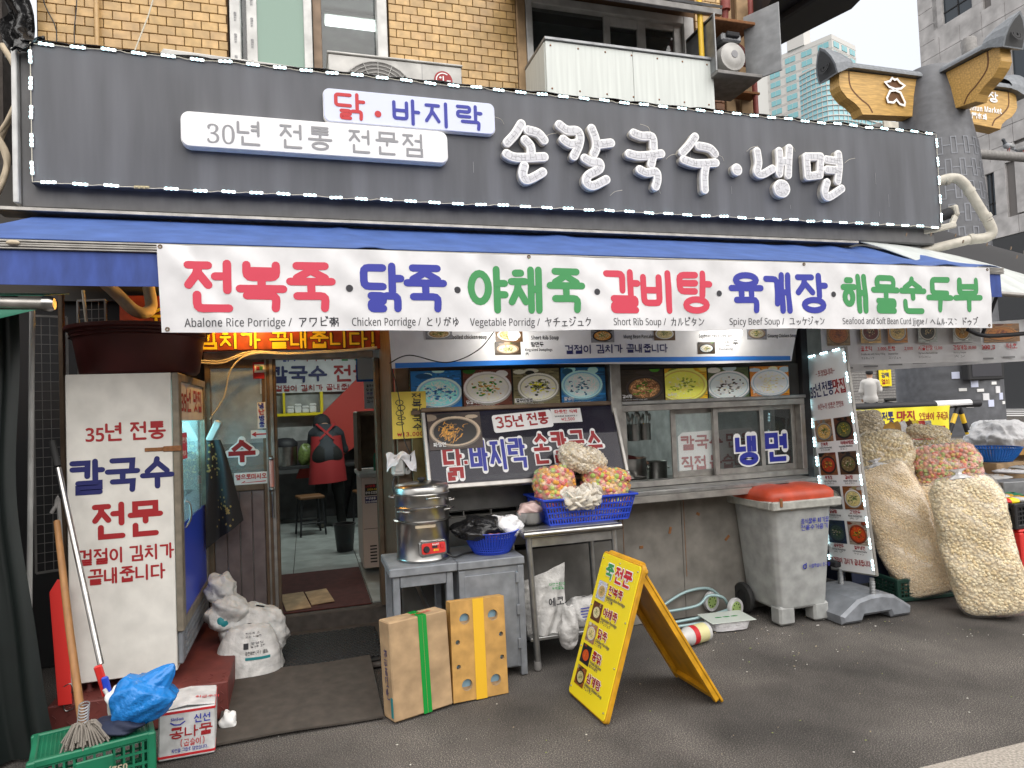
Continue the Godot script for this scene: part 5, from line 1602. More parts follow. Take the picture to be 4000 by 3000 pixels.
	for q in [[0.02, -8.75, "nearer the rice cooker"], [0.72, -8.9, "right of the woman"]]:
		var so := thing("stool", "dark square stool %s in the dining room" % q[2], "stool", V3(q[0], 0.15, q[1]), 0.2)
		bo("seat", M.wood_dark, so, -0.15, 0.15, 0.44, 0.475, -0.15, 0.15, 0.01)
		for e in [[-1, -1], [1, -1], [1, 1], [-1, 1]]:
			to("leg", M.black_paint, so, [V3(e[0] * 0.15, 0, e[1] * 0.15), V3(e[0] * 0.12, 0.44, e[1] * 0.12)], 0.012, 6)
		st = S(); for e in [-1, 1]: tube(st, [V3(-0.14, 0.15, e * 0.14), V3(0.14, 0.15, e * 0.14)], 0.008, 6)
		obj("stretcher", st, M.black_paint, so)
	var wb := thing("waste_bin", "dark waste bin on the tiled floor inside the door", "bin", V3(0.36, 0.152, -7.5))
	lo("shell", M.crate_black, wb, [[0.0, 0.0], [0.085, 0.0], [0.11, 0.27], [0.118, 0.275], [0.118, 0.29], [0.105, 0.29], [0.08, 0.02], [0.0, 0.02]], 20, Transform3D())
	# refrigerated counter with stickers, right of the door
	var cb := thing("pink_cabinet", "pale pink counter cabinet with phone number stickers inside the door", "cabinet", V3(0.46, 0.16, -6.28))
	bo("body", M.cabinet_pink, cb, 0, 0.62, 0.05, 0.86, -0.6, 0.0, 0.006)
	bo("seam", M.near_black, cb, 0.01, 0.62, 0.40, 0.404, 0.0005, 0.003)
	st = S()
	for k in 6: bxx(st, 0.06, 0.12, 0.10 + k * 0.028, 0.112 + k * 0.028, 0.001, 0.003); bxx(st, 0.15, 0.2, 0.10 + k * 0.028, 0.112 + k * 0.028, 0.001, 0.003)
	obj("vent_slot", st, M.near_black, cb)
	bo("counter_top", M.ac_white, cb, -0.02, 0.64, 0.862, 0.90, -0.6, 0.02, 0.008)
	st = S(); bxx(st, 0.03, 0.20, 0.70, 0.80, 0.001, 0.003); var sk := obj("sticker", st, M.near_black, cb)
	letters("print", sk, M.white_ink, "010-3233-2244", V3(0.035, 0.712, 0.0035), 0.03, 0.16, {"bold": true})
	letters("print", sk, M.yellow_ink, "2233-2244", V3(0.05, 0.745, 0.0035), 0.02, 0.11, {"bold": true})
	letters("print", sk, M.red, "LG냉동", V3(0.035, 0.772, 0.0035), 0.024, 0.09, {"weight": 0.15})
	st = S(); bxx(st, 0.03, 0.20, 0.63, 0.69, 0.001, 0.003); sk = obj("sticker", st, M.navy, cb)
	letters("print", sk, M.white_ink, "우성냉동", V3(0.035, 0.662, 0.0035), 0.022, 0.09, {"weight": 0.15})
	letters("print", sk, M.white_ink, "010-9900-7977", V3(0.035, 0.635, 0.0035), 0.022, 0.16, {"bold": true})
	var gl := thing("sauce_cabinet", "dark open cabinet with a curved glass top on the pink counter", "cabinet", V3(0.46, 1.08, -6.4))
	st = S(); bxx(st, -0.02, 0.01, 0, 0.52, -0.4, 0.1, 0.005); bxx(st, 0.01, 0.6, 0, 0.52, -0.42, -0.4); bxx(st, -0.02, 0.6, 0.5, 0.54, -0.4, 0.1, 0.01)
	obj("case", st, M.brown_alu, gl)
	var sb := thing("sauce_bottle", "green bottle with a red nozzle on the pink counter", "bottle", V3(0.60, 1.082, -6.25))
	lo("body", M.crate_green, sb, [[0, 0], [0.03, 0], [0.03, 0.13], [0.015, 0.16], [0.0, 0.16]], 14)
	lo("nozzle", M.plastic_red, sb, [[0.016, 0.161], [0.014, 0.18], [0.003, 0.23], [0, 0.23]], 12)
	var jr := thing("glass_jar", "small glass jar beside the sauce bottle", "jar", V3(0.70, 1.082, -6.22))
	lo("body", M.galv, jr, [[0, 0], [0.045, 0], [0.05, 0.01], [0.05, 0.11], [0.042, 0.13], [0.042, 0.15], [0, 0.15]], 16)
	for q in [[0.45, 1.90, 0.26, 0.26, true], [0.50, 1.64, 0.2, 0.24, false]]:
		var po := thing("notice_sheet", "%s hanging above the pink counter" % ["blue edged menu sheet seen from behind" if q[4] else "white printed notice sheet"][0], "notice", V3(q[0], q[1], -6.15))
		bo("sheet", M.paper, po, 0, q[2], 0, q[3], -0.004, 0.0)
		if q[4]:
			st = S(); bxx(st, -0.012, q[2], -0.02, 0, -0.004, 0.001); bxx(st, -0.012, 0, 0, q[3], -0.004, 0.001); obj("border", st, M.basket_blue, po)
		else:
			for k in 5: letters("print", po, M.charcoal if k != 2 else M.print_blue, ["칼국수 바지락", "닭 삼계탕 남은", "주문하세요", "100% 국산", "감사합니다"][k], V3(0.02, 0.19 - 0.035 * k, 0.002), 0.024, 0.15, {"weight": 0.13})
	# mat and cardboard inside the threshold
	st = S(); bxx(st, -0.28, 0.44, 0.1525, 0.161, -6.62, -5.32, 0.003)
	var rm := obj("red_mat", st, mat("mat_red", lin(0.085, 0.02, 0.018), 0.95, 0.0, "dirt", Vector3.ONE * 2.0))
	meta(rm, "dark red floor mat just inside the doorway", "mat")
	var cd := thing("flat_carton", "flattened brown carton lying on the dark red mat", "cardboard", V3(-0.03, 0.163, -5.62), 0.12)
	st = S(); box(st, V3(-0.09, 0.004, 0), V3(0.18, 0.005, 0.5), 0.001); obj("half", st, M.carton, cd)
	st = S(); box(st, V3(0.095, 0.007, -0.02), V3(0.17, 0.005, 0.42), 0.001, Basis(Vector3.BACK, 0.03)); obj("half", st, M.carton, cd)
	woman()

func woman() -> void:
	var w := thing("person", "woman in a red apron bending over the table at the back of the room", "person", V3(0.25, 0.152, -9.2))
	var dk := Color(0.03, 0.032, 0.04)
	var pants := Color(0.008, 0.008, 0.01)
	var skin := Color(0.45, 0.27, 0.19)
	var shoe := Color(0.11, 0.10, 0.08)
	var sock := Color(0.5, 0.48, 0.35)
	var st := S()
	body(st, [
		[V3(-0.09, 0.06, 0.02), V3(-0.085, 0.48, 0.0), 0.05, 0.068, pants], [V3(-0.085, 0.48, 0.0), V3(-0.08, 0.86, 0.03), 0.07, 0.1, pants],
		[V3(0.16, 0.06, -0.05), V3(0.13, 0.48, -0.05), 0.05, 0.068, pants], [V3(0.13, 0.48, -0.05), V3(0.09, 0.86, 0.0), 0.07, 0.1, pants],
		[V3(-0.09, 0.035, 0.03), V3(-0.1, 0.03, -0.13), 0.036, 0.03, shoe], [V3(0.17, 0.035, -0.04), V3(0.18, 0.03, -0.2), 0.036, 0.03, shoe],
		[V3(-0.09, 0.08, 0.025), V3(-0.09, 0.12, 0.02), 0.04, 0.042, sock], [V3(0.16, 0.08, -0.045), V3(0.16, 0.12, -0.05), 0.04, 0.042, sock],
		[V3(-0.06, 0.92, 0.03), V3(0.07, 0.92, 0.02), 0.125, 0.125, pants], [V3(0.0, 0.92, 0.02), V3(0.0, 1.12, -0.12), 0.14, 0.135, dk],
		[V3(-0.08, 1.22, -0.24), V3(0.1, 1.2, -0.24), 0.105, 0.105, dk], [V3(0.0, 1.1, -0.12), V3(0.0, 1.2, -0.26), 0.14, 0.12, dk],
		[V3(0.0, 1.26, -0.32), V3(-0.03, 1.3, -0.42), 0.055, 0.05, skin], [V3(-0.04, 1.33, -0.44), V3(-0.05, 1.27, -0.53), 0.098, 0.085, skin],
		[V3(-0.05, 1.25, -0.6), V3(-0.05, 1.26, -0.63), 0.018, 0.012, skin],
		[V3(-0.17, 1.2, -0.25), V3(-0.21, 0.98, -0.36), 0.06, 0.045, dk], [V3(-0.21, 0.98, -0.36), V3(-0.12, 0.88, -0.52), 0.044, 0.034, skin],
		[V3(0.18, 1.18, -0.25), V3(0.24, 0.97, -0.34), 0.06, 0.045, dk], [V3(0.24, 0.97, -0.34), V3(0.14, 0.87, -0.5), 0.044, 0.034, skin],
		[V3(-0.12, 0.88, -0.52), V3(-0.08, 0.86, -0.58), 0.03, 0.032, skin], [V3(0.14, 0.87, -0.5), V3(0.1, 0.85, -0.57), 0.03, 0.032, skin],
		[V3(-0.07, 0.86, -0.57), V3(-0.05, 0.83, -0.64), 0.01, 0.008, skin], [V3(-0.09, 0.86, -0.58), V3(-0.08, 0.83, -0.65), 0.01, 0.008, skin], [V3(-0.05, 0.87, -0.56), V3(-0.03, 0.85, -0.6), 0.011, 0.009, skin],
		[V3(0.09, 0.85, -0.57), V3(0.07, 0.82, -0.63), 0.01, 0.008, skin], [V3(0.11, 0.85, -0.57), V3(0.1, 0.82, -0.64), 0.01, 0.008, skin], [V3(0.08, 0.86, -0.55), V3(0.05, 0.84, -0.59), 0.011, 0.009, skin]], 0.018, 0.05)
	var vm := StandardMaterial3D.new()
	vm.resource_name = "figure"; vm.vertex_color_use_as_albedo = true; vm.roughness = 0.85
	M.figure = vm
	obj("body", st, vm, w)
	st = S()
	sheet(st, 24, 14, func(u: float, v: float): return V3(-0.045, 1.335, -0.47) + V3(0.118 * cos(-TAU * u) * sin(PI * v * 0.8), 0.125 * cos(PI * v * 0.8) * (1.0 + 0.05 * sin(u * 40.0)), 0.125 * sin(-TAU * u) * sin(PI * v * 0.8) + 0.02))
	obj("hair", st, M.near_black, w)
	# apron: skirt, and straps crossing on the back
	st = S()
	sheet(st, 28, 14, func(u: float, v: float):
		var a := lerpf(-2.5, 2.5, u) + PI / 2
		var r := 0.175 + 0.045 * v + 0.008 * sin(u * 30.0) * v
		return V3(cos(a) * r * 1.10 + 0.0, 1.17 - 0.56 * v - 0.06 * v * u, -0.03 + sin(a) * (r * 0.95) + 0.05 * v - 0.13 * (1.0 - v) * (1.0 - v)), 0.005)
	obj("apron", st, mat("apron_red", lin(0.24, 0.010, 0.012), 0.8), w)
	st = S()
	for s in [-1.0, 1.0]:
		var pts := []
		for k in 6:
			var f := k / 5.0
			pts.append(V3(s * lerpf(0.09, -0.12, f), lerpf(1.13, 1.33, f), lerpf(0.03, -0.17, f) + 0.05 * sin(PI * f) + 0.004 * s))
		for k in 5: bar(st, pts[k], pts[k + 1], 0.03, 0.008, 0.0, V3(0, 0.6, 0.8))
	obj("strap", st, M.apron_red, w)

# ---------- printed food pictures ----------
var foods := {}
func ellipse(im: Image, c: Vector2, rx: float, ry: float, col: Color) -> void:
	for y in range(maxi(0, int(c.y - ry)), mini(im.get_height(), int(c.y + ry) + 1)):
		var t := 1.0 - pow((y - c.y) / ry, 2.0)
		if t <= 0.0: continue
		var w := rx * sqrt(t)
		var x0 := maxi(0, int(c.x - w))
		var x1 := mini(im.get_width(), int(c.x + w) + 1)
		if x1 > x0: im.fill_rect(Rect2i(x0, y, x1 - x0, 1), col)

# a photograph of a dish as flat print: ground colours, bowl rim, broth, and what lies in it
func food(seed_: int, bg: Color, rim: Color, broth: Color, strands: Color, bits: Array, shape := V3(0.5, 0.52, 0.42), strand_n := 70, tint := Color.WHITE, clump := false) -> StandardMaterial3D:
	var key := "food%d" % seed_
	if foods.has(key): return foods[key]
	var r := RandomNumberGenerator.new()
	r.seed = seed_
	var n := 112
	var im := Image.create(n, n, false, Image.FORMAT_RGB8)
	im.fill(bg * tint)
	for k in 140:
		var c := bg * r.randf_range(0.6, 1.35)
		im.fill_rect(Rect2i(r.randi_range(-6, n), r.randi_range(-4, n), r.randi_range(4, 30), r.randi_range(1, 4)), c * tint)
	for k in 3: ellipse(im, V2(r.randf_range(0, n), r.randf_range(0, n * 0.16)), r.randf_range(8, 20), r.randf_range(6, 12), (rim if k % 2 == 0 else bits[0]) * r.randf_range(0.7, 1.0) * tint)
	var c := V2(shape.x, shape.y) * n
	var R := shape.z * n
	var ry := R * 0.86
	ellipse(im, c + V2(0, R * 0.1), R * 1.02, ry, rim * 0.55 * tint)
	ellipse(im, c, R, ry, rim * tint)
	ellipse(im, c + V2(0, 1), R * 0.9, ry * 0.9, rim * 0.72 * tint)
	ellipse(im, c + V2(0, 2), R * 0.85, ry * 0.85, broth * tint)
	for k in strand_n:
		var p := c + Vector2.from_angle(r.randf() * TAU) * R * 0.75 * sqrt(r.randf())
		var a := r.randf() * TAU
		var col := strands * r.randf_range(0.72, 1.12) * tint
		for s in r.randi_range(10, 26):
			p += Vector2.from_angle(a)
			a += r.randf_range(-0.35, 0.35)
			if (p - c).length() > R * 0.8: break
			var q := V2(p.x, c.y + (p.y - c.y) * 0.86 + 2)
			im.fill_rect(Rect2i(int(q.x), int(q.y), 2, 1), col)
	if clump:
		for k in 150:
			var p := c + V2(-R * 0.30, R * 0.22) + V2(r.randfn(0, R * 0.16), r.randfn(0, R * 0.2))
			var a := -1.2 + r.randf_range(-0.3, 0.3)
			var col := strands * r.randf_range(0.7, 1.15)
			for s in 12:
				p += Vector2.from_angle(a)
				im.fill_rect(Rect2i(clampi(int(p.x), 0, n - 2), clampi(int(p.y), 0, n - 2), 2, 1), col)
	for k in (90 if not clump else 14):
		var col: Color = bits[r.randi() % bits.size()] * r.randf_range(0.7, 1.15) * tint
		var p := c + V2(r.randfn(0, R * 0.28), r.randfn(0, ry * 0.26))
		if (p - c).length() > R * 0.75: continue
		ellipse(im, p, r.randf_range(1.0, 4.5), r.randf_range(0.8, 3.0), col)
	var m := StandardMaterial3D.new()
	m.resource_name = key
	m.albedo_texture = ImageTexture.create_from_image(im); m.roughness = 0.35
	foods[key] = m
	return m

func photo(called: String, parent: Node, m: Material, a: Vector3, b: Vector3, c: Vector3, d: Vector3) -> MeshInstance3D:
	var st := S()
	pic(st, a, b, c, d)
	return obj(called, st, m, parent)

# ---------- the serving counter ----------
func counter() -> void:
	var K := Color(0.12, 0.10, 0.09)
	var W := Color(0.86, 0.85, 0.82)
	var st := S()
	var w := thing("counter_front", "steel faced front of the serving counter", "counter", V3(0, 0, -4.5))
	bxx(st, 0.568, 2.08, 0.0, 0.62, -0.3, 0.0, 0.003)
	obj("lower_panel", st, M.steel_panel, w)
	for k in 3:
		bo("lower_panel", M.concrete, w, 2.082 + 0.56 * k, 2.082 + 0.56 * k + 0.557, 0.0, 0.90, -0.3, 0.0, 0.003)
	bo("mid_panel", M.steel_panel, w, 0.66, 2.08, 0.66, 0.88, -0.1, 0.02, 0.004)
	bo("mid_panel", M.steel_panel, w, 0.66, 2.08, 0.92, 1.08, -0.1, 0.01, 0.004)
	bo("recess", M.near_black, w, 0.568, 2.08, 0.62, 1.09, -0.28, -0.11)
	st = S()
	for k in 7: bxx(st, 0.8 + 0.19 * k, 0.806 + 0.19 * k, 0.882, 0.919, -0.02, 0.015)
	bxx(st, 0.66, 2.08, 0.882, 0.888, -0.03, 0.022, 0.002)
	obj("shelf_rail", st, M.alu, w)
	for q in [[0.568, 0.66, -0.04, 0.0], [2.075, 2.155, -0.06, 0.09]]:
		bo("post", M.alu if q[0] > 1 else M.brown_alu, w, q[0], q[1], 0.62 if q[0] < 1 else 0.95, 2.3, q[2], q[3], 0.004)
	bo("fascia", M.wall_dark, w, 0.66, 3.75, 1.855, 2.5, -0.06, 0.0)
	bo("tile_rail", M.brown_alu, w, 0.66, 2.075, 1.575, 1.605, -0.04, 0.06, 0.004)
	bo("end_post", M.near_black, w, 3.735, 3.80, 0.0, 2.5, -0.3, 0.06, 0.004)
	st = S(); bxx(st, 0.66, 2.08, 1.605, 1.86, -0.05, 0.02); bxx(st, 2.16, 3.73, 1.585, 1.86, -0.05, 0.02); obj("tile_backing", st, M.wall_dark, w)
	st = S()
	for k in 6: box(st, V3(2.3 + k * 0.24, 0.55 + 0.1 * (k % 3), 0.002), V3(0.03 + 0.02 * (k % 2), 0.02, 0.004), 0.001, Basis(Vector3.BACK, k * 1.3))
	for k in 2: bxx(st, 2.16 + k * 0.5, 2.163 + k * 0.5, 0.3, 0.9, 0.0005, 0.003)
	obj("patch", st, M.rust, w)
	# sill shelf with its brace
	var sl := thing("serving_shelf", "worn aluminium serving shelf below the sliding windows", "shelf", V3(0, 0, -4.5))
	bo("top", M.steel_dull, sl, 2.06, 3.66, 0.955, 0.985, 0.0, 0.26, 0.005)
	bo("front_lip", M.alu, sl, 2.06, 3.66, 0.905, 0.953, 0.225, 0.258, 0.004)
	to("brace", M.black_cable, sl, smooth([V3(2.12, 0.92, 0.2), V3(2.10, 0.8, 0.1), V3(2.07, 0.7, 0.01)], 4), 0.005, 6)
	# picture tiles
	var cols := [
		[11, Color(0.10, 0.32, 0.52), Color(0.62, 0.83, 0.95), Color(0.42, 0.72, 0.90), Color(0.75, 0.92, 0.98), [Color(0.08, 0.3, 0.5), Color(0.5, 0.8, 0.95)], "blue tinted noodle soup"],
		[12, Color(0.30, 0.16, 0.12), W, Color(0.80, 0.80, 0.66), Color(0.92, 0.90, 0.80), [Color(0.15, 0.4, 0.1), Color(0.7, 0.5, 0.25), Color(0.85, 0.8, 0.6)], "chicken noodle soup with green onion"],
		[13, Color(0.36, 0.34, 0.24), Color(0.72, 0.72, 0.66), Color(0.78, 0.78, 0.62), Color(0.9, 0.9, 0.85), [Color(0.1, 0.12, 0.08), Color(0.85, 0.78, 0.15), Color(0.4, 0.42, 0.25)], "rice topped with vegetables"],
		[14, Color(0.10, 0.30, 0.45), Color(0.55, 0.80, 0.92), Color(0.60, 0.83, 0.93), Color(0.80, 0.94, 0.98), [Color(0.1, 0.3, 0.4), Color(0.85, 0.95, 0.98)], "pale blue cold noodles"],
		[15, Color(0.16, 0.13, 0.09), Color(0.20, 0.17, 0.15), Color(0.34, 0.24, 0.14), Color(0.62, 0.45, 0.30), [Color(0.25, 0.5, 0.1), Color(0.4, 0.24, 0.14), Color(0.75, 0.6, 0.4)], "short rib soup in a black bowl"],
		[16, Color(0.65, 0.50, 0.08), Color(0.88, 0.80, 0.35), Color(0.88, 0.76, 0.28), Color(0.9, 0.82, 0.4), [Color(0.45, 0.5, 0.1), Color(0.95, 0.88, 0.5)], "yellow mung bean pancake"],
		[17, Color(0.24, 0.28, 0.16), Color(0.72, 0.80, 0.82), Color(0.66, 0.74, 0.76), Color(0.85, 0.85, 0.78), [Color(0.88, 0.86, 0.76), Color(0.9, 0.88, 0.8), Color(0.15, 0.08, 0.04)], "round meat dumplings on a plate"],
		[18, Color(0.62, 0.38, 0.10), Color(0.78, 0.86, 0.90), Color(0.74, 0.80, 0.80), Color(0.88, 0.82, 0.68), [Color(0.85, 0.78, 0.6), Color(0.9, 0.85, 0.72)], "plate of boiled dumplings"]]
	var names := ["바지락칼국수", "닭칼국수", "열무비빔밥", "물냉면", "갈비탕", "녹두전", "왕고기만두", "물만두"]
	for k in 8:
		var x0: float = (0.662 + 0.351 * k) if k < 4 else (2.165 + 0.367 * (k - 4))
		var wd := 0.346 if k < 4 else 0.362
		var t := thing("menu_tile", "picture tile of %s over the counter" % cols[k][6], "picture", V3(x0, 1.605, -4.478), 0.0, "food picture tiles")
		var y1 := 0.262 if k < 4 else 0.238
		var y0 := 0.0 if k < 4 else -0.012
		bo("panel", M.near_black, t, 0, wd, y0, y1, 0.0, 0.012, 0.003)
		photo("picture", t, food(cols[k][0], cols[k][1], cols[k][2], cols[k][3], cols[k][4], cols[k][5], [V3(0.55, 0.56, 0.45), V3(0.5, 0.47, 0.49), V3(0.54, 0.5, 0.44), V3(0.47, 0.47, 0.46), V3(0.56, 0.55, 0.42), V3(0.42, 0.5, 0.58), V3(0.5, 0.56, 0.53), V3(0.52, 0.5, 0.5)][k], 150 if k < 5 else 60, Color(1.45, 1.45, 1.45)), V3(0.004, y1 - 0.004, 0.0145), V3(wd - 0.004, y1 - 0.004, 0.0145), V3(wd - 0.004, y0 + 0.004, 0.0145), V3(0.004, y0 + 0.004, 0.0145))
		if k == 2:
			bo("name_slip", M.paper, t, 0.01, 0.14, 0.025, 0.055, 0.015, 0.0165)
		letters("dish_name", t, M.white_ink if k != 2 else M.ink, names[k], V3(0.02, 0.028, 0.0175), 0.025, 0.02 * names[k].length() + 0.02, {"weight": 0.14})
		letters("dish_caption", t, M.white_ink, "Handmade noodle soup with", V3(0.02, 0.012, 0.0175), 0.011, 0.2, {"bold": false})
	# slanted display glass
	var g := thing("display_glass", "slanted dark display glass with big red and blue letters", "display case", V3(0.75, 1.14, -4.27))
	g.rotation.x = -atan2(0.16, 0.45)
	var L := 0.476
	bo("bottom_rail", M.alu, g, -0.03, 1.36, -0.045, -0.012, -0.04, 0.02, 0.005)
	bo("top_rail", M.brown_alu, g, -0.03, 1.36, L, L + 0.03, -0.03, 0.012, 0.004)
	for x in [-0.03, 1.335]:
		bo("side_rail", M.alu, g, x, x + 0.025, -0.011, L - 0.001, -0.03, 0.012, 0.004)
	bo("pane", M.pane_tint, g, -0.005, 1.335, -0.012, L, -0.006, 0.0)
	var gz := 0.003
	st = S(); prism(st, rrect(0.425, 0.125, 0.018, 4), gz, gz + 0.003, Transform3D(Basis(Vector3.BACK, 0.06), V3(0.655, 0.385, 0))); var pq := obj("plaque", st, M.lightbox, g)
	letters("lettering", pq, M.dark_red, "35년 전통", V3(0.465, 0.335, gz + 0.0045), 0.09, 0.38, {"weight": 0.14, "lat": false, "space": 0.3}, V3(cos(0.06), sin(0.06), 0), V3(-sin(0.06), cos(0.06), 0))
	st = S(); bxx(st, 0.865, 1.085, 0.36, 0.46, gz + 0.004, gz + 0.0055); pq = obj("price_card", st, M.paper, g)
	letters("print", pq, M.red, "따뜻한 식혜", V3(0.89, 0.425, gz + 0.008), 0.028, 0.17, {"weight": 0.14})
	letters("print", pq, M.ink, "WARM SIKHYE /", V3(0.885, 0.40, gz + 0.008), 0.015, 0.17)
	letters("print", pq, M.red, "₩2,500", V3(0.93, 0.37, gz + 0.008), 0.025, 0.1, {"weight": 0.14, "lat": false})
	for q in [["닭", 0.085, 0.005, 0.235, 0.135, M.dark_red], ["바지락", 0.262, 0.045, 0.235, 0.39, M.blue_ink], ["손칼국수", 0.695, 0.075, 0.235, 0.52, M.dark_red]]:
		text_sticker(g, q[0], V3(q[1], q[2], gz), q[3], q[4], q[5], 0.17)
	bo("sticker_edge", M.white_ink, g, 0.213, 0.247, 0.105, 0.14, gz, gz + 0.0008)
	bo("sticker", M.dark_red, g, 0.219, 0.241, 0.111, 0.134, gz + 0.002, gz + 0.0026)
	photo("noodle_photo", g, food(21, Color(0.20, 0.13, 0.10), Color(0.78, 0.70, 0.60), Color(0.055, 0.035, 0.03), Color(0.85, 0.60, 0.20), [Color(0.06, 0.04, 0.03), Color(0.10, 0.06, 0.04), Color(0.5, 0.35, 0.2)], V3(0.5, 0.5, 0.47), 4, Color.WHITE, true), V3(0.005, 0.465, gz + 0.003), V3(0.36, 0.465, gz + 0.003), V3(0.36, 0.215, gz + 0.003), V3(0.005, 0.215, gz + 0.003))
	letters("dish_name", g, M.white_ink, "짜장면", V3(0.03, 0.235, gz + 0.006), 0.03, 0.085, {"weight": 0.14})
	# glass cheeks of the display and the dark inside
	st = S(); bxx(st, 0.70, 2.1, 1.10, 1.135, -4.62, -4.30); var ds := obj("display_floor", st, M.steel_dull); meta(ds, "steel tray floor inside the slanted display case", "tray")
	# side panel with yellow poster, switch and bag
	var sp := thing("side_pane", "narrow amber tinted pane beside the steamer", "pane", V3(0.66, 0.75, -4.5))
	bo("pane", mat("amber_pane", lin(0.20, 0.16, 0.06), 0.25, 0.0, "dirt", Vector3.ONE * 2.0), sp, 0, 0.11, 0.33, 1.1, 0.0, 0.03, 0.003)
	var yp := thing("yellow_poster", "yellow poster with a shellfish drawing and a red price", "poster", V3(0.535, 1.425, -4.455))
	bo("sheet", M.poster_yellow, yp, 0, 0.225, 0, 0.305, -0.002, 0.0)
	var yy := 0.245
	for ch in ["전", "복", "칼", "국", "수"]:
		letters("lettering", yp, M.ink, ch, V3(0.13, yy, 0.0025), 0.048, 0.07, {"weight": 0.14}); yy -= 0.049
	letters("lettering", yp, M.red, "₩13.000", V3(0.03, 0.012, 0.0025), 0.03, 0.17, {"weight": 0.15, "lat": false})
	for k in 5:
		st = S()
		var cc := V2(0.05 + 0.012 * (k % 2), 0.235 - 0.034 * k)
		var rp := PackedVector2Array()
		for q in 14: rp.append(cc + V2(cos(TAU * q / 14.0) * 0.024, sin(TAU * q / 14.0) * (0.017 if k < 3 else 0.009)))
		ribbon(st, rp, true, 0.0022, func(l: Vector2): return V3(l.x, l.y, 0.0025), Vector3.BACK)
		obj("shell_drawing", st, M.ink, yp)
	var sw := thing("socket_box", "white weatherproof socket box with a plug below the poster", "socket", V3(0.52, 1.19, -4.46))
	bo("cover", M.ac_white, sw, 0.0, 0.085, 0.0, 0.13, -0.02, 0.045, 0.012)
	st = S(); prism(st, rrect(0.055, 0.09, 0.02), 0.046, 0.052, Transform3D(Basis(), V3(0.042, 0.07, 0)), 0.003); obj("lid", st, M.pvc, sw)
	lo("plug", M.pvc, sw, [[0, 0.03], [0.02, 0.03], [0.022, 0.0], [0, 0.0]], 14, Transform3D(Basis(Vector3.RIGHT, PI / 2), V3(0.10, 0.025, 0.0)))
	to("cord", M.black_cable, sw, smooth([V3(0.02, 0.0, 0.02), V3(0.0, -0.06, 0.05), V3(0.03, -0.2, 0.06), V3(0.02, -0.42, 0.1)], 6), 0.008, 8)
	to("thin_cord", M.black_cable, sw, smooth([V3(0.02, 0.70, 0.03), V3(0.06, 0.5, 0.04), V3(0.08, 0.25, 0.05), V3(0.12, 0.12, 0.05), V3(0.10, 0.03, 0.03)], 6), 0.0035, 6)
	var pb := thing("small_plastic_bag", "small white plastic bag draped over the socket box", "plastic bag", V3(0.56, 1.28, -4.43))
	st = S(); sheet(st, 14, 10, func(u: float, v: float): return V3(lerpf(-0.075, 0.11, u), 0.055 - 0.09 * v * (0.4 + absf(u - 0.45) * 2.0) + 0.012 * sin(u * 14.0), 0.02 + 0.02 * sin(u * 11.0 + v * 5.0) + 0.025 * v), 0.002); obj("film", st, M.film_white, pb)
	# blue edged menu banner
	var bm := thing("menu_banner", "blue edged white menu banner under the awning over the counter", "banner", V3(0, 0, -4.28))
	var bz := func(x: float, y: float) -> float: return 0.012 * sin(x * 3.0) + 0.008 * sin(x * 7.0 + y * 6.0) + 0.04 * (2.3 - y) * sin(x * 1.6)
	st = S(); sheet(st, 60, 10, func(u: float, v: float):
		var y := lerpf(2.42, 1.87, v)
		var x := lerpf(0.50 + 0.02 * v, 3.66 - 0.13 * v, u)
		return V3(x, y + 0.012 * sin(u * 6.0) * v, bz.call(x, y)), 0.002)
	obj("sheet", st, M.vinyl, bm)
	var mb := func(ox: float, oy: float) -> Callable:
		return func(l: Vector2, dz: float) -> Vector3: return V3(ox + l.x, oy + l.y, bz.call(ox + l.x, oy + l.y) + 0.004 + dz)
	st = S(); ribbon(st, PackedVector2Array([V2(0.02, 0.0), V2(1.5, 0.012), V2(3.0, 0.0)]), false, 0.016, mb.call(0.52, 1.888).bind(0.0), Vector3.BACK, 0.06, false); obj("border", st, M.basket_blue, bm)
	for q in [["boiled chicken soup", 0.91, 2.05, 0.23, 0.036, M.ink], ["Short Rib Soup", 1.45, 2.045, 0.20, 0.036, M.ink], ["Mung Bean Pancake", 2.12, 2.045, 0.24, 0.036, M.ink], ["Soybean Paste Stew with Snails", 2.72, 2.045, 0.36, 0.034, M.ink], ["Ginseng Chicken Soup", 3.32, 2.045, 0.26, 0.034, M.ink], ["겉절이 김치가 끝내줍니다", 1.69, 1.945, 0.78, 0.062, M.navy], ["왕만두", 1.445, 1.995, 0.095, 0.035, M.ink], ["King-sized Dumplings", 1.40, 1.968, 0.2, 0.024, M.ink], ["大", 1.40, 1.94, 0.03, 0.024, M.ink], ["만 두", 2.93, 1.985, 0.12, 0.04, M.ink], ["Dumpling", 2.88, 1.955, 0.12, 0.022, M.ink]]:
		letters("print", bm, q[5], q[0], Vector3.ZERO, q[4], q[3], {"weight": 0.13, "bold": true, "bend": mb.call(q[1], q[2])})
	var fk := 30
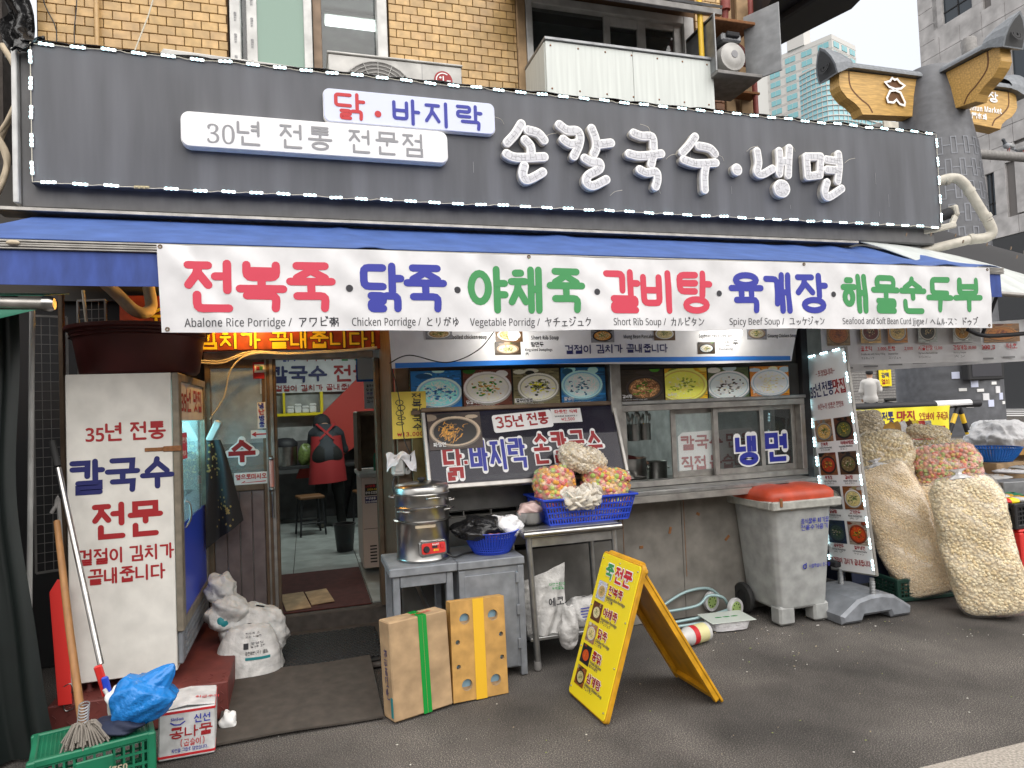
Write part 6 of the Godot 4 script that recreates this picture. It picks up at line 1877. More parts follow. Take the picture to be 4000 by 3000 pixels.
	for q in [[0.74, 2.05, 0.17, 0.08, 3], [1.20, 2.03, 0.19, 0.10, 3], [1.19, 1.945, 0.18, 0.085, 2], [1.88, 2.02, 0.17, 0.10, 1], [2.36, 2.03, 0.17, 0.10, 0], [2.71, 1.93, 0.14, 0.085, 4], [3.13, 2.03, 0.18, 0.10, 2]]:
		fk += 1
		var ph := food(fk, [Color(0.25, 0.2, 0.15), Color(0.5, 0.5, 0.52), Color(0.35, 0.25, 0.15)][fk % 3], [W, K, Color(0.6, 0.5, 0.4)][int(q[4]) % 3], [Color(0.75, 0.7, 0.5), Color(0.78, 0.5, 0.15), Color(0.7, 0.68, 0.6), Color(0.6, 0.45, 0.25), Color(0.75, 0.78, 0.8)][q[4]], Color(0.85, 0.78, 0.6), [Color(0.3, 0.4, 0.12), Color(0.8, 0.72, 0.5)])
		var f2: Callable = mb.call(q[0], q[1])
		photo("menu_photo", bm, ph, f2.call(V2(0, q[3]), 0.002), f2.call(V2(q[2], q[3]), 0.002), f2.call(V2(q[2], 0), 0.002), f2.call(Vector2.ZERO, 0.002))
	bulb("led_bulb", "white led bulb hanging in front of the menu banner near its left side", V3(1.27, 2.075, -4.1), Color(1.0, 0.98, 0.94), 0.05)
	bulb("led_bulb", "white led bulb hanging in front of the menu banner near its right side", V3(2.92, 2.075, -4.1), Color(1.0, 0.98, 0.94), 0.05)
	var bc := thing("bulb_cord", "thin black cord looping under the menu banner to the bulb", "cord", V3(0, 0, -4.2))
	to("strand", M.black_cable, bc, smooth([V3(0.5, 1.9, 0), V3(0.62, 1.945, 0.03), V3(0.85, 1.895, 0.04), V3(1.05, 1.97, 0.06), V3(1.18, 2.12, 0.09), V3(1.26, 2.2, 0.1)], 8), 0.004, 6)
	# sliding windows
	var sx := thing("serving_window", "aluminium sliding window of the kitchen with a blue letter on its pane", "window", V3(0, 0, -4.45))
	st = S()
	bxx(st, 2.157, 3.733, 1.535, 1.583, -0.09, 0.02, 0.004); bxx(st, 2.157, 3.733, 0.988, 1.03, -0.09, 0.02, 0.004)
	bxx(st, 2.157, 2.195, 1.03, 1.535, -0.09, 0.02, 0.004); bxx(st, 3.69, 3.733, 1.03, 1.535, -0.09, 0.02, 0.004)
	obj("frame", st, M.alu, sx)
	bo("head_rail", M.steel_dull, sx, 2.157, 3.733, 1.585, 1.61, -0.06, 0.04, 0.004)
	var pi := 0
	for q in [[2.60, 2.985, -0.065], [2.935, 3.38, -0.02], [3.345, 3.69, -0.045]]:
		st = S()
		bxx(st, q[0], q[0] + 0.04, 1.03, 1.535, q[2] - 0.018, q[2], 0.003); bxx(st, q[1] - 0.035, q[1], 1.03, 1.535, q[2] - 0.018, q[2], 0.003)
		bxx(st, q[0] + 0.04, q[1] - 0.035, 1.03, 1.075, q[2] - 0.018, q[2], 0.003); bxx(st, q[0] + 0.04, q[1] - 0.035, 1.50, 1.535, q[2] - 0.018, q[2], 0.003)
		obj("sash", st, M.alu, sx)
		bo("pane", M.pane if pi == 0 else M.pane_dark, sx, q[0] + 0.04, q[1] - 0.035, 1.075, 1.50, q[2] - 0.011, q[2] - 0.006)
		pi += 1
	text_sticker(sx, "냉", V3(3.115, 1.09, -0.022), 0.235, 0.215, M.blue_ink, 0.17)
	text_sticker(sx, "면", V3(3.40, 1.10, -0.047), 0.225, 0.225, M.blue_ink, 0.17)
	var ns := thing("noodle_notice", "white notice with red letters about fresh noodles behind the window pane", "notice", V3(0, 0, -4.53))
	st = S(); prism(st, PackedVector2Array([V2(2.66, 1.33), V2(2.70, 1.36), V2(3.30, 1.37), V2(3.37, 1.33), V2(3.37, 1.06), V2(2.66, 1.05)]), -0.003, 0.0); obj("board", st, M.paper, ns)
	letters("lettering", ns, M.dark_red, "칼국수 면을", V3(2.68, 1.225, 0.002), 0.11, 0.64, {"weight": 0.15, "space": 0.2})
	letters("lettering", ns, M.dark_red, "직접 뽑습니다", V3(2.68, 1.07, 0.002), 0.11, 0.68, {"weight": 0.15, "space": 0.2})
	# kitchen things behind the window
	for q in [[2.42, 0.94, -4.95, 0.17, 0.22, "large steel stock pot behind the serving window"], [2.36, 0.94, -4.70, 0.10, 0.09, "low steel pot just inside the serving window"], [2.72, 0.94, -5.0, 0.09, 0.17, "narrow steel pot right of the stock pot"]]:
		var pt := thing("cooking_pot", q[5], "pot", V3(q[0], q[1], q[2]))
		lo("body", M.steel, pt, [[0, 0], [q[3] * 0.97, 0], [q[3], 0.01], [q[3], q[4]], [q[3] * 1.05, q[4] + 0.004], [q[3] * 0.97, q[4]], [q[3] * 0.96, q[4] * 0.6], [0, q[4] * 0.6]], 28)
		st = S(); for s in [-1.0, 1.0]: tube(st, smooth([V3(s * q[3], q[4] * 0.7, -0.04), V3(s * (q[3] + 0.03), q[4] * 0.72, 0), V3(s * q[3], q[4] * 0.7, 0.04)], 4), 0.006, 6)
		obj("handle", st, M.steel, pt)
	var kt := thing("kitchen_bench", "steel kitchen bench behind the serving window", "bench", V3(2.1, 0.0, -5.3))
	bo("top", M.steel_dull, kt, -1.4, 1.9, 0.90, 0.935, -0.2, 0.72, 0.004)
	bo("back", M.steel_dull, kt, -1.4, 1.9, 0.15, 0.9, -0.2, -0.15)
	for q in [[2.46, 1.30, -4.85, "left"], [2.58, 1.30, -4.9, "right"]]:
		var ct := thing("cutlery_holder", "%s steel cup full of cutlery hanging in the kitchen window" % q[3], "cutlery holder", V3(q[0], q[1], q[2]))
		lo("cup", M.steel, ct, [[0, 0], [0.05, 0], [0.052, 0.13], [0.048, 0.13], [0.046, 0.01], [0, 0.01]], 16)
		for k in 9:
			st = S()
			var a := TAU * k / 9.0
			var top := V3(cos(a) * 0.05, 0.17 + 0.02 * (k % 3), sin(a) * 0.03)
			tube(st, [V3(cos(a) * 0.02, 0.03, sin(a) * 0.02), top], 0.003, 5); ell(st, top, V3(0.014, 0.022, 0.005), 8, 6)
			obj("spoon", st, M.steel, ct)
	var ck := thing("person", "cook in dark red seen behind the serving window reaching into a pot", "person", V3(2.16, 0.15, -5.1))
	st = S()
	var red := Color(0.09, 0.012, 0.014)
	var sk := Color(0.45, 0.27, 0.19)
	body(st, [[V3(0, 0.05, -0.2), V3(0, 0.8, -0.2), 0.1, 0.13, Color(0.02, 0.02, 0.025)], [V3(0, 0.85, -0.2), V3(0, 1.2, -0.14), 0.15, 0.16, red], [V3(-0.12, 1.27, -0.12), V3(0.12, 1.27, -0.12), 0.08, 0.08, red], [V3(0, 1.33, -0.1), V3(0, 1.42, -0.06), 0.05, 0.05, sk], [V3(0.0, 1.52, -0.04), V3(0.0, 1.46, 0.0), 0.095, 0.08, sk],
		[V3(0.16, 1.25, -0.1), V3(0.2, 1.05, 0.0), 0.058, 0.048, red], [V3(0.2, 1.05, 0.0), V3(0.34, 0.98, 0.12), 0.046, 0.034, red], [V3(0.34, 0.98, 0.12), V3(0.41, 0.97, 0.14), 0.03, 0.028, sk], [V3(0.41, 0.97, 0.14), V3(0.46, 0.95, 0.16), 0.012, 0.009, sk], [V3(0.41, 0.975, 0.12), V3(0.47, 0.96, 0.13), 0.012, 0.009, sk], [V3(0.39, 0.98, 0.17), V3(0.42, 0.96, 0.2), 0.012, 0.009, sk],
		[V3(-0.16, 1.25, -0.1), V3(-0.2, 1.03, -0.05), 0.058, 0.048, red], [V3(-0.2, 1.03, -0.05), V3(-0.06, 0.9, 0.1), 0.046, 0.034, red]], 0.018, 0.045)
	obj("body", st, M.figure, ck)
	st = S(); ell(st, V3(0, 1.535, -0.06), V3(0.11, 0.1, 0.115), 16, 10); obj("hair", st, M.near_black, ck)

# ---------- ground ----------
func pavement() -> void:
	var st := S()
	sheet(st, 90, 60, func(u: float, v: float):
		var x := lerpf(-6.0, 12.0, u)
		var z := lerpf(-10.0, 2.0, v)
		return V3(x, -0.004 - 0.006 * (0.5 + 0.5 * sin(x * 1.9 + z * 1.3) * sin(z * 2.3 - x * 0.7)), z))
	struct("road_surface", st, M.tar)
	st = S()
	bxx(st, -220, 320, -0.5, -0.03, -320, 60)
	struct("ground", st, M.tar)
	st = S()
	bxx(st, 1.2, 40, -0.02, 0.012, -2.33, -1.2, 0.01)
	struct("kerb_strip", st, M.paving)
	# door mats
	var m := thing("ramp_mat", "worn brown rubber mat on the ground before the doorway", "mat", V3(-0.065, 0.0, -4.05))
	st = S()
	sheet(st, 16, 14, func(u: float, v: float): return V3(lerpf(-0.41, 0.41, u), 0.012 + 0.05 * (1.0 - v) + 0.004 * sin(u * 7.0 + v * 5.0), lerpf(-0.40, 0.38, v)), 0.01)
	obj("sheet", st, M.mat_brown, m)
	st = S()
	var xf := []
	for i in 52:
		for j in 46:
			xf.append(Transform3D(Basis(Vector3.UP, 0.785), V3(-0.40 + 0.0157 * i, 0.0125 + 0.05 * (1.0 - (0.017 * j + 0.0) / 0.78) + 0.003, -0.39 + 0.0168 * j)))
	var bp := S(); box(bp, Vector3.ZERO, V3(0.008, 0.005, 0.008), 0.0015)
	multi("stud", bp.commit(), xf, M.mat_brown, m)
	m = thing("hole_mat", "black perforated rubber mat at the foot of the door step", "mat", V3(-0.0, 0.03, -4.76))
	st = S()
	var ring := S()
	lathe(ring, [[0.010, 0.0], [0.016, 0.0], [0.016, 0.012], [0.010, 0.012], [0.010, 0.0]], 8, Transform3D(), false)
	xf = []
	for i in 26:
		for j in 22: xf.append(Transform3D(Basis(), V3(-0.40 + 0.032 * i + 0.016 * (j % 2), 0.02, -0.32 + 0.029 * j)))
	multi("rubber_ring", ring.commit(), xf, M.mat_black, m)
	bxx(st, -0.44, 0.44, 0.012, 0.018, -0.36, 0.34, 0.003)
	obj("sheet", st, M.mat_black, m)
	st = S()
	bxx(st, -0.70, 0.56, 0.0, 0.034, -5.27, -4.40, 0.012)
	struct("door_step", st, M.concrete_dark)
	# crumbs and leaves on the tar
	var cols := []
	xf = []
	for k in 260:
		var p := V3(rng.randf_range(-0.9, 5.2), 0.001, rng.randf_range(-4.4, -2.3))
		if rng.randf() < 0.35: p = V3(rng.randf_range(2.4, 4.2), 0.001, rng.randf_range(-4.2, -3.4))
		var s := rng.randf_range(0.3, 1.0) * (1.0 if k > 12 else 2.2)
		xf.append(Transform3D(Basis.from_euler(V3(rng.randf_range(-0.3, 0.3), rng.randf() * TAU, 0)).scaled(V3(s, s, s * rng.randf_range(0.4, 1.0))), p))
		cols.append([Color(0.55, 0.52, 0.46), Color(0.42, 0.34, 0.22), Color(0.62, 0.60, 0.56), Color(0.22, 0.26, 0.08)][rng.randi() % 4])
	var cm := S(); box(cm, V3(0, 0.001, 0), V3(0.010, 0.003, 0.007), 0.001)
	var vm := StandardMaterial3D.new()
	vm.resource_name = "litter"; vm.vertex_color_use_as_albedo = true; vm.roughness = 0.9
	var lit := multi("litter", cm.commit(), xf, vm, self, cols)
	meta(lit, "small crumbs and bits of leaf scattered over the tar", "litter")

# ---------- bags of puffed snacks ----------
var bead_mesh: Mesh
func snack_bag(label: String, at: Vector3, r: Vector3, b: Basis, bead: float, cols: Array, n: int, e := 0.7, neck := 0.0, squash := Vector3.ONE, group := "bags of puffed snacks") -> Node3D:
	var t := thing("snack_bag", label, "snack bag", at, 0.0, group)
	t.basis = b
	var ph := rng.randf() * 9.0
	var f := func(u: float, v: float, s: float) -> Vector3:
		var cu := cos(-TAU * u); var su := sin(-TAU * u)
		var kk := 2.0 / e
		var rr := 1.0 / pow(pow(absf(cu), kk) + pow(absf(su), kk), 1.0 / kk)
		var tt := lerpf(1.0 - 2.0 * v, cos(PI * v), 0.5)
		rr *= pow(maxf(0.0, 1.0 - pow(absf(tt), kk * 1.3)), 1.0 / (kk * 1.3))
		var p := V3(cu * rr, tt, su * rr)
		var l := 1.0 + 0.05 * sin(p.x * 4.0 + ph) * cos(p.y * 5.0 + ph * 2.0) + 0.04 * sin(p.y * 9.0 + p.z * 5.0 + ph)
		return V3(p.x * r.x, (p.y + 1.0) * r.y, p.z * r.z) * V3(l, 1.0, l) * s + V3(0, r.y * (1.0 - s), 0)
	var st := S()
	sheet(st, 28, 20, func(u: float, v: float): return f.call(u, v, 0.965))
	var avg := Color(0, 0, 0)
	for c in cols: avg += c * (0.92 / cols.size())
	var key := "core_%d_%d_%d" % [int(avg.r * 99), int(avg.g * 99), int(avg.b * 99)]
	obj("filling", st, M[key] if M.has(key) else mat(key, avg.linear_to_srgb(), 0.9), t)
	if bead_mesh == null:
		var q := S()
		ell(q, Vector3.ZERO, Vector3.ONE, 8, 6)
		bead_mesh = q.commit()
	var xf := []
	var tint := []
	var sum := 0.0
	var share := PackedFloat32Array()
	for j in 40:
		for i in 56:
			var p0: Vector3 = f.call(i / 56.0, j / 40.0, 1.0)
			sum += (f.call((i + 1) / 56.0, j / 40.0, 1.0) - p0).cross(f.call(i / 56.0, (j + 1) / 40.0, 1.0) - p0).length()
			share.append(sum)
	for k in n:
		var c := mini(share.bsearch(sum * (k + rng.randf()) / n), 2239)
		var u := (c % 56 + rng.randf()) / 56.0
		var v := (c / 56 + rng.randf()) / 40.0
		var p: Vector3 = f.call(u, v, 0.965)
		var s := bead * rng.randf_range(0.8, 1.15)
		xf.append(Transform3D(Basis.from_euler(V3(rng.randf() * 3, rng.randf() * 3, 0)).scaled_local(V3(s, s, s) * squash), p))
		tint.append(cols[rng.randi() % cols.size()] * rng.randf_range(0.9, 1.06))
	if not M.has("bead"):
		var bm := StandardMaterial3D.new()
		bm.resource_name = "bead"; bm.vertex_color_use_as_albedo = true; bm.roughness = 0.7
		M.bead = bm
	multi("puffs", bead_mesh, xf, M.bead, t, tint)
	st = S()
	sheet(st, 48, 34, func(u: float, v: float):
		var p: Vector3 = f.call(u, v, 1.0 + bead / r.x * 0.55)
		return p + V3(0.0045 * sin(u * 70.0 + v * 25.0 + ph), 0, 0.0045 * sin(u * 47.0 - v * 38.0)) * sin(PI * v))
	obj("plastic_film", st, M.film, t)
	if neck > 0.0:
		st = S()
		sheet(st, 22, 6, func(u: float, v: float):
			var rr := lerpf(r.x * 0.32, 0.012, minf(v * 1.8, 1.0)) + maxf(0.0, v - 0.6) * 0.1
			rr *= 1.0 + 0.25 * sin(u * 44.0)
			return V3(cos(-TAU * u) * rr, r.y * 1.96 + neck * v, sin(-TAU * u) * rr * 0.7))
		obj("tied_neck", st, M.film_white, t)
	return t

# slumped sack of cloth or plastic resting on its base
var crumple := FastNoiseLite.new()
func slump(st: SurfaceTool, r: Vector3, seed_: float, crease := 0.06, e := 0.75, nu := 60, nv := 36) -> void:
	crumple.seed = 3; crumple.frequency = 4.5; crumple.fractal_type = FastNoiseLite.FRACTAL_RIDGED; crumple.fractal_octaves = 3
	sheet(st, nu, nv, func(u: float, v: float):
		var cu := cos(-TAU * u); var su := sin(-TAU * u); var cv := cos(PI * v); var sv := sin(PI * v)
		var p := V3(signf(cu) * pow(absf(cu), e) * pow(sv, e * 0.8), cv, signf(su) * pow(absf(su), e) * pow(sv, e * 0.8))
		var q := p * r
		var l := 1.0 + crease * (2.6 * crumple.get_noise_3d(q.x + seed_, q.y, q.z) + 0.7 * sin(p.x * 5.0 + seed_ * 3.0 + p.y * 4.0)) * minf(1.0, sv * 2.0)
		return V3(p.x * r.x * l * (1.0 - 0.3 * maxf(p.y, 0.0)), maxf((p.y + 0.9) * r.y * (1.0 + 0.5 * (l - 1.0)), 0.0), p.z * r.z * l * (1.0 - 0.2 * maxf(p.y, 0.0))))

func carton(called: String, label: String, at: Vector3, turn: float, s: Vector3, m: Material) -> Node3D:
	var t := thing(called, label, "box", at, turn)
	var st := S()
	box(st, V3(0, s.y / 2, 0), s, 0.006)
	obj("body", st, m, t)
	return t

func front_goods() -> void:
	var st := S()
	# grey bench with the steamer
	var t := thing("grey_bench", "grey painted steel bench holding the steamer", "bench", V3(0.43, 0, -3.95))
	bxx(st, 0, 0.395, 0.655, 0.705, -0.46, 0.0, 0.006); obj("top", st, M.grey_paint, t)
	for q in [[0.02, -0.03], [0.33, -0.03], [0.02, -0.42], [0.33, -0.42]]:
		bo("leg", M.grey_paint, t, q[0], q[0] + 0.04, 0.0, 0.653, q[1] - 0.03, q[1] + 0.01, 0.004)
	bo("apron_rail", M.grey_paint, t, 0.062, 0.328, 0.59, 0.652, -0.03, -0.015, 0.003)
	to("brace", M.steel, t, [V3(0.16, 0.62, -0.25), V3(0.36, 0.12, -0.3)], 0.014, 8)
	t = thing("grey_cabinet", "grey painted steel cabinet with a riveted door", "cabinet", V3(0.83, 0, -3.95))
	bo("body", M.grey_paint, t, 0, 0.40, 0.05, 0.655, -0.46, -0.004, 0.004)
	bo("top", M.grey_paint, t, -0.005, 0.405, 0.657, 0.705, -0.47, 0.01, 0.006)
	bo("door", M.grey_paint, t, 0.03, 0.345, 0.06, 0.62, -0.004, 0.006, 0.003)
	for y in [0.16, 0.36, 0.55]:
		bo("hinge", M.grey_paint, t, 0.345, 0.365, y, y + 0.06, -0.002, 0.012, 0.003)
	for x in [0.0, 0.36]:
		bo("post", M.grey_paint, t, x, x + 0.04, 0.0, 0.65, -0.03, 0.004, 0.004)
	steamer(V3(0.665, 0.707, -4.17))
	# blue colander with black bag
	t = round_basket("blue_colander", "round blue plastic colander on the grey cabinet", V3(1.085, 0.707, -4.14), 0.175, 0.14, M.plastic_blue)
	var bb := thing("black_bag", "crumpled black plastic bag heaped in the blue colander", "plastic bag", V3(1.03, 0.80, -4.14))
	so("film", M.black_bag, bb, V3(0.155, 0.065, 0.13), 2.0, 0.14)
	bb = thing("clear_bag", "clear plastic bag with meat scraps in the blue colander", "plastic bag", V3(1.17, 0.79, -4.12))
	so("film", M.film_white, bb, V3(0.085, 0.07, 0.08), 5.0, 0.16)
	st = S(); slump(st, V3(0.045, 0.045, 0.03), 3.0, 0.16, 0.9, 16, 10)
	var ms := obj("meat", st, mat("meat_pink", lin(0.45, 0.16, 0.14), 0.4), bb); ms.position = V3(-0.11, 0.0, 0.09)
	# steel table
	t = thing("steel_table", "stainless steel table with round edged top and lower shelf", "table", V3(1.24, 0, -3.95))
	bo("top", M.steel_dull, t, 0, 0.65, 0.80, 0.845, -0.45, -0.02, 0.012)
	to("front_edge", M.steel, t, [V3(0.0, 0.823, -0.012), V3(0.65, 0.823, -0.012)], 0.021, 12)
	bo("apron_rail", M.steel_dull, t, 0.04, 0.61, 0.74, 0.797, -0.05, -0.035, 0.003)
	bo("lower_shelf", M.steel_dull, t, 0.03, 0.62, 0.17, 0.19, -0.42, -0.04, 0.003)
	for q in [[0.04, -0.04], [0.61, -0.04], [0.04, -0.42], [0.61, -0.42]]:
		to("leg", M.steel_dull, t, [V3(q[0] + (0.03 if q[0] < 0.1 else 0.02), 0.03, q[1]), V3(q[0], 0.80, q[1])], 0.019, 10)
		lo("foot", M.galv_dull, t, [[0, 0], [0.02, 0], [0.024, 0.012], [0.022, 0.05], [0.0, 0.05]], 12, Transform3D(Basis(), V3(q[0] + 0.027, 0, q[1])))
	t = thing("steel_bowl", "small steel bowl holding a bag of dough on the steel table", "bowl", V3(1.355, 0.847, -4.16))
	lo("bowl", M.steel, t, [[0, 0], [0.06, 0], [0.085, 0.025], [0.098, 0.085], [0.101, 0.088], [0.098, 0.09], [0.08, 0.03], [0, 0.01]], 28)
	bb = thing("dough_bag", "pinkish plastic bag in the small steel bowl", "plastic bag", V3(1.355, 0.90, -4.16))
	so("film", mat("pink_film", lin(0.62, 0.45, 0.42), 0.3), bb, V3(0.075, 0.045, 0.07), 7.0, 0.15)
	basket_with_snacks()
	cartons()
	a_board()
	# white bags on the lower shelf
	t = thing("printed_sack", "white printed plastic sack on the shelf under the steel table", "sack", V3(1.40, 0.192, -4.08))
	st = S(); sheet(st, 22, 22, func(u: float, v: float): return V3(lerpf(-0.14, 0.14, u) * (1.0 - 0.1 * v), 0.40 * (1.0 - v) * (0.82 + 0.22 * u) - 0.06 * v * (1 - v), 0.05 * sin(PI * u) * (0.4 + v) + 0.018 * sin(u * 15.0 + v * 9.0) * (0.2 + v)), 0.004); obj("film", st, M.sack_white, t)
	letters("print", t, M.ink, "에코-", V3(0.0, 0.17, 0.075), 0.055, 0.12, {"weight": 0.13})
	letters("print", t, M.print_green, "자연순환상", V3(0.01, 0.29, 0.06), 0.02, 0.11, {"weight": 0.12})
	letters("print", t, M.print_green, "유해물질", V3(0.03, 0.265, 0.06), 0.02, 0.08, {"weight": 0.12})
	t = thing("crumpled_sack", "crumpled white sack hanging over the lower table shelf", "sack", V3(1.52, 0.10, -3.99))
	so("film", M.sack_white, t, V3(0.06, 0.13, 0.05), 4.0, 0.14, 0.9)
	t = thing("small_printed_bag", "small white bag with blue print beside the A board", "bag", V3(1.68, 0.192, -4.12))
	so("film", M.sack_white, t, V3(0.12, 0.09, 0.08), 8.0, 0.1, 0.6)
	st = S(); for k in 5: bxx(st, -0.06, 0.06, 0.05 + 0.018 * k, 0.056 + 0.018 * k, 0.088, 0.0885)
	obj("print", st, M.print_blue, t)
	t = thing("paper_strip", "strip of white paper hanging from the table shelf", "paper", V3(1.70, 0.05, -3.97))
	st = S(); sheet(st, 6, 10, func(u: float, v: float): return V3(lerpf(-0.03, 0.04, u) * (1.0 - v * 0.4), 0.16 * (1.0 - v), 0.012 * sin(v * 6.0 + u * 3.0)), 0.001); obj("sheet", st, M.paper, t)
	# hand cart, bottle, tray
	t = thing("hand_cart", "folded pale blue hand cart with green wheels lying by the wall", "hand cart", V3(2.72, 0.0, -4.40))
	for q in [[V3(-0.32, 0.09, -0.02), V3(-0.05, 0.11, 0.0), V3(0.05, 0.17, 0.0), V3(0.16, 0.15, 0.02), V3(0.22, 0.06, 0.0)], [V3(-0.34, 0.05, 0.1), V3(0.0, 0.06, 0.09), V3(0.22, 0.07, 0.04)], [V3(-0.33, 0.03, 0.13), V3(-0.05, 0.03, 0.12), V3(0.24, 0.04, 0.06)], [V3(-0.3, 0.12, -0.06), V3(-0.1, 0.2, -0.06), V3(0.1, 0.2, -0.07), V3(0.2, 0.12, -0.06)]]:
		to("tube", mat("cart_blue", lin(0.32, 0.45, 0.46), 0.4, 0.3) if not M.has("cart_blue") else M.cart_blue, t, smooth(q, 5), 0.011, 8)
	for q in [[0.235, 0.072, 0.055], [0.12, 0.10, -0.075]]:
		var wh := Node3D.new()
		wh.name = "wheel"; t.add_child(wh, true); wh.position = V3(q[0], q[1] + 0.003, q[2]); wh.rotation = V3(0, 0.25, 0)
		var X := Transform3D(Basis(Vector3.RIGHT, PI / 2), Vector3.ZERO)
		lo("tyre", M.carton_white, wh, [[0.05, -0.014], [0.07, -0.014], [0.073, 0.0], [0.07, 0.014], [0.05, 0.014], [0.05, -0.014]], 28, X)
		lo("rim", mat("wheel_green", lin(0.30, 0.42, 0.14), 0.5) if not M.has("wheel_green") else M.wheel_green, wh, [[0.0, 0.012], [0.02, 0.016], [0.049, 0.01], [0.049, -0.01], [0.0, -0.012]], 24, X)
		st = S()
		for k in 8: ell(st, V3(cos(TAU * k / 8.0) * 0.033, sin(TAU * k / 8.0) * 0.033, 0.0138), V3(0.006, 0.006, 0.002), 6, 4)
		obj("hole", st, M.near_black, wh)
	t = thing("sauce_jar", "white plastic bottle with a red and cream label lying on the ground", "bottle", V3(2.40, 0.062, -4.0), 0.25)
	var Y := Transform3D(Basis(Vector3.BACK, PI / 2), Vector3.ZERO)
	lo("body", M.pvc, t, [[0, -0.12], [0.05, -0.12], [0.06, -0.11], [0.06, 0.06], [0.045, 0.10], [0.03, 0.12], [0.03, 0.15], [0, 0.15]], 24, Y)
	lo("cream_label", mat("cream_print", lin(0.62, 0.58, 0.30), 0.5), t, [[0.0607, -0.085], [0.0607, 0.0]], 24, Y)
	lo("red_label", M.red, t, [[0.0609, 0.002], [0.0609, 0.045]], 24, Y)
	t = thing("food_tray", "clear plastic food tray with printed film on the ground", "tray", V3(2.78, 0.0, -4.2), -0.1)
	st = S()
	for k in 3: pass
	sheet(st, 24, 6, func(u: float, v: float):
		var a := -TAU * u
		var q := 0.85 + 0.15 * v
		return V3(signf(cos(a)) * pow(absf(cos(a)), 0.4) * 0.15 * q, 0.004 + 0.065 * v, signf(sin(a)) * pow(absf(sin(a)), 0.4) * 0.10 * q), 0.002)
	obj("tub", st, M.film_white, t)
	bo("lid_film", mat("tray_film", lin(0.55, 0.60, 0.55), 0.25), t, -0.165, 0.165, 0.07, 0.074, -0.115, 0.115, 0.002)
	st = S(); for k in 3: ell(st, V3(-0.06 + 0.06 * k, 0.0745, 0.0), V3(0.028, 0.0012, 0.012), 8, 4)
	obj("print", st, M.print_green, t)
	food_bin()
	led_stand()
	left_goods()

func steamer(at: Vector3) -> void:
	var t := thing("steamer", "tall stainless steel steamer pot with a red control panel", "steamer", at)
	var st := S()
	lathe(st, [[0, 0], [0.16, 0], [0.165, 0.012], [0.16, 0.02], [0.16, 0.225], [0.172, 0.235], [0.176, 0.24], [0.165, 0.245]], 40); obj("boiler", st, M.steel, t)
	lo("steam_tray", M.steel, t, [[0.163, 0.246], [0.163, 0.315], [0.168, 0.32], [0.163, 0.325]], 40)
	lo("steam_tray", M.steel, t, [[0.163, 0.327], [0.163, 0.39], [0.168, 0.395], [0.165, 0.40]], 40)
	lo("lid", M.steel, t, [[0.166, 0.402], [0.165, 0.43], [0.155, 0.447], [0.10, 0.458], [0.0, 0.462]], 40)
	lo("knob", M.black_paint, t, [[0.012, 0.462], [0.02, 0.47], [0.024, 0.482], [0.02, 0.488], [0, 0.489]], 16)
	for q in [[0.6, 0.30], [2.4, 0.30], [1.35, 0.375], [3.5, 0.375], [0.15, 0.345]]:
		var d := V3(cos(q[0]), 0, sin(q[0]))
		var s := V3(-d.z, 0, d.x)
		to("handle", M.steel, t, smooth([d * 0.163 + s * 0.04 + V3(0, q[1], 0), d * 0.19 + s * 0.035 + V3(0, q[1] + 0.003, 0), d * 0.195 + V3(0, q[1] + 0.005, 0), d * 0.19 - s * 0.035 + V3(0, q[1] + 0.003, 0), d * 0.163 - s * 0.04 + V3(0, q[1], 0)], 4), 0.007, 8)
	var p := Node3D.new()
	p.name = "control_panel"; t.add_child(p, true); p.position = V3(0.03, 0.085, 0.158); p.rotation = V3(-0.1, 0.15, 0)
	st = S(); prism(st, rrect(0.17, 0.085, 0.015), -0.02, 0.012, Transform3D(), 0.004); obj("housing", st, M.steel, p)
	st = S(); prism(st, rrect(0.145, 0.062, 0.012), 0.0125, 0.016); obj("face", st, M.plastic_red, p)
	lo("dial", M.black_paint, p, [[0, 0.012], [0.016, 0.012], [0.02, 0.0], [0, 0]], 18, Transform3D(Basis(Vector3.RIGHT, PI / 2), V3(-0.045, -0.004, 0.017)))
	bo("display", M.near_black, p, -0.01, 0.022, 0.0, 0.014, 0.0165, 0.019)
	bo("switch", M.red, p, 0.042, 0.062, -0.005, 0.022, 0.0165, 0.022, 0.002)
	letters("print", p, M.white_ink, "AnyST", V3(-0.01, 0.016, 0.0185), 0.014, 0.045)
	letters("print", p, M.yellow_ink, "주의", V3(-0.005, -0.02, 0.0185), 0.014, 0.035, {"weight": 0.16})
	bo("name_strip", M.cream_pipe, t, -0.07, 0.05, 0.205, 0.222, 0.159, 0.1605)
	to("cord", M.black_cable, t, smooth([V3(0.10, 0.05, 0.14), V3(0.16, 0.015, 0.14), V3(0.24, 0.01, 0.05), V3(0.33, 0.01, 0.02)], 6), 0.006, 6)

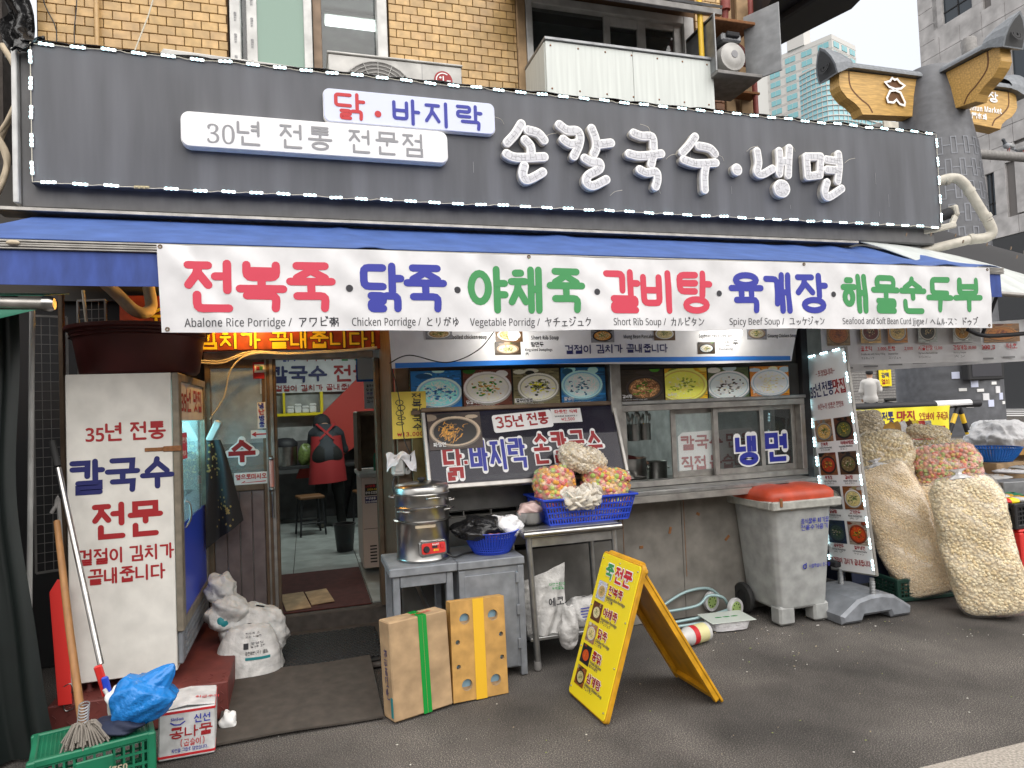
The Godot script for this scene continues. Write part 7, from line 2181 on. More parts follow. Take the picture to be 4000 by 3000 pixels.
func round_basket(called: String, label: String, at: Vector3, r: float, h: float, m: Material) -> Node3D:
	var t := thing(called, label, "basket", at)
	var st := S()
	for k in 56:
		var a := TAU * k / 56.0
		var d := V3(cos(a), 0, sin(a))
		tube(st, [d * r * 0.62 + V3(0, 0.004, 0), d * r * 0.82 + V3(0, h * 0.45, 0), d * r * 0.97 + V3(0, h * 0.95, 0)], r * 0.034, 4, false)
	for k in 9:
		var f := k / 9.0
		var rr := r * lerpf(0.62, 0.97, sqrt(f) * 0.4 + f * 0.6)
		lathe(st, [[rr - 0.003, h * f], [rr + 0.003, h * f], [rr + 0.003, h * f + 0.007], [rr - 0.003, h * f + 0.007]], 40)
	obj("side_grid", st, m, t)
	lo("rim", m, t, [[r * 0.95, h * 0.93], [r, h * 0.94], [r * 1.04, h * 0.98], [r * 1.03, h], [r * 0.96, h * 0.99]], 48)
	lo("bottom", m, t, [[0, 0.004], [r * 0.62, 0.004], [r * 0.62, 0.0], [0, 0]], 32)
	return t

func basket_with_snacks() -> void:
	var t := thing("blue_basket", "long blue plastic basket on the steel table", "basket", V3(1.72, 0.847, -4.21))
	var st := S()
	var a := V2(0.27, 0.15)
	var b := V2(0.31, 0.18)
	var h := 0.155
	st = S()
	for s in [-1.0, 1.0]:
		for k in 31:
			var f := k / 30.0 * 2.0 - 1.0
			bar(st, V3(f * a.x, 0.004, s * a.y), V3(f * b.x, h, s * b.y), 0.009, 0.003, 0.0, V3(0, 0, s))
		for k in 17:
			var f := k / 16.0 * 2.0 - 1.0
			bar(st, V3(s * a.x, 0.004, f * a.y), V3(s * b.x, h, f * b.y), 0.003, 0.009, 0.0, V3(0, 0, 1))
		for k in 5:
			var f := k / 4.0
			var hx := lerpf(a.x, b.x, f); var hz := lerpf(a.y, b.y, f)
			bar(st, V3(-hx, 0.004 + (h - 0.008) * f, s * hz), V3(hx, 0.004 + (h - 0.008) * f, s * hz), 0.004, 0.010)
			bar(st, V3(s * hx, 0.004 + (h - 0.008) * f, -hz), V3(s * hx, 0.004 + (h - 0.008) * f, hz), 0.004, 0.010)
	obj("side_grid", st, M.plastic_blue, t)
	st = S()
	for s in [-1.0, 1.0]:
		bxx(st, -b.x - 0.02, b.x + 0.02, h, h + 0.014, s * (b.y + 0.008) - 0.012, s * (b.y + 0.008) + 0.012, 0.004)
		bxx(st, s * (b.x + 0.008) - 0.012, s * (b.x + 0.008) + 0.012, h + 0.0005, h + 0.0135, -b.y, b.y, 0.004)
	obj("rim", st, M.plastic_blue, t)
	bo("bottom", M.plastic_blue, t, -a.x, a.x, 0.0, 0.006, -a.y, a.y)
	var mix := [Color(0.72, 0.33, 0.05), Color(0.68, 0.16, 0.13), Color(0.70, 0.46, 0.12), Color(0.62, 0.14, 0.14), Color(0.42, 0.55, 0.12), Color(0.75, 0.5, 0.28)]
	var pale := [Color(0.62, 0.53, 0.40), Color(0.66, 0.58, 0.47), Color(0.55, 0.44, 0.30)]
	snack_bag("bag of orange and pink puffs at the left of the blue basket", V3(1.545, 0.94, -4.15), V3(0.125, 0.135, 0.10), Basis.from_euler(V3(-0.1, 0, 0.12)), 0.0165, mix, 380, 0.7)
	snack_bag("bag of pink, orange and green puffs at the right of the blue basket", V3(1.855, 0.93, -4.14), V3(0.155, 0.125, 0.11), Basis.from_euler(V3(-0.15, 0, -0.2)), 0.0165, mix, 430, 0.7)
	snack_bag("bag of beige popped grain lying on top of the snack heap", V3(1.71, 1.165, -4.20), V3(0.165, 0.085, 0.11), Basis.from_euler(V3(0.25, 0.2, -0.30)), 0.0125, [Color(0.74, 0.65, 0.50), Color(0.78, 0.70, 0.57), Color(0.66, 0.55, 0.38)], 620, 0.8, 0.0, V3(1, 0.7, 1.1))
	snack_bag("clear bag of white rice cakes at the front of the blue basket", V3(1.67, 0.95, -4.05), V3(0.13, 0.065, 0.06), Basis.from_euler(V3(0, 0.1, 0.05)), 0.028, [Color(0.66, 0.60, 0.5), Color(0.7, 0.66, 0.58)], 70, 0.75, 0.0, V3(1.0, 0.45, 1.2))
	snack_bag("bag of pale puffs tucked behind the right end of the blue basket", V3(1.95, 0.95, -4.28), V3(0.09, 0.11, 0.06), Basis.from_euler(V3(0, 0, -0.15)), 0.011, pale, 340, 0.75)
	snack_bag("pink puffs filling the bottom of the blue basket", V3(1.72, 0.856, -4.21), V3(0.25, 0.06, 0.135), Basis(), 0.012, [Color(0.6, 0.3, 0.25), Color(0.6, 0.5, 0.45)], 700, 0.35)

func cartons() -> void:
	# upright carton with green tape, leaning back a little
	var t := carton("taped_carton", "tall brown carton with a green tape strip standing on the road", V3(0.535, 0.004, -3.70), 0.32, V3(0.345, 0.50, 0.13), M.carton)
	t.rotation = V3(-0.07, 0.32, 0.0)
	t.position.y = 0.003
	var st := S(); bxx(st, -0.005, 0.045, -0.001, 0.501, 0.0655, 0.067); obj("tape", st, M.tape_green, t)
	bo("tape", M.tape_green, t, -0.005, 0.045, 0.5008, 0.502, -0.0655, 0.0655)
	bo("flap_seam", M.carton, t, 0.0195, 0.0205, 0.0, 0.5, 0.0672, 0.0676)
	letters("print", t, M.navy, "(주)고려인삼", V3(-0.1745, 0.10, 0.02), 0.035, 0.26, {"weight": 0.13}, Vector3.UP, Vector3.FORWARD)
	letters("print", t, M.red, "수삼세트", V3(-0.02, 0.5045, 0.03), 0.03, 0.12, {"weight": 0.13}, Vector3.RIGHT, Vector3.FORWARD)
	bo("print_band", M.teal_ink, t, -0.1745, -0.1735, 0.02, 0.12, 0.035, 0.06)
	# orange carton with round holes, lying against the cabinet
	t = thing("holed_carton", "flat orange carton with round holes leaning on the grey cabinet", "box", V3(0.885, 0.0, -3.72), 0.13)
	t.rotation = V3(-0.10, 0.13, -0.03)
	var c := CSGCombiner3D.new()
	c.name = "body"; t.add_child(c)
	var cb := CSGBox3D.new()
	cb.name = "shell"; cb.size = V3(0.325, 0.53, 0.07); cb.position = V3(0, 0.268, -0.035); cb.material = M.carton_orange; c.add_child(cb)
	for q in [[-0.08, 0.435, 0.03], [0.09, 0.435, 0.03], [-0.08, 0.085, 0.031], [0.09, 0.085, 0.031], [-0.125, 0.315, 0.013], [0.135, 0.325, 0.013], [-0.125, 0.185, 0.013], [0.135, 0.2, 0.013]]:
		var cy := CSGCylinder3D.new()
		cy.name = "hole"; cy.radius = q[2]; cy.height = 0.05; cy.sides = 24; cy.operation = CSGShape3D.OPERATION_SUBTRACTION; cy.material = M.carton
		cy.rotation.x = PI / 2; cy.position = V3(q[0], q[1], -0.005); c.add_child(cy)
		var fl := S(); lathe(fl, [[0, 0], [q[2] * 0.96, 0]], 20, Transform3D(Basis(Vector3.RIGHT, PI / 2 + 0.3), V3(q[0], q[1], -0.025))); obj("inner_film", fl, M.pane_blue if M.has("pane_blue") else mat("pane_blue", lin(0.25, 0.42, 0.55), 0.2), t)
	bo("tape", M.tape_yellow, t, -0.03, 0.035, 0.0, 0.537, 0.0012, 0.002)

func a_board() -> void:
	var t := thing("a_board", "yellow folding A board with a porridge menu standing on the road", "sign board", V3(1.36, 0, -3.395))
	var up := V3(0.27, 0.77, -0.02).normalized()
	var right := V3(0.055, 0, 0.995).normalized()
	var out := right.cross(up).normalized()
	var F := Transform3D(Basis(right, up, out), Vector3.ZERO)
	var st := S()
	var bev := rrect(0.435, 0.80, 0.02, 3)
	prism(st, bev, -0.03, -0.006, F * Transform3D(Basis(), V3(0, 0.405, 0)), 0.004); obj("front_frame", st, M.frame_yellow, t)
	st = S(); prism(st, rrect(0.415, 0.78, 0.015, 3), -0.005, 0.0, F * Transform3D(Basis(), V3(0, 0.405, 0)), 0.001); var pn := obj("front_panel", st, M.board_yellow, t)
	# back leaf
	var top := F * V3(0, 0.79, -0.02)
	var bu := (top - V3(0.70, 0.0, 0.02)).normalized()
	var bo := (right.cross(bu)).normalized() * -1.0
	var B := Transform3D(Basis(-right, bu, bo), V3(0.70, 0.0, 0.02))
	st = S(); prism(st, rrect(0.40, 0.84, 0.02, 3), -0.012, 0.0, B * Transform3D(Basis(), V3(0, 0.425, 0)), 0.002); obj("back_leaf", st, M.frame_yellow, t)
	st = S()
	for q in [[-0.18, 0.42, 0.03, 0.78], [0.18, 0.42, 0.03, 0.78]]: prism(st, rrect(q[2], q[3], 0.01, 2), -0.04, -0.013, B * Transform3D(Basis(), V3(q[0], q[1], 0)))
	for q in [[0.06], [0.8]]: prism(st, rrect(0.32, 0.03, 0.01, 2), -0.038, -0.013, B * Transform3D(Basis(), V3(0, q[0], 0)))
	obj("back_rib", st, M.frame_yellow, t)
	to("hinge", M.frame_yellow, t, [F * V3(-0.17, 0.80, -0.03), F * V3(0.17, 0.80, -0.03)], 0.02, 10)
	for s in [-1.0, 1.0]:
		st = S(); ell(st, F * V3(s * 0.2, 0.775, -0.03), Vector3.ONE * 0.02, 10, 8); obj("hinge_knob", st, M.frame_yellow, t)
	# print: local frame is x along the leaf, y up the slope
	var P := func(x: float, y: float, z := 0.0028) -> Vector3: return F * V3(x, y, z)
	for q in [["죽", -0.125, M.print_green], ["전문", -0.02, M.red]]:
		letters("outline", pn, M.white_ink, q[0], P.call(q[1], 0.665, 0.0022), 0.085, 0.09 * q[0].length(), {"weight": 0.15, "grow": 0.07}, right, up)
		letters("lettering", pn, q[2], q[0], P.call(q[1], 0.665, 0.0045), 0.085, 0.09 * q[0].length(), {"weight": 0.16}, right, up)
	var W := Color(0.86, 0.85, 0.82)
	var rows := [["전복죽", "Abalone Rice Porridge", "アワビ粥", Color(0.75, 0.62, 0.42), W], ["야채죽", "Vegetable Porridge", "ヤチェジュク", Color(0.80, 0.76, 0.6), Color(0.4, 0.24, 0.12)], ["닭죽", "Chicken Porridge", "とりがゆ", Color(0.85, 0.78, 0.55), W], ["통닭", "Fried chicken", "鶏の丸焼き", Color(0.75, 0.28, 0.06), Color(0.06, 0.06, 0.08)], ["삼계탕", "Ginseng Chicken Soup", "サムゲタン", Color(0.72, 0.68, 0.5), Color(0.08, 0.07, 0.07)]]
	for k in 5:
		var y := 0.545 - 0.117 * k
		photo("dish_photo", pn, food(60 + k, [Color(0.7, 0.72, 0.8), Color(0.35, 0.18, 0.08), Color(0.6, 0.45, 0.35), Color(0.1, 0.1, 0.14), Color(0.5, 0.28, 0.12)][k], rows[k][4], rows[k][3], rows[k][3] * 1.1, [rows[k][3], Color(0.45, 0.5, 0.2) if k != 3 else Color(0.85, 0.4, 0.1)], V3(0.5, 0.52, 0.4), 30), P.call(-0.17, y + 0.10, 0.0022), P.call(-0.065, y + 0.10, 0.0022), P.call(-0.065, y, 0.0022), P.call(-0.17, y, 0.0022))
		letters("outline", pn, M.white_ink, rows[k][0], P.call(-0.045, y + 0.045, 0.0022), 0.05, 0.052 * rows[k][0].length(), {"weight": 0.13, "grow": 0.05}, right, up)
		letters("lettering", pn, M.dark_red, rows[k][0], P.call(-0.045, y + 0.045, 0.0045), 0.05, 0.052 * rows[k][0].length(), {"weight": 0.14}, right, up)
		letters("caption", pn, M.navy, rows[k][1], P.call(-0.055, y + 0.022), 0.022, 0.0098 * rows[k][1].length() , {"bold": true}, right, up)
		letters("caption", pn, M.navy, rows[k][2], P.call(-0.055, y + 0.002), 0.02, 0.02 * rows[k][2].length(), {"weight": 0.1}, right, up)
	for q in [[-0.19, 0.765], [0.0, 0.77], [0.19, 0.765], [-0.19, 0.5], [0.19, 0.5], [-0.19, 0.27], [0.19, 0.27], [-0.19, 0.05], [0.19, 0.05]]:
		st = S(); ell(st, P.call(q[0], q[1], 0.001), Vector3.ONE * 0.005, 8, 6); obj("bolt", st, M.steel, pn)

func food_bin() -> void:
	var t := thing("waste_cart", "grey wheeled food waste bin with an orange lid", "bin", V3(3.33, 0, -4.26))
	var st := S()
	# body: tapered, lofted from bottom to rim
	var ring := func(hx: float, hz: float, y: float, n := 48) -> Array:
		var o := []
		for k in n:
			var a := TAU * k / n
			o.append(V3(signf(cos(a)) * pow(absf(cos(a)), 0.28) * hx, y, signf(sin(a)) * pow(absf(sin(a)), 0.28) * hz))
		return o
	sheet(st, 48, 12, func(u: float, v: float):
		var a := -TAU * u
		var hx := lerpf(0.205, 0.255, v); var hz := lerpf(0.20, 0.25, v)
		var rib := 1.0 - 0.018 * smoothstep(0.86, 1.0, absf(sin(a * 3.0 + 0.4))) * (1.0 - v * 0.5)
		return V3(signf(cos(a)) * pow(absf(cos(a)), 0.25) * hx * rib, 0.12 + 0.70 * v, signf(sin(a)) * pow(absf(sin(a)), 0.25) * hz * rib), 0.008)
	bxx(st, -0.2, 0.2, 0.10, 0.125, -0.19, 0.19, 0.01)
	obj("body", st, M.bin_grey, t)
	for q in [[-0.145, 0.145], [0.145, 0.145]]:
		st = S(); box(st, V3(q[0], 0.065, q[1]), V3(0.13, 0.13, 0.11), 0.015); obj("foot", st, M.bin_grey, t)
	st = S()
	for s in [-1.0, 1.0]:
		bxx(st, -0.29, 0.29, 0.815, 0.875, s * 0.27 - 0.02, s * 0.27 + 0.02, 0.008); bxx(st, s * 0.275 - 0.018, s * 0.275 + 0.018, 0.8155, 0.8745, -0.25, 0.25, 0.008)
	obj("rim", st, M.bin_rim, t)
	st = S()
	sheet(st, 44, 10, func(u: float, v: float):
		var a := -TAU * u
		var k := minf(1.0, v * 1.5)
		var hx := 0.285 * sqrt(k) ; var hz := 0.265 * sqrt(k)
		var y := 0.962 - 0.035 * pow(k, 4.0) - (0.055 * (v - 0.667) / 0.333 if v > 0.667 else 0.0) - 0.02 * pow(v, 2.0)
		return V3(signf(cos(a)) * pow(absf(cos(a)), 0.3) * hx, y, signf(sin(a)) * pow(absf(sin(a)), 0.3) * hz), 0.006)
	obj("lid", st, M.bin_orange, t)
	st = S(); bxx(st, -0.17, 0.21, 0.940, 0.958, 0.13, 0.20, 0.008)
	for k in 18: bxx(st, -0.15 + 0.02 * k, -0.142 + 0.02 * k, 0.932, 0.951, 0.2, 0.212, 0.002)
	obj("lid_ridge", st, M.bin_orange, t)
	bo("lid_boss", M.bin_orange, t, -0.16, 0.02, 0.955, 0.975, -0.10, 0.0, 0.008)
	bo("clasp", M.rust, t, -0.235, -0.215, 0.84, 0.90, 0.285, 0.30, 0.004)
	for s in [-1.0, 1.0]:
		var wh := Node3D.new()
		wh.name = "wheel"; t.add_child(wh, true); wh.position = V3(s * 0.245, 0.115, -0.16)
		var X := Transform3D(Basis(Vector3.BACK, PI / 2), Vector3.ZERO)
		lo("tyre", M.rubber, wh, [[0.06, -0.02], [0.105, -0.02], [0.113, -0.008], [0.113, 0.008], [0.105, 0.02], [0.06, 0.02], [0.06, -0.02]], 28, X)
		lo("rim", M.crate_black, wh, [[0, -0.016], [0.059, -0.012], [0.059, 0.012], [0, 0.016]], 20, X)
	# print follows the tapered front
	var up := V3(0, 0.70, 0.05).normalized()
	letters("print", t, M.print_blue, "음식물류 폐기물", V3(-0.035, 0.70, 0.2465), 0.04, 0.24, {"weight": 0.11}, Vector3.RIGHT, up)
	letters("print", t, M.print_blue, "전용수거용기", V3(-0.035, 0.655, 0.2435), 0.04, 0.235, {"weight": 0.11}, Vector3.RIGHT, up)
	letters("print", t, M.print_blue, "서울특별시 중구청", V3(0.03, 0.385, 0.226), 0.03, 0.18, {"weight": 0.11}, Vector3.RIGHT, up)
	st = S(); var rp := PackedVector2Array()
	for q in 12: rp.append(Vector2.from_angle(0.6 + q * 0.45) * 0.014)
	ribbon(st, rp, false, 0.004, func(l: Vector2): return V3(-0.005 + l.x, 0.4 + l.y, 0.2275), Vector3.BACK)
	ribbon(st, PackedVector2Array([V2(0.012, 0.022), V2(0.012, -0.006), V2(0.004, -0.014)]), false, 0.004, func(l: Vector2): return V3(-0.005 + l.x, 0.4 + l.y, 0.2275), Vector3.BACK)
	obj("emblem", st, M.print_blue, t)

func led_stand() -> void:
	var t := thing("led_menu_stand", "tall white menu board edged with lit leds on a grey rubber foot", "sign board", V3(3.82, 0, -4.1))
	var up := V3(0.0, 1.655, -0.17).normalized()
	var right := V3(0.0, 0.005, 1.0).normalized()
	right = (right - up * right.dot(up)).normalized()
	var out := right.cross(up)
	var F := Transform3D(Basis(right, up, out), V3(0, 0.28, -0.03))
	var h := 1.66
	var st := S()
	prism(st, rrect(0.44, h, 0.005, 1), -0.025, -0.004, F * Transform3D(Basis(), V3(0, h / 2, 0))); obj("frame", st, M.alu, t)
	st = S(); prism(st, rrect(0.425, h - 0.02, 0.004, 1), -0.0035, 0.0, F * Transform3D(Basis(), V3(0, h / 2, 0))); var pn := obj("panel", st, M.lightbox, t)
	var P := func(x: float, y: float, z := 0.003) -> Vector3: return F * V3(x, y, z)
	letters("print", pn, M.dark_red, "-포장됩니다-", P.call(-0.11, 1.475), 0.05, 0.21, {"weight": 0.12, "lat": false}, right, up)
	letters("lettering", pn, M.navy, "35년 전통", P.call(-0.19, 1.32), 0.115, 0.25, {"weight": 0.16, "space": 0.2}, right, up)
	letters("lettering", pn, M.dark_red, "맛집", P.call(0.055, 1.32), 0.115, 0.13, {"weight": 0.16}, right, up)
	letters("print", pn, M.dark_red, "※온누리 상품권 환영※", P.call(-0.13, 1.22), 0.05, 0.27, {"weight": 0.12}, right, up)
	var W := Color(0.86, 0.85, 0.82)
	var B := Color(0.08, 0.07, 0.07)
	var D := [["전복죽", "Abalone Rice Porridge", Color(0.78, 0.62, 0.35), Color(0.6, 0.6, 0.58), 0], ["야채비빔밥", "Vegetable Bibimbap", Color(0.35, 0.36, 0.18), B, 1], ["육개장", "Spicy Beef Soup", Color(0.62, 0.18, 0.07), B, 1], ["갈비탕", "Short Rib Soup", Color(0.40, 0.34, 0.2), B, 0], ["닭곰탕", "Chicken soup", Color(0.72, 0.72, 0.66), Color(0.6, 0.6, 0.58), 0], ["고기만두", "Meat Dumplings", Color(0.80, 0.74, 0.5), W, 0], ["새우만두", "Shrimp Dumplings", Color(0.25, 0.32, 0.3), Color(0.2, 0.26, 0.32), 0], ["열무냉면", "Cold Buckwheat Noodles", Color(0.72, 0.26, 0.1), Color(0.55, 0.2, 0.1), 1]]
	for k in 8:
		var x := -0.19 if k % 2 == 0 else 0.015
		var y := 0.975 - 0.255 * (k / 2)
		photo("dish_photo", pn, food(80 + k, [Color(0.55, 0.4, 0.28), Color(0.35, 0.2, 0.12), Color(0.5, 0.3, 0.15), Color(0.3, 0.2, 0.12), Color(0.3, 0.3, 0.3), Color(0.5, 0.3, 0.15), Color(0.15, 0.2, 0.3), Color(0.6, 0.55, 0.5)][k], D[k][3], D[k][2], D[k][2] * 1.25, [D[k][2] * 0.7, Color(0.85, 0.7, 0.2) if D[k][4] == 1 else Color(0.75, 0.7, 0.6), Color(0.25, 0.4, 0.1)], V3(0.5, 0.52, 0.44), 55), P.call(x, y + 0.17, 0.0022), P.call(x + 0.18, y + 0.17, 0.0022), P.call(x + 0.18, y, 0.0022), P.call(x, y, 0.0022))
		letters("print", pn, M.dark_red, D[k][0], P.call(x + 0.04, y - 0.033), 0.028, 0.026 * D[k][0].length(), {"weight": 0.14}, right, up)
		letters("print", pn, M.ink, D[k][1], P.call(x + 0.02, y - 0.052), 0.017, 0.135, {}, right, up)
		letters("print", pn, M.ink, ["アワビの粥", "ビビンバ", "ユッケジャン", "カルビタン", "サムゲタン", "大プ", "大プ", "ケジャン"][k], P.call(x + 0.03, y - 0.072), 0.016, 0.1, {"weight": 0.1}, right, up)
	letters("print", pn, M.dark_red, "※겉절이 김치가 끝내줍니다", P.call(-0.2, 0.06), 0.045, 0.39, {"weight": 0.14}, right, up)
	# led modules along the edge are part of this stand
	var body_ := S(); box(body_, Vector3.ZERO, V3(0.012, 0.082, 0.007), 0.002)
	var bm := body_.commit()
	var lens := S()
	for k in [-1, 0, 1]: ell(lens, V3(0, k * 0.027, 0.004), V3(0.0085, 0.0105, 0.006), 8, 6)
	var lm := lens.commit()
	for s in [-1.0, 1.0]:
		for k in 11:
			var m := inst("led_module", bm, M.letter_rim, t, Transform3D(F.basis * Basis(Vector3.UP, 0.0), F * V3(s * 0.213, 0.08 + 0.15 * k, 0.004)))
			inst("lens", lm, M.led, m)
	for k in 3:
		var m := inst("led_module", bm, M.letter_rim, t, Transform3D(F.basis * Basis(Vector3.BACK, PI / 2), F * V3(-0.12 + 0.13 * k, h - 0.012, 0.004)))
		inst("lens", lm, M.led, m)
	for s in [-1.0, 1.0]:
		st = S()
		for k in 9: lathe(st, [[0.017, 0.0], [0.021, 0.005], [0.017, 0.01]], 12, Transform3D(Basis(), V3(0.0, 0.17 + 0.0105 * k, -0.0 + s * 0.15)))
		lathe(st, [[0, 0.15], [0.016, 0.15], [0.016, 0.285], [0, 0.285]], 10, Transform3D(Basis(), V3(0, 0, s * 0.15))); obj("spring", st, M.galv, t)
	bo("battery_box", M.near_black, t, -0.05, 0.03, 0.30, 0.34, -0.26, -0.14, 0.006)
	# foot: long low hump with an arch under each end
	st = S()
	var pr := PackedVector2Array([V2(-0.30, 0.0), V2(-0.13, 0.0), V2(-0.11, 0.04), V2(0.11, 0.04), V2(0.13, 0.0), V2(0.30, 0.0), V2(0.31, 0.06), V2(0.16, 0.155), V2(0.05, 0.175), V2(-0.05, 0.175), V2(-0.16, 0.155), V2(-0.31, 0.06)])
	prism(st, pr, -0.21, 0.21, Transform3D(Basis(), V3(0.0, 0, -0.02)), 0.02); obj("foot", st, M.grey_paint, t)

func left_goods() -> void:
	var st := S()
	var c := crate("green_crate", "green plastic crate holding the mop in the lower left corner", V3(-0.926, 0.0, -3.45), 0.26, V3(0.43, 0.25, 0.28), M.crate_green)
	letters("moulded_print", c, M.cream_pipe, "032)817-7657", V3(0.12, 0.15, 0.157), 0.035, 0.22, {"lat": true}, Vector3.LEFT, Vector3.DOWN)
	st = S(); lattice(st, V3(-0.205, 0.238, -0.13), V3(0.41, 0, 0), V3(0, 0, 0.26), 26, 20, 0.005, 0.004); obj("top_grid", st, M.crate_green, c)
	var t := thing("blue_bag", "bulging translucent blue rubbish bag on the green crate", "rubbish bag", V3(-0.84, 0.215, -3.44))
	t.rotation.z = -0.5; t.scale = Vector3.ONE * 1.15
	st = S()
	sheet(st, 40, 30, func(u: float, v: float):
		var a := -TAU * u
		var k := sin(PI * pow(v, 0.8)) if v > 0.28 else sin(PI * pow(v, 0.8)) * 0.55 + 0.04
		k *= 1.0 + 0.09 * sin(u * 31.0 + v * 6.0) * sin(v * 12.0 + 1.0) + 0.05 * sin(u * 63.0 + v * 17.0)
		return V3(cos(a) * 0.105 * k + 0.06 * (1.0 - v) * (1.0 - v), 0.32 * (1.0 - v) + 0.0, sin(a) * 0.09 * k))
	obj("film", st, M.blue_bag, t)
	t = thing("blue_cloth", "dark blue crumpled plastic under the blue rubbish bag", "plastic", V3(-0.82, 0.253, -3.42))
	so("film", M.navy_cloth, t, V3(0.10, 0.03, 0.07), 3.3, 0.15)
	t = carton("sprout_box", "white bean sprout carton with red and blue print at lower left", V3(-0.595, 0.003, -3.735), 0.08, V3(0.245, 0.228, 0.25), M.carton_white)
	t.rotation.z = -0.03
	for y in [0.012, 0.212]:
		bo("red_band", M.red, t, -0.1235, 0.1235, y, y + 0.011, -0.1262, 0.1262)
	letters("print", t, M.dark_red, "콩나물", V3(-0.075, 0.095, 0.1275), 0.055, 0.19, {"weight": 0.12})
	letters("print", t, M.red, "(곱슬이)", V3(-0.035, 0.055, 0.1275), 0.035, 0.12, {"weight": 0.1, "lat": false})
	letters("print", t, M.print_blue, "자연을 그대로 담았습니다.", V3(-0.065, 0.032, 0.1275), 0.019, 0.16, {"weight": 0.12, "lat": false})
	letters("print", t, M.print_blue, "신선", V3(0.03, 0.158, 0.1275), 0.04, 0.075, {"weight": 0.13})
	letters("print", t, M.print_blue, "SinSun", V3(-0.07, 0.18, 0.1275), 0.018, 0.055)
	st = S(); ribbon(st, PackedVector2Array([V2(-0.07, 0.172), V2(-0.055, 0.162), V2(-0.03, 0.159), V2(-0.01, 0.172)]), false, 0.003, func(l: Vector2): return V3(l.x, l.y, 0.1275), Vector3.BACK); obj("print", st, M.print_blue, t)
	for q in [[-0.055, 0.04, 0.12], [0.06, 0.02, -0.1]]:
		st = S(); box(st, V3(q[0], 0.237, 0), V3(0.118, 0.004, 0.24), 0.001, Basis(Vector3.BACK, q[2])); obj("flap", st, M.carton_white, t)
	letters("print", t, M.red, "취급주의", V3(0.03, 0.2455, 0.05), 0.03, 0.11, {"weight": 0.12}, V3(0.99, -0.1, 0), Vector3.FORWARD)
	for q in [[-0.42, -3.85, 0.05], [-0.87, -3.62, 0.28]]:
		t = thing("paper_scrap", "crumpled white paper scrap %s" % ("beside the bean sprout carton" if q[0] > -0.6 else "behind the blue rubbish bag"), "paper", V3(q[0], q[2] - 0.045 if q[0] > -0.6 else q[2], q[1]))
		so("sheet", M.paper, t, V3(0.035, 0.045, 0.03), q[1] * 7.0, 0.22, 0.8, 20, 14)
	# flour sacks by the door
	for q in [[V3(-0.38, 0.13, -4.72), V3(0.20, 0.14, 0.12), 6.0, "flour sack lying behind the front one at the door panel", -0.25], [V3(-0.47, 0.30, -4.68), V3(0.11, 0.10, 0.10), 4.0, "twisted flour sack with a teal print on top of the heap", 0.35], [V3(-0.54, 0.45, -4.74), V3(0.075, 0.08, 0.07), 2.5, "empty sack top standing at the back of the flour heap", 0.1]]:
		t = thing("flour_sack", q[3], "sack", q[0], 0.0, "flour sacks by the door")
		t.rotation.z = q[4]
		so("sack", M.sack_white, t, q[1], q[2], 0.07 if q[2] > 5.0 else 0.17, 0.5 if q[2] > 5.0 else 0.8)
		if q[2] == 4.0:
			st = S(); sheet(st, 8, 8, func(u: float, v: float): return V3(-0.09 + 0.09 * u, 0.03 + 0.09 * v, 0.085 + 0.03 * sin(PI * u) - 0.04 * absf(v - 0.4)), 0.002); obj("teal_print", st, M.teal_ink, t)
	# the front sack: a bell of paper with print that follows its front
	t = thing("flour_sack", "front flour sack with a printed label slumped by the door", "sack", V3(-0.385, 0.04, -4.52), 0.0, "flour sacks by the door")
	var prof := func(y: float) -> Vector2:
		var v := clampf(1.0 - y / 0.30, 0.0, 1.0)
		var w := 0.06 + 0.155 * pow(v, 0.42) if v < 0.9 else 0.06 + 0.155 * 0.957 * (1.0 - pow((v - 0.9) * 4.5, 2.0))
		return V2(w, w * (0.5 + 0.25 * v))
	st = S()
	sheet(st, 64, 40, func(u: float, v: float):
		var a := -TAU * u
		var y := 0.305 * (1.0 - v)
		var w: Vector2 = prof.call(y) * minf(1.0, v * 14.0)
		var k := 1.0 / pow(pow(absf(cos(a)), 2.6) + pow(absf(sin(a)), 2.6), 1.0 / 2.6)
		var l := 1.0 + 0.055 * crumple.get_noise_3d(cos(a) * 0.16, y * 0.9, sin(a) * 0.16 + 3.0) * (1.0 if sin(a) < 0.2 else 0.35)
		return V3(cos(a) * k * w.x * l + 0.02 * (1.0 - v), y, sin(a) * k * w.y * l))
	obj("sack", st, M.sack_white, t)
	var fr := func(ox: float, oy: float) -> Callable:
		return func(l: Vector2, dz: float) -> Vector3:
			var w: Vector2 = prof.call(oy + l.y)
			var x := clampf((ox + l.x) / w.x, -0.95, 0.95)
			return V3(ox + l.x, oy + l.y, w.y * pow(1.0 - pow(absf(x), 2.6), 1.0 / 2.6) * 1.03 + 0.003 + dz)
	var tilt := {"weight": 0.11, "lat": false}
	tilt.bend = fr.call(0.0, 0.145)
	letters("print", t, M.ink, "대한제분(주)", Vector3.ZERO, 0.022, 0.09, tilt)
	for q in [["영양정보", 0.03, 0.20, 0.014, 0.1], ["밀가루 강력분", 0.03, 0.183, 0.012, 0.1], ["원재료 소맥분", 0.0, 0.255, 0.012, 0.12], ["보관 서늘한 곳", 0.0, 0.238, 0.012, 0.12]]:
		var o2 := {"weight": 0.1, "bend": fr.call(q[1], q[2])}
		letters("print", t, M.ink, q[0], Vector3.ZERO, q[3], q[4], o2)
	st = S(); ribbon(st, PackedVector2Array([V2(0, 0), V2(0.14, -0.006)]), false, 0.007, fr.call(0.0, 0.128).bind(0.0), Vector3.BACK, 0.02, false); obj("teal_band", st, M.teal_ink, t)
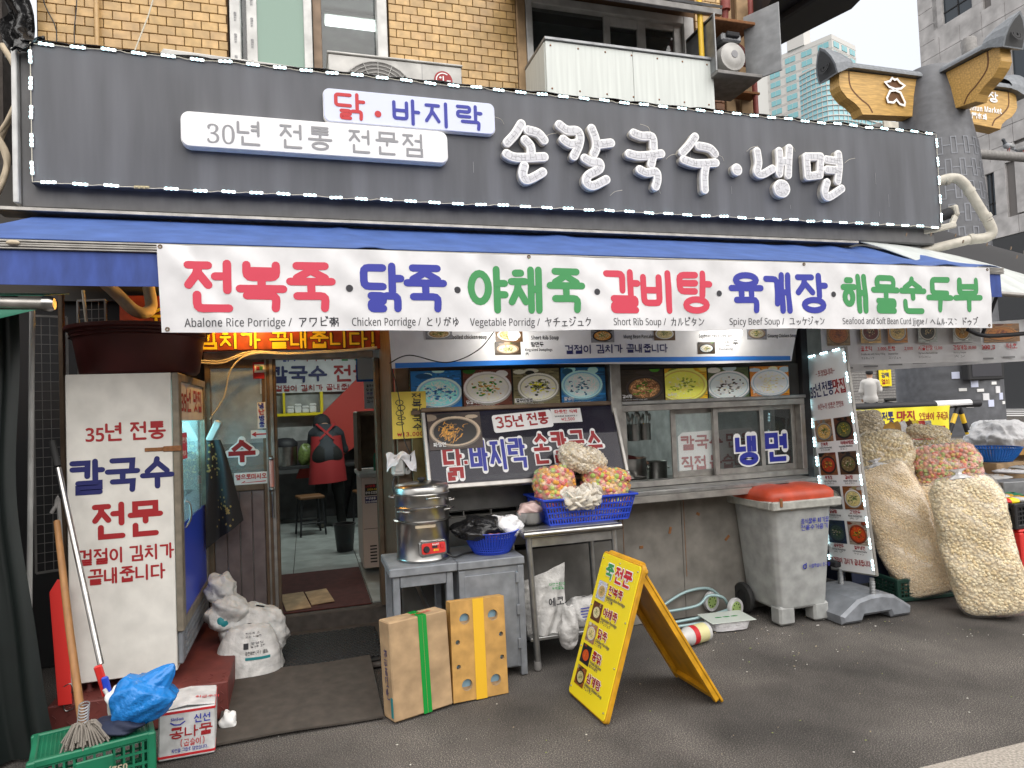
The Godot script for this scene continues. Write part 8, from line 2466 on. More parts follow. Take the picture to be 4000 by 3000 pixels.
	st = S(); ribbon(st, PackedVector2Array([V2(0, 0), V2(0.028, 0)]), false, 0.016, fr.call(-0.01, 0.195).bind(0.0), Vector3.BACK, 0.01, false); obj("black_field", st, M.ink, t)
	st = S()
	for k in 10: ribbon(st, PackedVector2Array([V2(0, 0), V2(0, 0.022)]), false, 0.0009 + 0.0004 * (k % 3), fr.call(0.1 + 0.0045 * k, 0.143).bind(0.0), Vector3.BACK, 0.0, false)
	obj("barcode", st, M.ink, t)

func rise(x: float) -> float:
	return 0.48 * smoothstep(4.9, 11.5, x) + 0.1 * smoothstep(11.5, 20.0, x)

# ---------- snack stall at the right ----------
func snack_stall() -> void:
	var st := S()
	var tan_ := [Color(0.78, 0.62, 0.40), Color(0.82, 0.68, 0.46), Color(0.74, 0.57, 0.35)]
	var ivory := [Color(0.72, 0.60, 0.38), Color(0.76, 0.66, 0.45), Color(0.68, 0.54, 0.32)]
	var pink := [Color(0.68, 0.22, 0.16), Color(0.72, 0.34, 0.24), Color(0.70, 0.48, 0.18), Color(0.45, 0.50, 0.20), Color(0.72, 0.42, 0.34)]
	# the two tall bags on the ground
	var b := Basis(Vector3.UP, -0.80) * Basis.from_euler(V3(-0.20, 0, 0.32))
	snack_bag("tall clear bag of tiny puffed rice leaning beside the menu stand", V3(4.55, 0.03, -4.12), V3(0.225, 0.53, 0.13), b, 0.0085, tan_, 13000, 0.5, 0.06, V3(0.75, 0.75, 1.3))
	b = Basis(Vector3.UP, -0.86) * Basis.from_euler(V3(-0.16, 0, 0.17))
	snack_bag("tall clear bag of round puffs standing at the right edge", V3(4.58, 0.01, -3.64), V3(0.22, 0.49, 0.14), b, 0.0125, ivory, 4200, 0.5, 0.07)
	# stall table with dark cloth
	var t := thing("stall_table", "market stall table draped with dark blue cloth under the snack bags", "table", V3(5.25, 0, -4.90))
	bo("top", M.wood_dark, t, -1.15, 1.6, 0.68, 0.72, -0.5, 0.42, 0.01)
	st = S(); sheet(st, 30, 8, func(u: float, v: float): return V3(-1.16 + 2.0 * u, 0.70 - 0.6 * v, 0.43 + 0.02 * sin(u * 31.0) * v + 0.04 * v), 0.004)
	sheet(st, 14, 8, func(u: float, v: float): return V3(-1.16 - 0.03 * v, 0.70 - 0.6 * v, -0.5 + 0.93 * u + 0.012 * sin(u * 23.0) * v), 0.004); obj("cloth", st, M.navy_cloth, t)
	for q in [[-1.1, -0.45], [-1.1, 0.38], [1.5, -0.45], [1.5, 0.38]]:
		bo("leg", M.black_paint, t, q[0] - 0.02, q[0] + 0.02, 0, 0.68, q[1] - 0.02, q[1] + 0.02)
	var yb := Basis(Vector3.UP, -0.8)
	snack_bag("fat bag of cream bean puffs on the stall behind the menu stand", V3(4.68, 0.86, -4.62), V3(0.22, 0.21, 0.15), yb * Basis.from_euler(V3(-0.2, 0, 0.05)), 0.0145, ivory, 1500, 0.7)
	snack_bag("bag of puffed grain lying between the cream and pink bags", V3(4.98, 0.84, -4.62), V3(0.20, 0.14, 0.13), yb * Basis.from_euler(V3(-0.1, 0, -0.3)), 0.011, tan_, 1500, 0.7)
	snack_bag("large bag of pink and orange puff balls on the stall", V3(5.08, 0.72, -4.36), V3(0.24, 0.215, 0.16), yb * Basis.from_euler(V3(-0.15, 0, 0.1)), 0.0175, pink, 1250, 0.6)
	snack_bag("clear bag of pale puffs at the back of the stall", V3(5.50, 1.03, -4.98), V3(0.19, 0.13, 0.12), yb * Basis.from_euler(V3(0, 0, -0.15)), 0.012, ivory, 800, 0.75)
	snack_bag("small clear bag of white snacks in the middle of the stall", V3(5.30, 0.98, -4.80), V3(0.15, 0.09, 0.1), yb, 0.012, [Color(0.62, 0.56, 0.45), Color(0.4, 0.3, 0.12)], 420, 0.75)
	snack_bag("bag of popcorn peeking out behind the menu stand", V3(4.74, 1.22, -4.86), V3(0.12, 0.115, 0.08), yb, 0.012, [Color(0.66, 0.56, 0.40)], 420, 0.75)
	snack_bag("bag of round crackers below the pink puffs", V3(4.78, 0.45, -4.30), V3(0.15, 0.2, 0.1), yb * Basis.from_euler(V3(0, 0, 0.1)), 0.014, tan_, 700, 0.7)
	snack_bag("bag of flat grain crisps at the right of the stall", V3(5.86, 0.86, -4.98), V3(0.15, 0.13, 0.09), yb * Basis.from_euler(V3(0, 0, 0.2)), 0.013, ivory, 500, 0.7)
	# packets standing in a pink basket
	t = thing("pink_basket", "small pink basket of packets among the snack bags", "basket", V3(5.40, 1.06, -5.0), -0.7)
	st = S(); lattice(st, V3(-0.15, 0, 0.1), V3(0.3, 0, 0), V3(0, 0.10, 0), 10, 3, 0.008, 0.006); lattice(st, V3(-0.15, 0, -0.1), V3(0.3, 0, 0), V3(0, 0.10, 0), 10, 3, 0.008, 0.006); bxx(st, -0.15, 0.15, 0, 0.008, -0.1, 0.1); obj("grid", st, M.pink_red, t)
	bo("support_box", M.carton, t, -0.16, 0.16, -0.34, -0.002, -0.12, 0.12)
	for k in 7:
		var p := thing("snack_packet", "%s packet sticking up from the pink basket" % ["orange", "white and orange", "silver", "brown", "yellow", "red", "cream"][k], "packet", V3(5.28 + 0.04 * k, 1.10, -5.06 + 0.012 * k), -0.5, "packets in the pink basket")
		p.rotation.z = 0.5 - 0.08 * k
		st = S(); sheet(st, 8, 10, func(u: float, v: float): return V3(-0.07 + 0.14 * u, 0.22 * (1 - v), 0.018 * sin(PI * u) * sin(PI * v)), 0.01)
		obj("wrap", st, [M.frame_yellow, M.carton_orange, M.film_white, M.wood_dark, M.board_yellow, M.plastic_red, M.sack_white][k], p)
		bo("label", [M.white_ink, M.red, M.navy, M.yellow_ink, M.red, M.white_ink, M.print_green][k], p, -0.05, 0.05, 0.07, 0.12, 0.021, 0.0225)
	round_basket("blue_round_basket", "wide blue basket at the right end of the stall", V3(6.14, 0.92, -4.82), 0.235, 0.13, M.basket_blue)
	t = thing("basket_stand", "carton holding up the wide blue basket", "box", V3(6.14, 0.72, -4.82))
	bo("body", M.carton, t, -0.17, 0.17, 0.0, 0.198, -0.17, 0.17, 0.005)
	for k in 6:
		t = thing("dried_fish_packet", "flat clear packet of dried snacks %s" % ["in front of the blue basket", "left of the blue basket", "nearest the steel tray", "overlapping the steel tray", "at the far right of the stall", "on the right edge of the stall"][k], "packet", V3([5.72, 5.58, 5.50, 5.66, 6.0, 6.12][k], 0.73 + 0.028 * k, [-4.55, -4.7, -4.46, -4.5, -4.5, -4.42][k]), -0.4 - 0.2 * k, "flat packets on the stall")
		so("film", M.film_white if k % 2 == 0 else M.pvc, t, V3(0.17, 0.018, 0.11), k * 2.3, 0.08, 0.5, 24, 10)
		st = S(); var fx := []
		for j in 40: fx.append(Transform3D(Basis.from_euler(V3(0, rng.randf() * 3, 0)).scaled_local(V3(0.02, 0.006, 0.006)), V3(rng.randf_range(-0.11, 0.11), 0.031, rng.randf_range(-0.07, 0.07))))
		multi("snack_pieces", bead_mesh, fx, M.carton, t)
	t = thing("steel_tray", "grey steel tray box below the flat packets", "tray", V3(5.66, 0.70, -4.22), -0.15)
	bo("body", M.galv, t, -0.24, 0.26, 0.0, 0.13, -0.09, 0.09, 0.006)
	t = thing("steel_tray_stand", "plain carton under the steel tray", "box", V3(5.66, 0.02, -4.22), -0.15)
	bo("body", M.wood_dark, t, -0.22, 0.24, 0.0, 0.678, -0.08, 0.08, 0.005)
	# black crate of sweets on a red stool
	t = thing("red_stool", "red plastic stool at the right edge under the black crate", "stool", V3(5.17, 0, -3.95), 0.1)
	bo("seat", M.plastic_red, t, -0.17, 0.17, 0.52, 0.545, -0.17, 0.17, 0.012)
	for q in [[-1, -1], [1, -1], [1, 1], [-1, 1]]:
		st = S(); bar(st, V3(q[0] * 0.185, 0, q[1] * 0.185), V3(q[0] * 0.15, 0.52, q[1] * 0.15), 0.05, 0.05, 0.008); obj("leg", st, M.plastic_red, t)
	st = S()
	for y in [0.10, 0.25, 0.46]:
		var r: float = 0.185 - 0.068 * y
		for s in [-1.0, 1.0]: bxx(st, -r, r, y, y + 0.035, s * r - 0.008, s * r + 0.008, 0.003); bxx(st, s * r - 0.008, s * r + 0.008, y, y + 0.035, -r, r, 0.003)
	obj("side_rail", st, M.plastic_red, t)
	var bc := crate("black_crate", "black plastic crate of wrapped sweets on the red stool", V3(5.20, 0.548, -3.98), 0.1, V3(0.44, 0.19, 0.36), M.crate_black)
	bo("lining", M.crate_black, bc, -0.2, 0.2, 0.02, 0.15, -0.16, 0.16)
	lo("round_label", M.white_ink, bc, [[0, 0.001], [0.035, 0.001]], 20, Transform3D(Basis(Vector3.RIGHT, PI / 2), V3(0.05, 0.1, 0.196)))
	for k in 10:
		var p := thing("wrapped_sweet", "%s wrapped sweet at the %s of the black crate" % [["red", "yellow", "white", "orange", "green"][k % 5], "front" if k < 5 else "back"], "sweet", V3(5.06 + 0.065 * (k % 5) + rng.randf_range(-0.02, 0.02), 0.705 + rng.randf_range(0, 0.02), -3.92 - 0.12 * (k / 5)), rng.randf() * 3.0, "wrapped sweets in the black crate")
		so("wrap", [M.plastic_red, M.board_yellow, M.pvc, M.frame_yellow, M.crate_green][k % 5], p, V3(0.065, 0.024, 0.045), k * 1.7, 0.12, 0.7, 12, 8)
	crate("dark_crate", "dark green crate on the ground behind the tall snack bags", V3(4.55, 0.0, -4.30), -0.1, V3(0.5, 0.17, 0.3), M.crate_dark)
	# menu strip over the stall and its back side further off
	t = thing("stall_menu_strip", "hanging menu strip with pancake, bun and crab pictures over the stall", "banner", V3(3.86, 1.83, -4.36))
	st = S(); sheet(st, 30, 6, func(u: float, v: float): return V3(1.63 * u, 0.36 * (1 - v), 0.012 * sin(u * 15.0) + 0.02 * v * sin(u * 7.0)), 0.002); obj("sheet", st, M.vinyl, t)
	var items := [["꿀호떡", "3,000", 0.35, 0.36, Color(0.4, 0.1, 0.06)], ["찐빵", "2,000", 0.62, 0.2, Color(0.85, 0.72, 0.45)], ["시골된장", "13,000", 0.93, 0.24, Color(0.2, 0.19, 0.17)], ["간장게장", "20,000", 1.30, 0.24, Color(0.7, 0.5, 0.2)]]
	photo("dish_photo", t, food(101, Color(0.55, 0.45, 0.3), Color(0.7, 0.45, 0.2), Color(0.66, 0.36, 0.12), Color(0.75, 0.45, 0.18), [Color(0.6, 0.3, 0.1)]), V3(0.03, 0.34, 0.03), V3(0.25, 0.34, 0.03), V3(0.25, 0.15, 0.03), V3(0.03, 0.15, 0.03))
	for k in 4:
		var q = items[k]
		var x: float = q[2]
		photo("dish_photo", t, food(102 + k, [Color(0.8, 0.65, 0.4), Color(0.75, 0.5, 0.25), Color(0.7, 0.72, 0.7), Color(0.75, 0.76, 0.75)][k], Color(0.85, 0.82, 0.76), q[4], q[4] * 1.2, [q[4] * 0.6, Color(0.8, 0.7, 0.5)]), V3(x, 0.36, 0.036), V3(x + 0.2, 0.36, 0.036), V3(x + 0.2, 0.165, 0.036), V3(x, 0.165, 0.036))
		letters("print", t, M.red, q[0], V3(x - 0.01, 0.10, 0.038), 0.04, 0.038 * q[0].length(), {"weight": 0.13})
		letters("print", t, M.red, q[1], V3(x + 0.155, 0.105, 0.038), 0.034, 0.09)
		letters("print", t, M.ink, ["Griddlecake with Honey Filling", "Steamed Bun", "Soy Sauce Marinated Crab", "country dresser"][k], V3(x - 0.01, 0.07, 0.038), 0.02, [0.24, 0.1, 0.2, 0.14][k])
		letters("print", t, M.ink, ["クルホットク", "まんじゅう", "カンジャンケジャン", "大ン"][k].replace("ま", "ユ").replace("じ", "ジ").replace("ゅ", "ュ").replace("う", "ゥ").replace("ん", "ン"), V3(x - 0.01, 0.035, 0.038), 0.022, 0.13, {"weight": 0.1})
	t = thing("far_menu_strip", "second white menu strip seen from behind further along the stall", "banner", V3(4.7, 1.80, -5.3))
	st = S(); sheet(st, 30, 5, func(u: float, v: float): return V3(3.2 * u, (0.36 + 0.1 * u) * (1 - v) + 0.09 * u, 0.02 * sin(u * 12.0)), 0.002); obj("sheet", st, M.vinyl, t)
	photo("dish_photo", t, food(108, Color(0.6, 0.45, 0.3), Color(0.75, 0.5, 0.25), Color(0.75, 0.48, 0.2), Color(0.8, 0.5, 0.22), [Color(0.6, 0.3, 0.12)]), V3(2.0, 0.46, 0.03), V3(2.5, 0.47, 0.03), V3(2.5, 0.28, 0.03), V3(2.0, 0.27, 0.03))
	letters("print", t, M.red, "000,3", V3(1.95, 0.2, 0.03), 0.06, 0.2); letters("print", t, M.red, "떡호", V3(2.3, 0.2, 0.03), 0.06, 0.16, {"weight": 0.13})
	st = S(); for k in 9: bxx(st, 0.15 + k * 0.3, 0.15 + k * 0.3 + 0.17, 0.04 + 0.01 * k, 0.055 + 0.01 * k, 0.026, 0.027)
	obj("print", st, M.grey_ink, t)
	# white curved canopy of the stall and its black neighbour
	t = thing("white_canopy", "curved white translucent canopy over the snack stall", "canopy", Vector3.ZERO)
	st = S()
	sheet(st, 40, 16, func(u: float, v: float):
		var x := lerpf(4.40 + 0.38 * v, 7.6, u)
		var y0 := 2.92 - 0.02 * u - 0.62 * pow(u, 1.8)
		return V3(x, y0 - 0.62 * pow(v, 1.25) + 0.006 * sin(u * 60.0) * v, lerpf(-4.68, -3.72, v)), 0.006)
	obj("sheet", st, mat("canopy_white", lin(0.78, 0.82, 0.80), 0.45, 0.0, "dirt", Vector3.ONE * 0.7), t)
	M.canopy_white.backlight_enabled = true; M.canopy_white.backlight = lin(0.25, 0.27, 0.26)
	to("edge_tube", M.alu, t, smooth([V3(4.75, 2.30, -3.72), V3(5.6, 2.25, -3.72), V3(7.0, 2.1, -3.72)], 5), 0.018, 8)
	st = S(); tube(st, smooth([V3(4.80, 2.05, -3.9), V3(5.0, 2.0, -3.9), V3(5.6, 2.03, -3.95)], 5), 0.016, 8); tube(st, [V3(4.92, 2.28, -3.75), V3(4.95, 2.02, -3.9)], 0.012, 8); obj("bracket", st, M.black_paint, t)
	st = S()
	for k in 12: tube(st, [V3(4.7 + 0.2 * k, 2.86 - 0.014 * k * k * 0.3, -4.3 + 0.05 * (k % 3)), V3(4.71 + 0.2 * k, 2.885 - 0.014 * k * k * 0.3, -4.3 + 0.05 * (k % 3))], 0.006, 5)
	obj("spike", st, M.brown_alu, t)
	t = thing("black_canopy", "black tarpaulin roof behind the white canopy", "canopy", Vector3.ZERO)
	st = S(); sheet(st, 16, 10, func(u: float, v: float): return V3(lerpf(5.9, 9.4, u), 2.7 + 0.85 * v - 0.55 * absf(u - 0.36) * v * 1.4, lerpf(-4.9, -6.2, v)), 0.02); obj("sheet", st, M.near_black, t)
	st = S(); sheet(st, 16, 4, func(u: float, v: float): return V3(lerpf(5.9, 9.4, u), 2.7 - 0.5 * v * u, -4.9), 0.02); obj("skirt", st, M.near_black, t)
	# pvc pipes at the end of the sign
	t = thing("pvc_drain_pipe", "yellowed white pipe bending out of the sign's right end", "pipe", Vector3.ZERO)
	to("upper_bend", M.pipe_white if M.has("pipe_white") else mat("pipe_white", lin(0.66, 0.62, 0.53), 0.5, 0.0, "dirt", Vector3.ONE * 2.0), t, smooth([V3(5.18, 3.34, -4.6), V3(5.34, 3.42, -4.5), V3(5.46, 3.43, -4.45), V3(5.54, 3.36, -4.43)], 5), 0.042, 14)
	to("pipe", M.pipe_white, t, [V3(5.54, 3.36, -4.43), V3(5.70, 3.05, -4.38)], 0.040, 14)
	st = S(); tube(st, smooth([V3(5.70, 3.05, -4.38), V3(5.74, 2.96, -4.38), V3(5.70, 2.91, -4.4), V3(5.58, 2.90, -4.45)], 5), 0.043, 14); tube(st, [V3(5.58, 2.90, -4.45), V3(5.10, 2.80, -4.62)], 0.04, 14); obj("lower_bend", st, M.pipe_white, t)
	for q in [[V3(5.555, 3.33, -4.425), V3(5.57, 3.30, -4.42)], [V3(5.675, 3.10, -4.385), V3(5.69, 3.07, -4.38)], [V3(5.60, 2.905, -4.44), V3(5.57, 2.90, -4.455)], [V3(5.40, 3.43, -4.475), V3(5.37, 3.42, -4.49)]]:
		to("collar", M.pipe_white, t, [q[0], q[1]], 0.047, 14)
	t = thing("roller_bracket", "white awning roller bracket at the right end of the sign", "bracket", Vector3.ZERO)
	to("roller", M.near_black, t, [V3(5.05, 3.03, -4.62), V3(5.42, 3.14, -4.5)], 0.05, 14)
	st = S(); box(st, V3(5.44, 3.15, -4.48), V3(0.05, 0.10, 0.08), 0.012, Basis(Vector3.BACK, 0.2)); bar(st, V3(5.42, 3.10, -4.45), V3(5.36, 3.0, -4.45), 0.03, 0.05, 0.006); bar(st, V3(5.40, 3.02, -4.44), V3(5.10, 2.96, -4.55), 0.05, 0.05, 0.008); obj("bracket", st, M.pipe_white, t)
	t = thing("roof_frame_box", "rusty open metal box frame on top of the sign's right end", "metal frame", V3(4.9, 3.81, -4.75))
	st = S(); bar(st, V3(-0.42, 0.0, 0.1), V3(0.16, 0.22, -0.1), 0.06, 0.04, 0.004); bar(st, V3(-0.40, -0.02, 0.16), V3(-0.12, 0.09, 0.06), 0.05, 0.06, 0.004); obj("rail", st, M.galv_dull, t)
	bo("plate", M.pipe_white, t, 0.16, 0.33, 0.0, 0.24, -0.06, -0.04, 0.003)
	st = S(); prism(st, PackedVector2Array([V2(-0.38, 0.0), V2(0.155, 0.0), V2(0.155, 0.2)]), -0.12, -0.1); obj("dark_panel", st, M.near_black, t)
	bo("sill", M.pipe_white, t, -0.05, 0.30, -0.002, 0.02, -0.05, 0.08, 0.004)
	# barrier with yellow banner
	t = thing("pipe_barrier", "black and yellow pipe barrier behind the snack stall", "barrier", V3(0, 0, -10.3))
	to("rail", M.black_paint, t, [V3(8.2, 1.36, 0), V3(12.85, 1.31, 0)], 0.075, 14)
	lo("sticker", M.vinyl, t, [[0.0765, 0], [0.0765, 0.9]], 16, Transform3D(Basis(Vector3.BACK, -PI / 2), V3(11.7, 1.322, 0)))
	for q in [[12.32, 11.85], [12.32, 12.62], [8.9, 8.5], [8.9, 9.3]]:
		for k in 5:
			st = S()
			var a := V3(q[0], 1.30, 0).lerp(V3(q[1], 0.40, 0), k / 5.0); var e := V3(q[0], 1.30, 0).lerp(V3(q[1], 0.40, 0), (k + 1) / 5.0)
			tube(st, [a, e], 0.045, 10); obj("leg", st, M.yellow_pipe if k % 2 == 1 else M.black_paint, t)
	t = thing("yellow_banner", "yellow no parking banner tied to the barrier", "banner", V3(0, 0, -10.16))
	var yz := func(x: float, y: float) -> float: return 0.04 * sin(x * 4.0) + 0.03 * sin(x * 9.0 + y * 3.0)
	st = S(); sheet(st, 40, 8, func(u: float, v: float):
		var x := lerpf(8.6, 12.0 - 0.22 * v, u)
		var y := lerpf(1.30, 0.55, v)
		return V3(x, y, yz.call(x, y)), 0.004); obj("sheet", st, mat("banner_yellow", lin(0.80, 0.70, 0.03), 0.5), t)
	var yb2 := func(ox: float, oy: float) -> Callable:
		return func(l: Vector2, dz: float) -> Vector3: return V3(ox + l.x, oy + l.y, yz.call(ox + l.x, oy + l.y) + 0.008 + dz * 3.0)
	for q in [["35년 전통", 9.78, 0.98, 0.85, 0.26, M.navy], ["맛집", 10.68, 0.98, 0.36, 0.26, M.dark_red], ["오토바이 주차금지", 11.12, 1.03, 0.78, 0.16, M.dark_red], ["금지", 9.45, 1.0, 0.28, 0.16, M.dark_red], ["칼국수 전문", 9.8, 0.62, 2.0, 0.3, M.dark_red]]:
		letters("lettering", t, q[5], q[0], Vector3.ZERO, q[4], q[3], {"weight": 0.15, "bend": yb2.call(q[1], q[2])})

# ---------- gate pillar with roofed wooden signs ----------
func gate_pillar() -> void:
	var cx := 15.25
	var st := S()
	var t := thing("gate_pillar", "tall dark grey round market gate pillar carrying wooden signs", "pillar", V3(cx, 0.5, -13.0))
	lathe(st, [[0, 0], [1.14, 0], [1.12, 2.5], [1.06, 5.5], [0.95, 7.0], [0.72, 8.4], [0.56, 9.0], [0.5, 9.1], [0, 9.1]], 40); obj("shaft", st, mat("pillar_grey", lin(0.13, 0.135, 0.15), 0.5, 0.0, "blotch", Vector3.ONE), t)
	st = S()
	for k in 14:
		var a0 := PI * 0.15 + k * 0.16
		for j in 6:
			var y := 3.9 + j * 0.55
			var f := func(l: Vector2) -> Vector3:
				var yy := y + l.y
				var r := lerpf(1.12, 1.06, clampf((yy - 2.5) / 3.0, 0, 1)) if yy < 5.5 else lerpf(1.06, 0.95, (yy - 5.5) / 1.5)
				return V3(cos(a0 + l.x) * (r + 0.006), yy, sin(a0 + l.x) * (r + 0.006))
			if (k + j) % 2 == 0: ribbon(st, PackedVector2Array([V2(0.02, 0.05), V2(0.14, 0.05), V2(0.14, 0.45), V2(0.02, 0.45)]), true, 0.014, f, V3(cos(a0), 0, sin(a0)), 0.08)
			else: ribbon(st, PackedVector2Array([V2(0.0, 0.25), V2(0.16, 0.25)]), false, 0.014, f, V3(cos(a0), 0, sin(a0)), 0.08, false)
	obj("lattice_print", st, mat("pillar_print", lin(0.19, 0.2, 0.225), 0.5), t)
	bo("poster_case", M.near_black, t, -0.75, 0.35, 1.3, 2.1, 1.0, 1.18, 0.02)
	bo("case_pane", M.charcoal, t, -0.65, 0.25, 1.38, 2.02, 1.181, 1.19)
	for k in 13:
		var a := PI * (0.38 + 0.035 * k)
		st = S(); box(st, V3(cos(a) * 1.135, 0.75 + 0.31 * ((k * 5) % 4) * (0.5 if k < 8 else 1.1), sin(a) * 1.135), V3(0.16, 0.16 if k % 3 else 0.07, 0.02), 0.003, Basis(Vector3.UP, PI / 2 - a)); obj("stuck_paper", st, [M.paper, M.lightbox_blue, M.vinyl][k % 3], t)
	wing("market_sign_wing", "wooden roofed sign board with a white emblem left of the pillar", Transform3D(Basis(V3(-1, 0, 0), Vector3.UP, V3(0, 0, -1)), V3(cx, 0, -13.0)), 2.95, 0)
	wing("market_sign_wing", "wooden roofed sign board pointing towards the viewer from the pillar", Transform3D(Basis(V3(0, 0, 1), Vector3.UP, V3(-1, 0, 0)), V3(cx, 0, -13.0)), 1.95, 1)
	wing("market_sign_wing", "wooden roofed sign board with market lettering right of the pillar", Transform3D(Basis(V3(1, 0, 0), Vector3.UP, V3(0, 0, 1)), V3(cx, 0, -13.0)), 2.75, 2)
	t = thing("gate_floodlight", "grey cylinder floodlight above the gate sign", "floodlight", V3(cx + 0.9, 9.75, -12.6))
	lo("housing", M.galv_dull, t, [[0, 0], [0.16, 0], [0.17, 0.03], [0.17, 0.58], [0.14, 0.62], [0, 0.62]], 18)
	st = S(); bar(st, V3(0.1, 0.1, 0), V3(0.6, -0.25, 0), 0.05, 0.05); obj("arm", st, M.galv_dull, t)
	# steel arm with pigeons
	t = thing("street_pole", "dark horizontal steel pole where two pigeons perch", "pole", V3(cx + 0.9, 7.62, -13.0))
	to("arm", M.galv_dull, t, [V3(0, 0, 0), V3(3.4, 0.05, 0)], 0.12, 12)
	for q in [[17.75, "left pigeon perched on the pole arm, side view"], [18.45, "right pigeon perched on the pole arm near the frame edge"]]:
		var pg := thing("pigeon", q[1], "pigeon", V3(q[0], 7.78, -13.0), 0.0 if q[0] < 18 else 2.2)
		st = S()
		var gr := Color(0.30, 0.32, 0.35); var dk := Color(0.07, 0.075, 0.09)
		body(st, [[V3(-0.02, 0.14, 0), V3(0.12, 0.12, 0), 0.075, 0.06, gr], [V3(0.12, 0.12, 0), V3(0.24, 0.07, 0), 0.055, 0.03, gr], [V3(0.24, 0.07, 0), V3(0.36, 0.03, 0), 0.028, 0.02, dk], [V3(-0.05, 0.18, 0), V3(-0.1, 0.27, 0), 0.05, 0.032, dk], [V3(-0.11, 0.29, 0), V3(-0.12, 0.29, 0), 0.04, 0.038, dk], [V3(-0.15, 0.285, 0), V3(-0.19, 0.275, 0), 0.012, 0.004, dk], [V3(0.04, 0.07, 0.03), V3(0.04, -0.02, 0.03), 0.012, 0.01, Color(0.4, 0.12, 0.1)], [V3(0.06, 0.07, -0.03), V3(0.06, -0.02, -0.03), 0.012, 0.01, Color(0.4, 0.12, 0.1)]], 0.014, 0.03)
		obj("body", st, M.figure, pg)
		st = S()
		for s in [-1.0, 1.0]: ell(st, V3(0.09, 0.14, s * 0.06), V3(0.14, 0.055, 0.018), 14, 8, Basis(Vector3.BACK, -0.18))
		obj("wing", st, M.galv, pg)

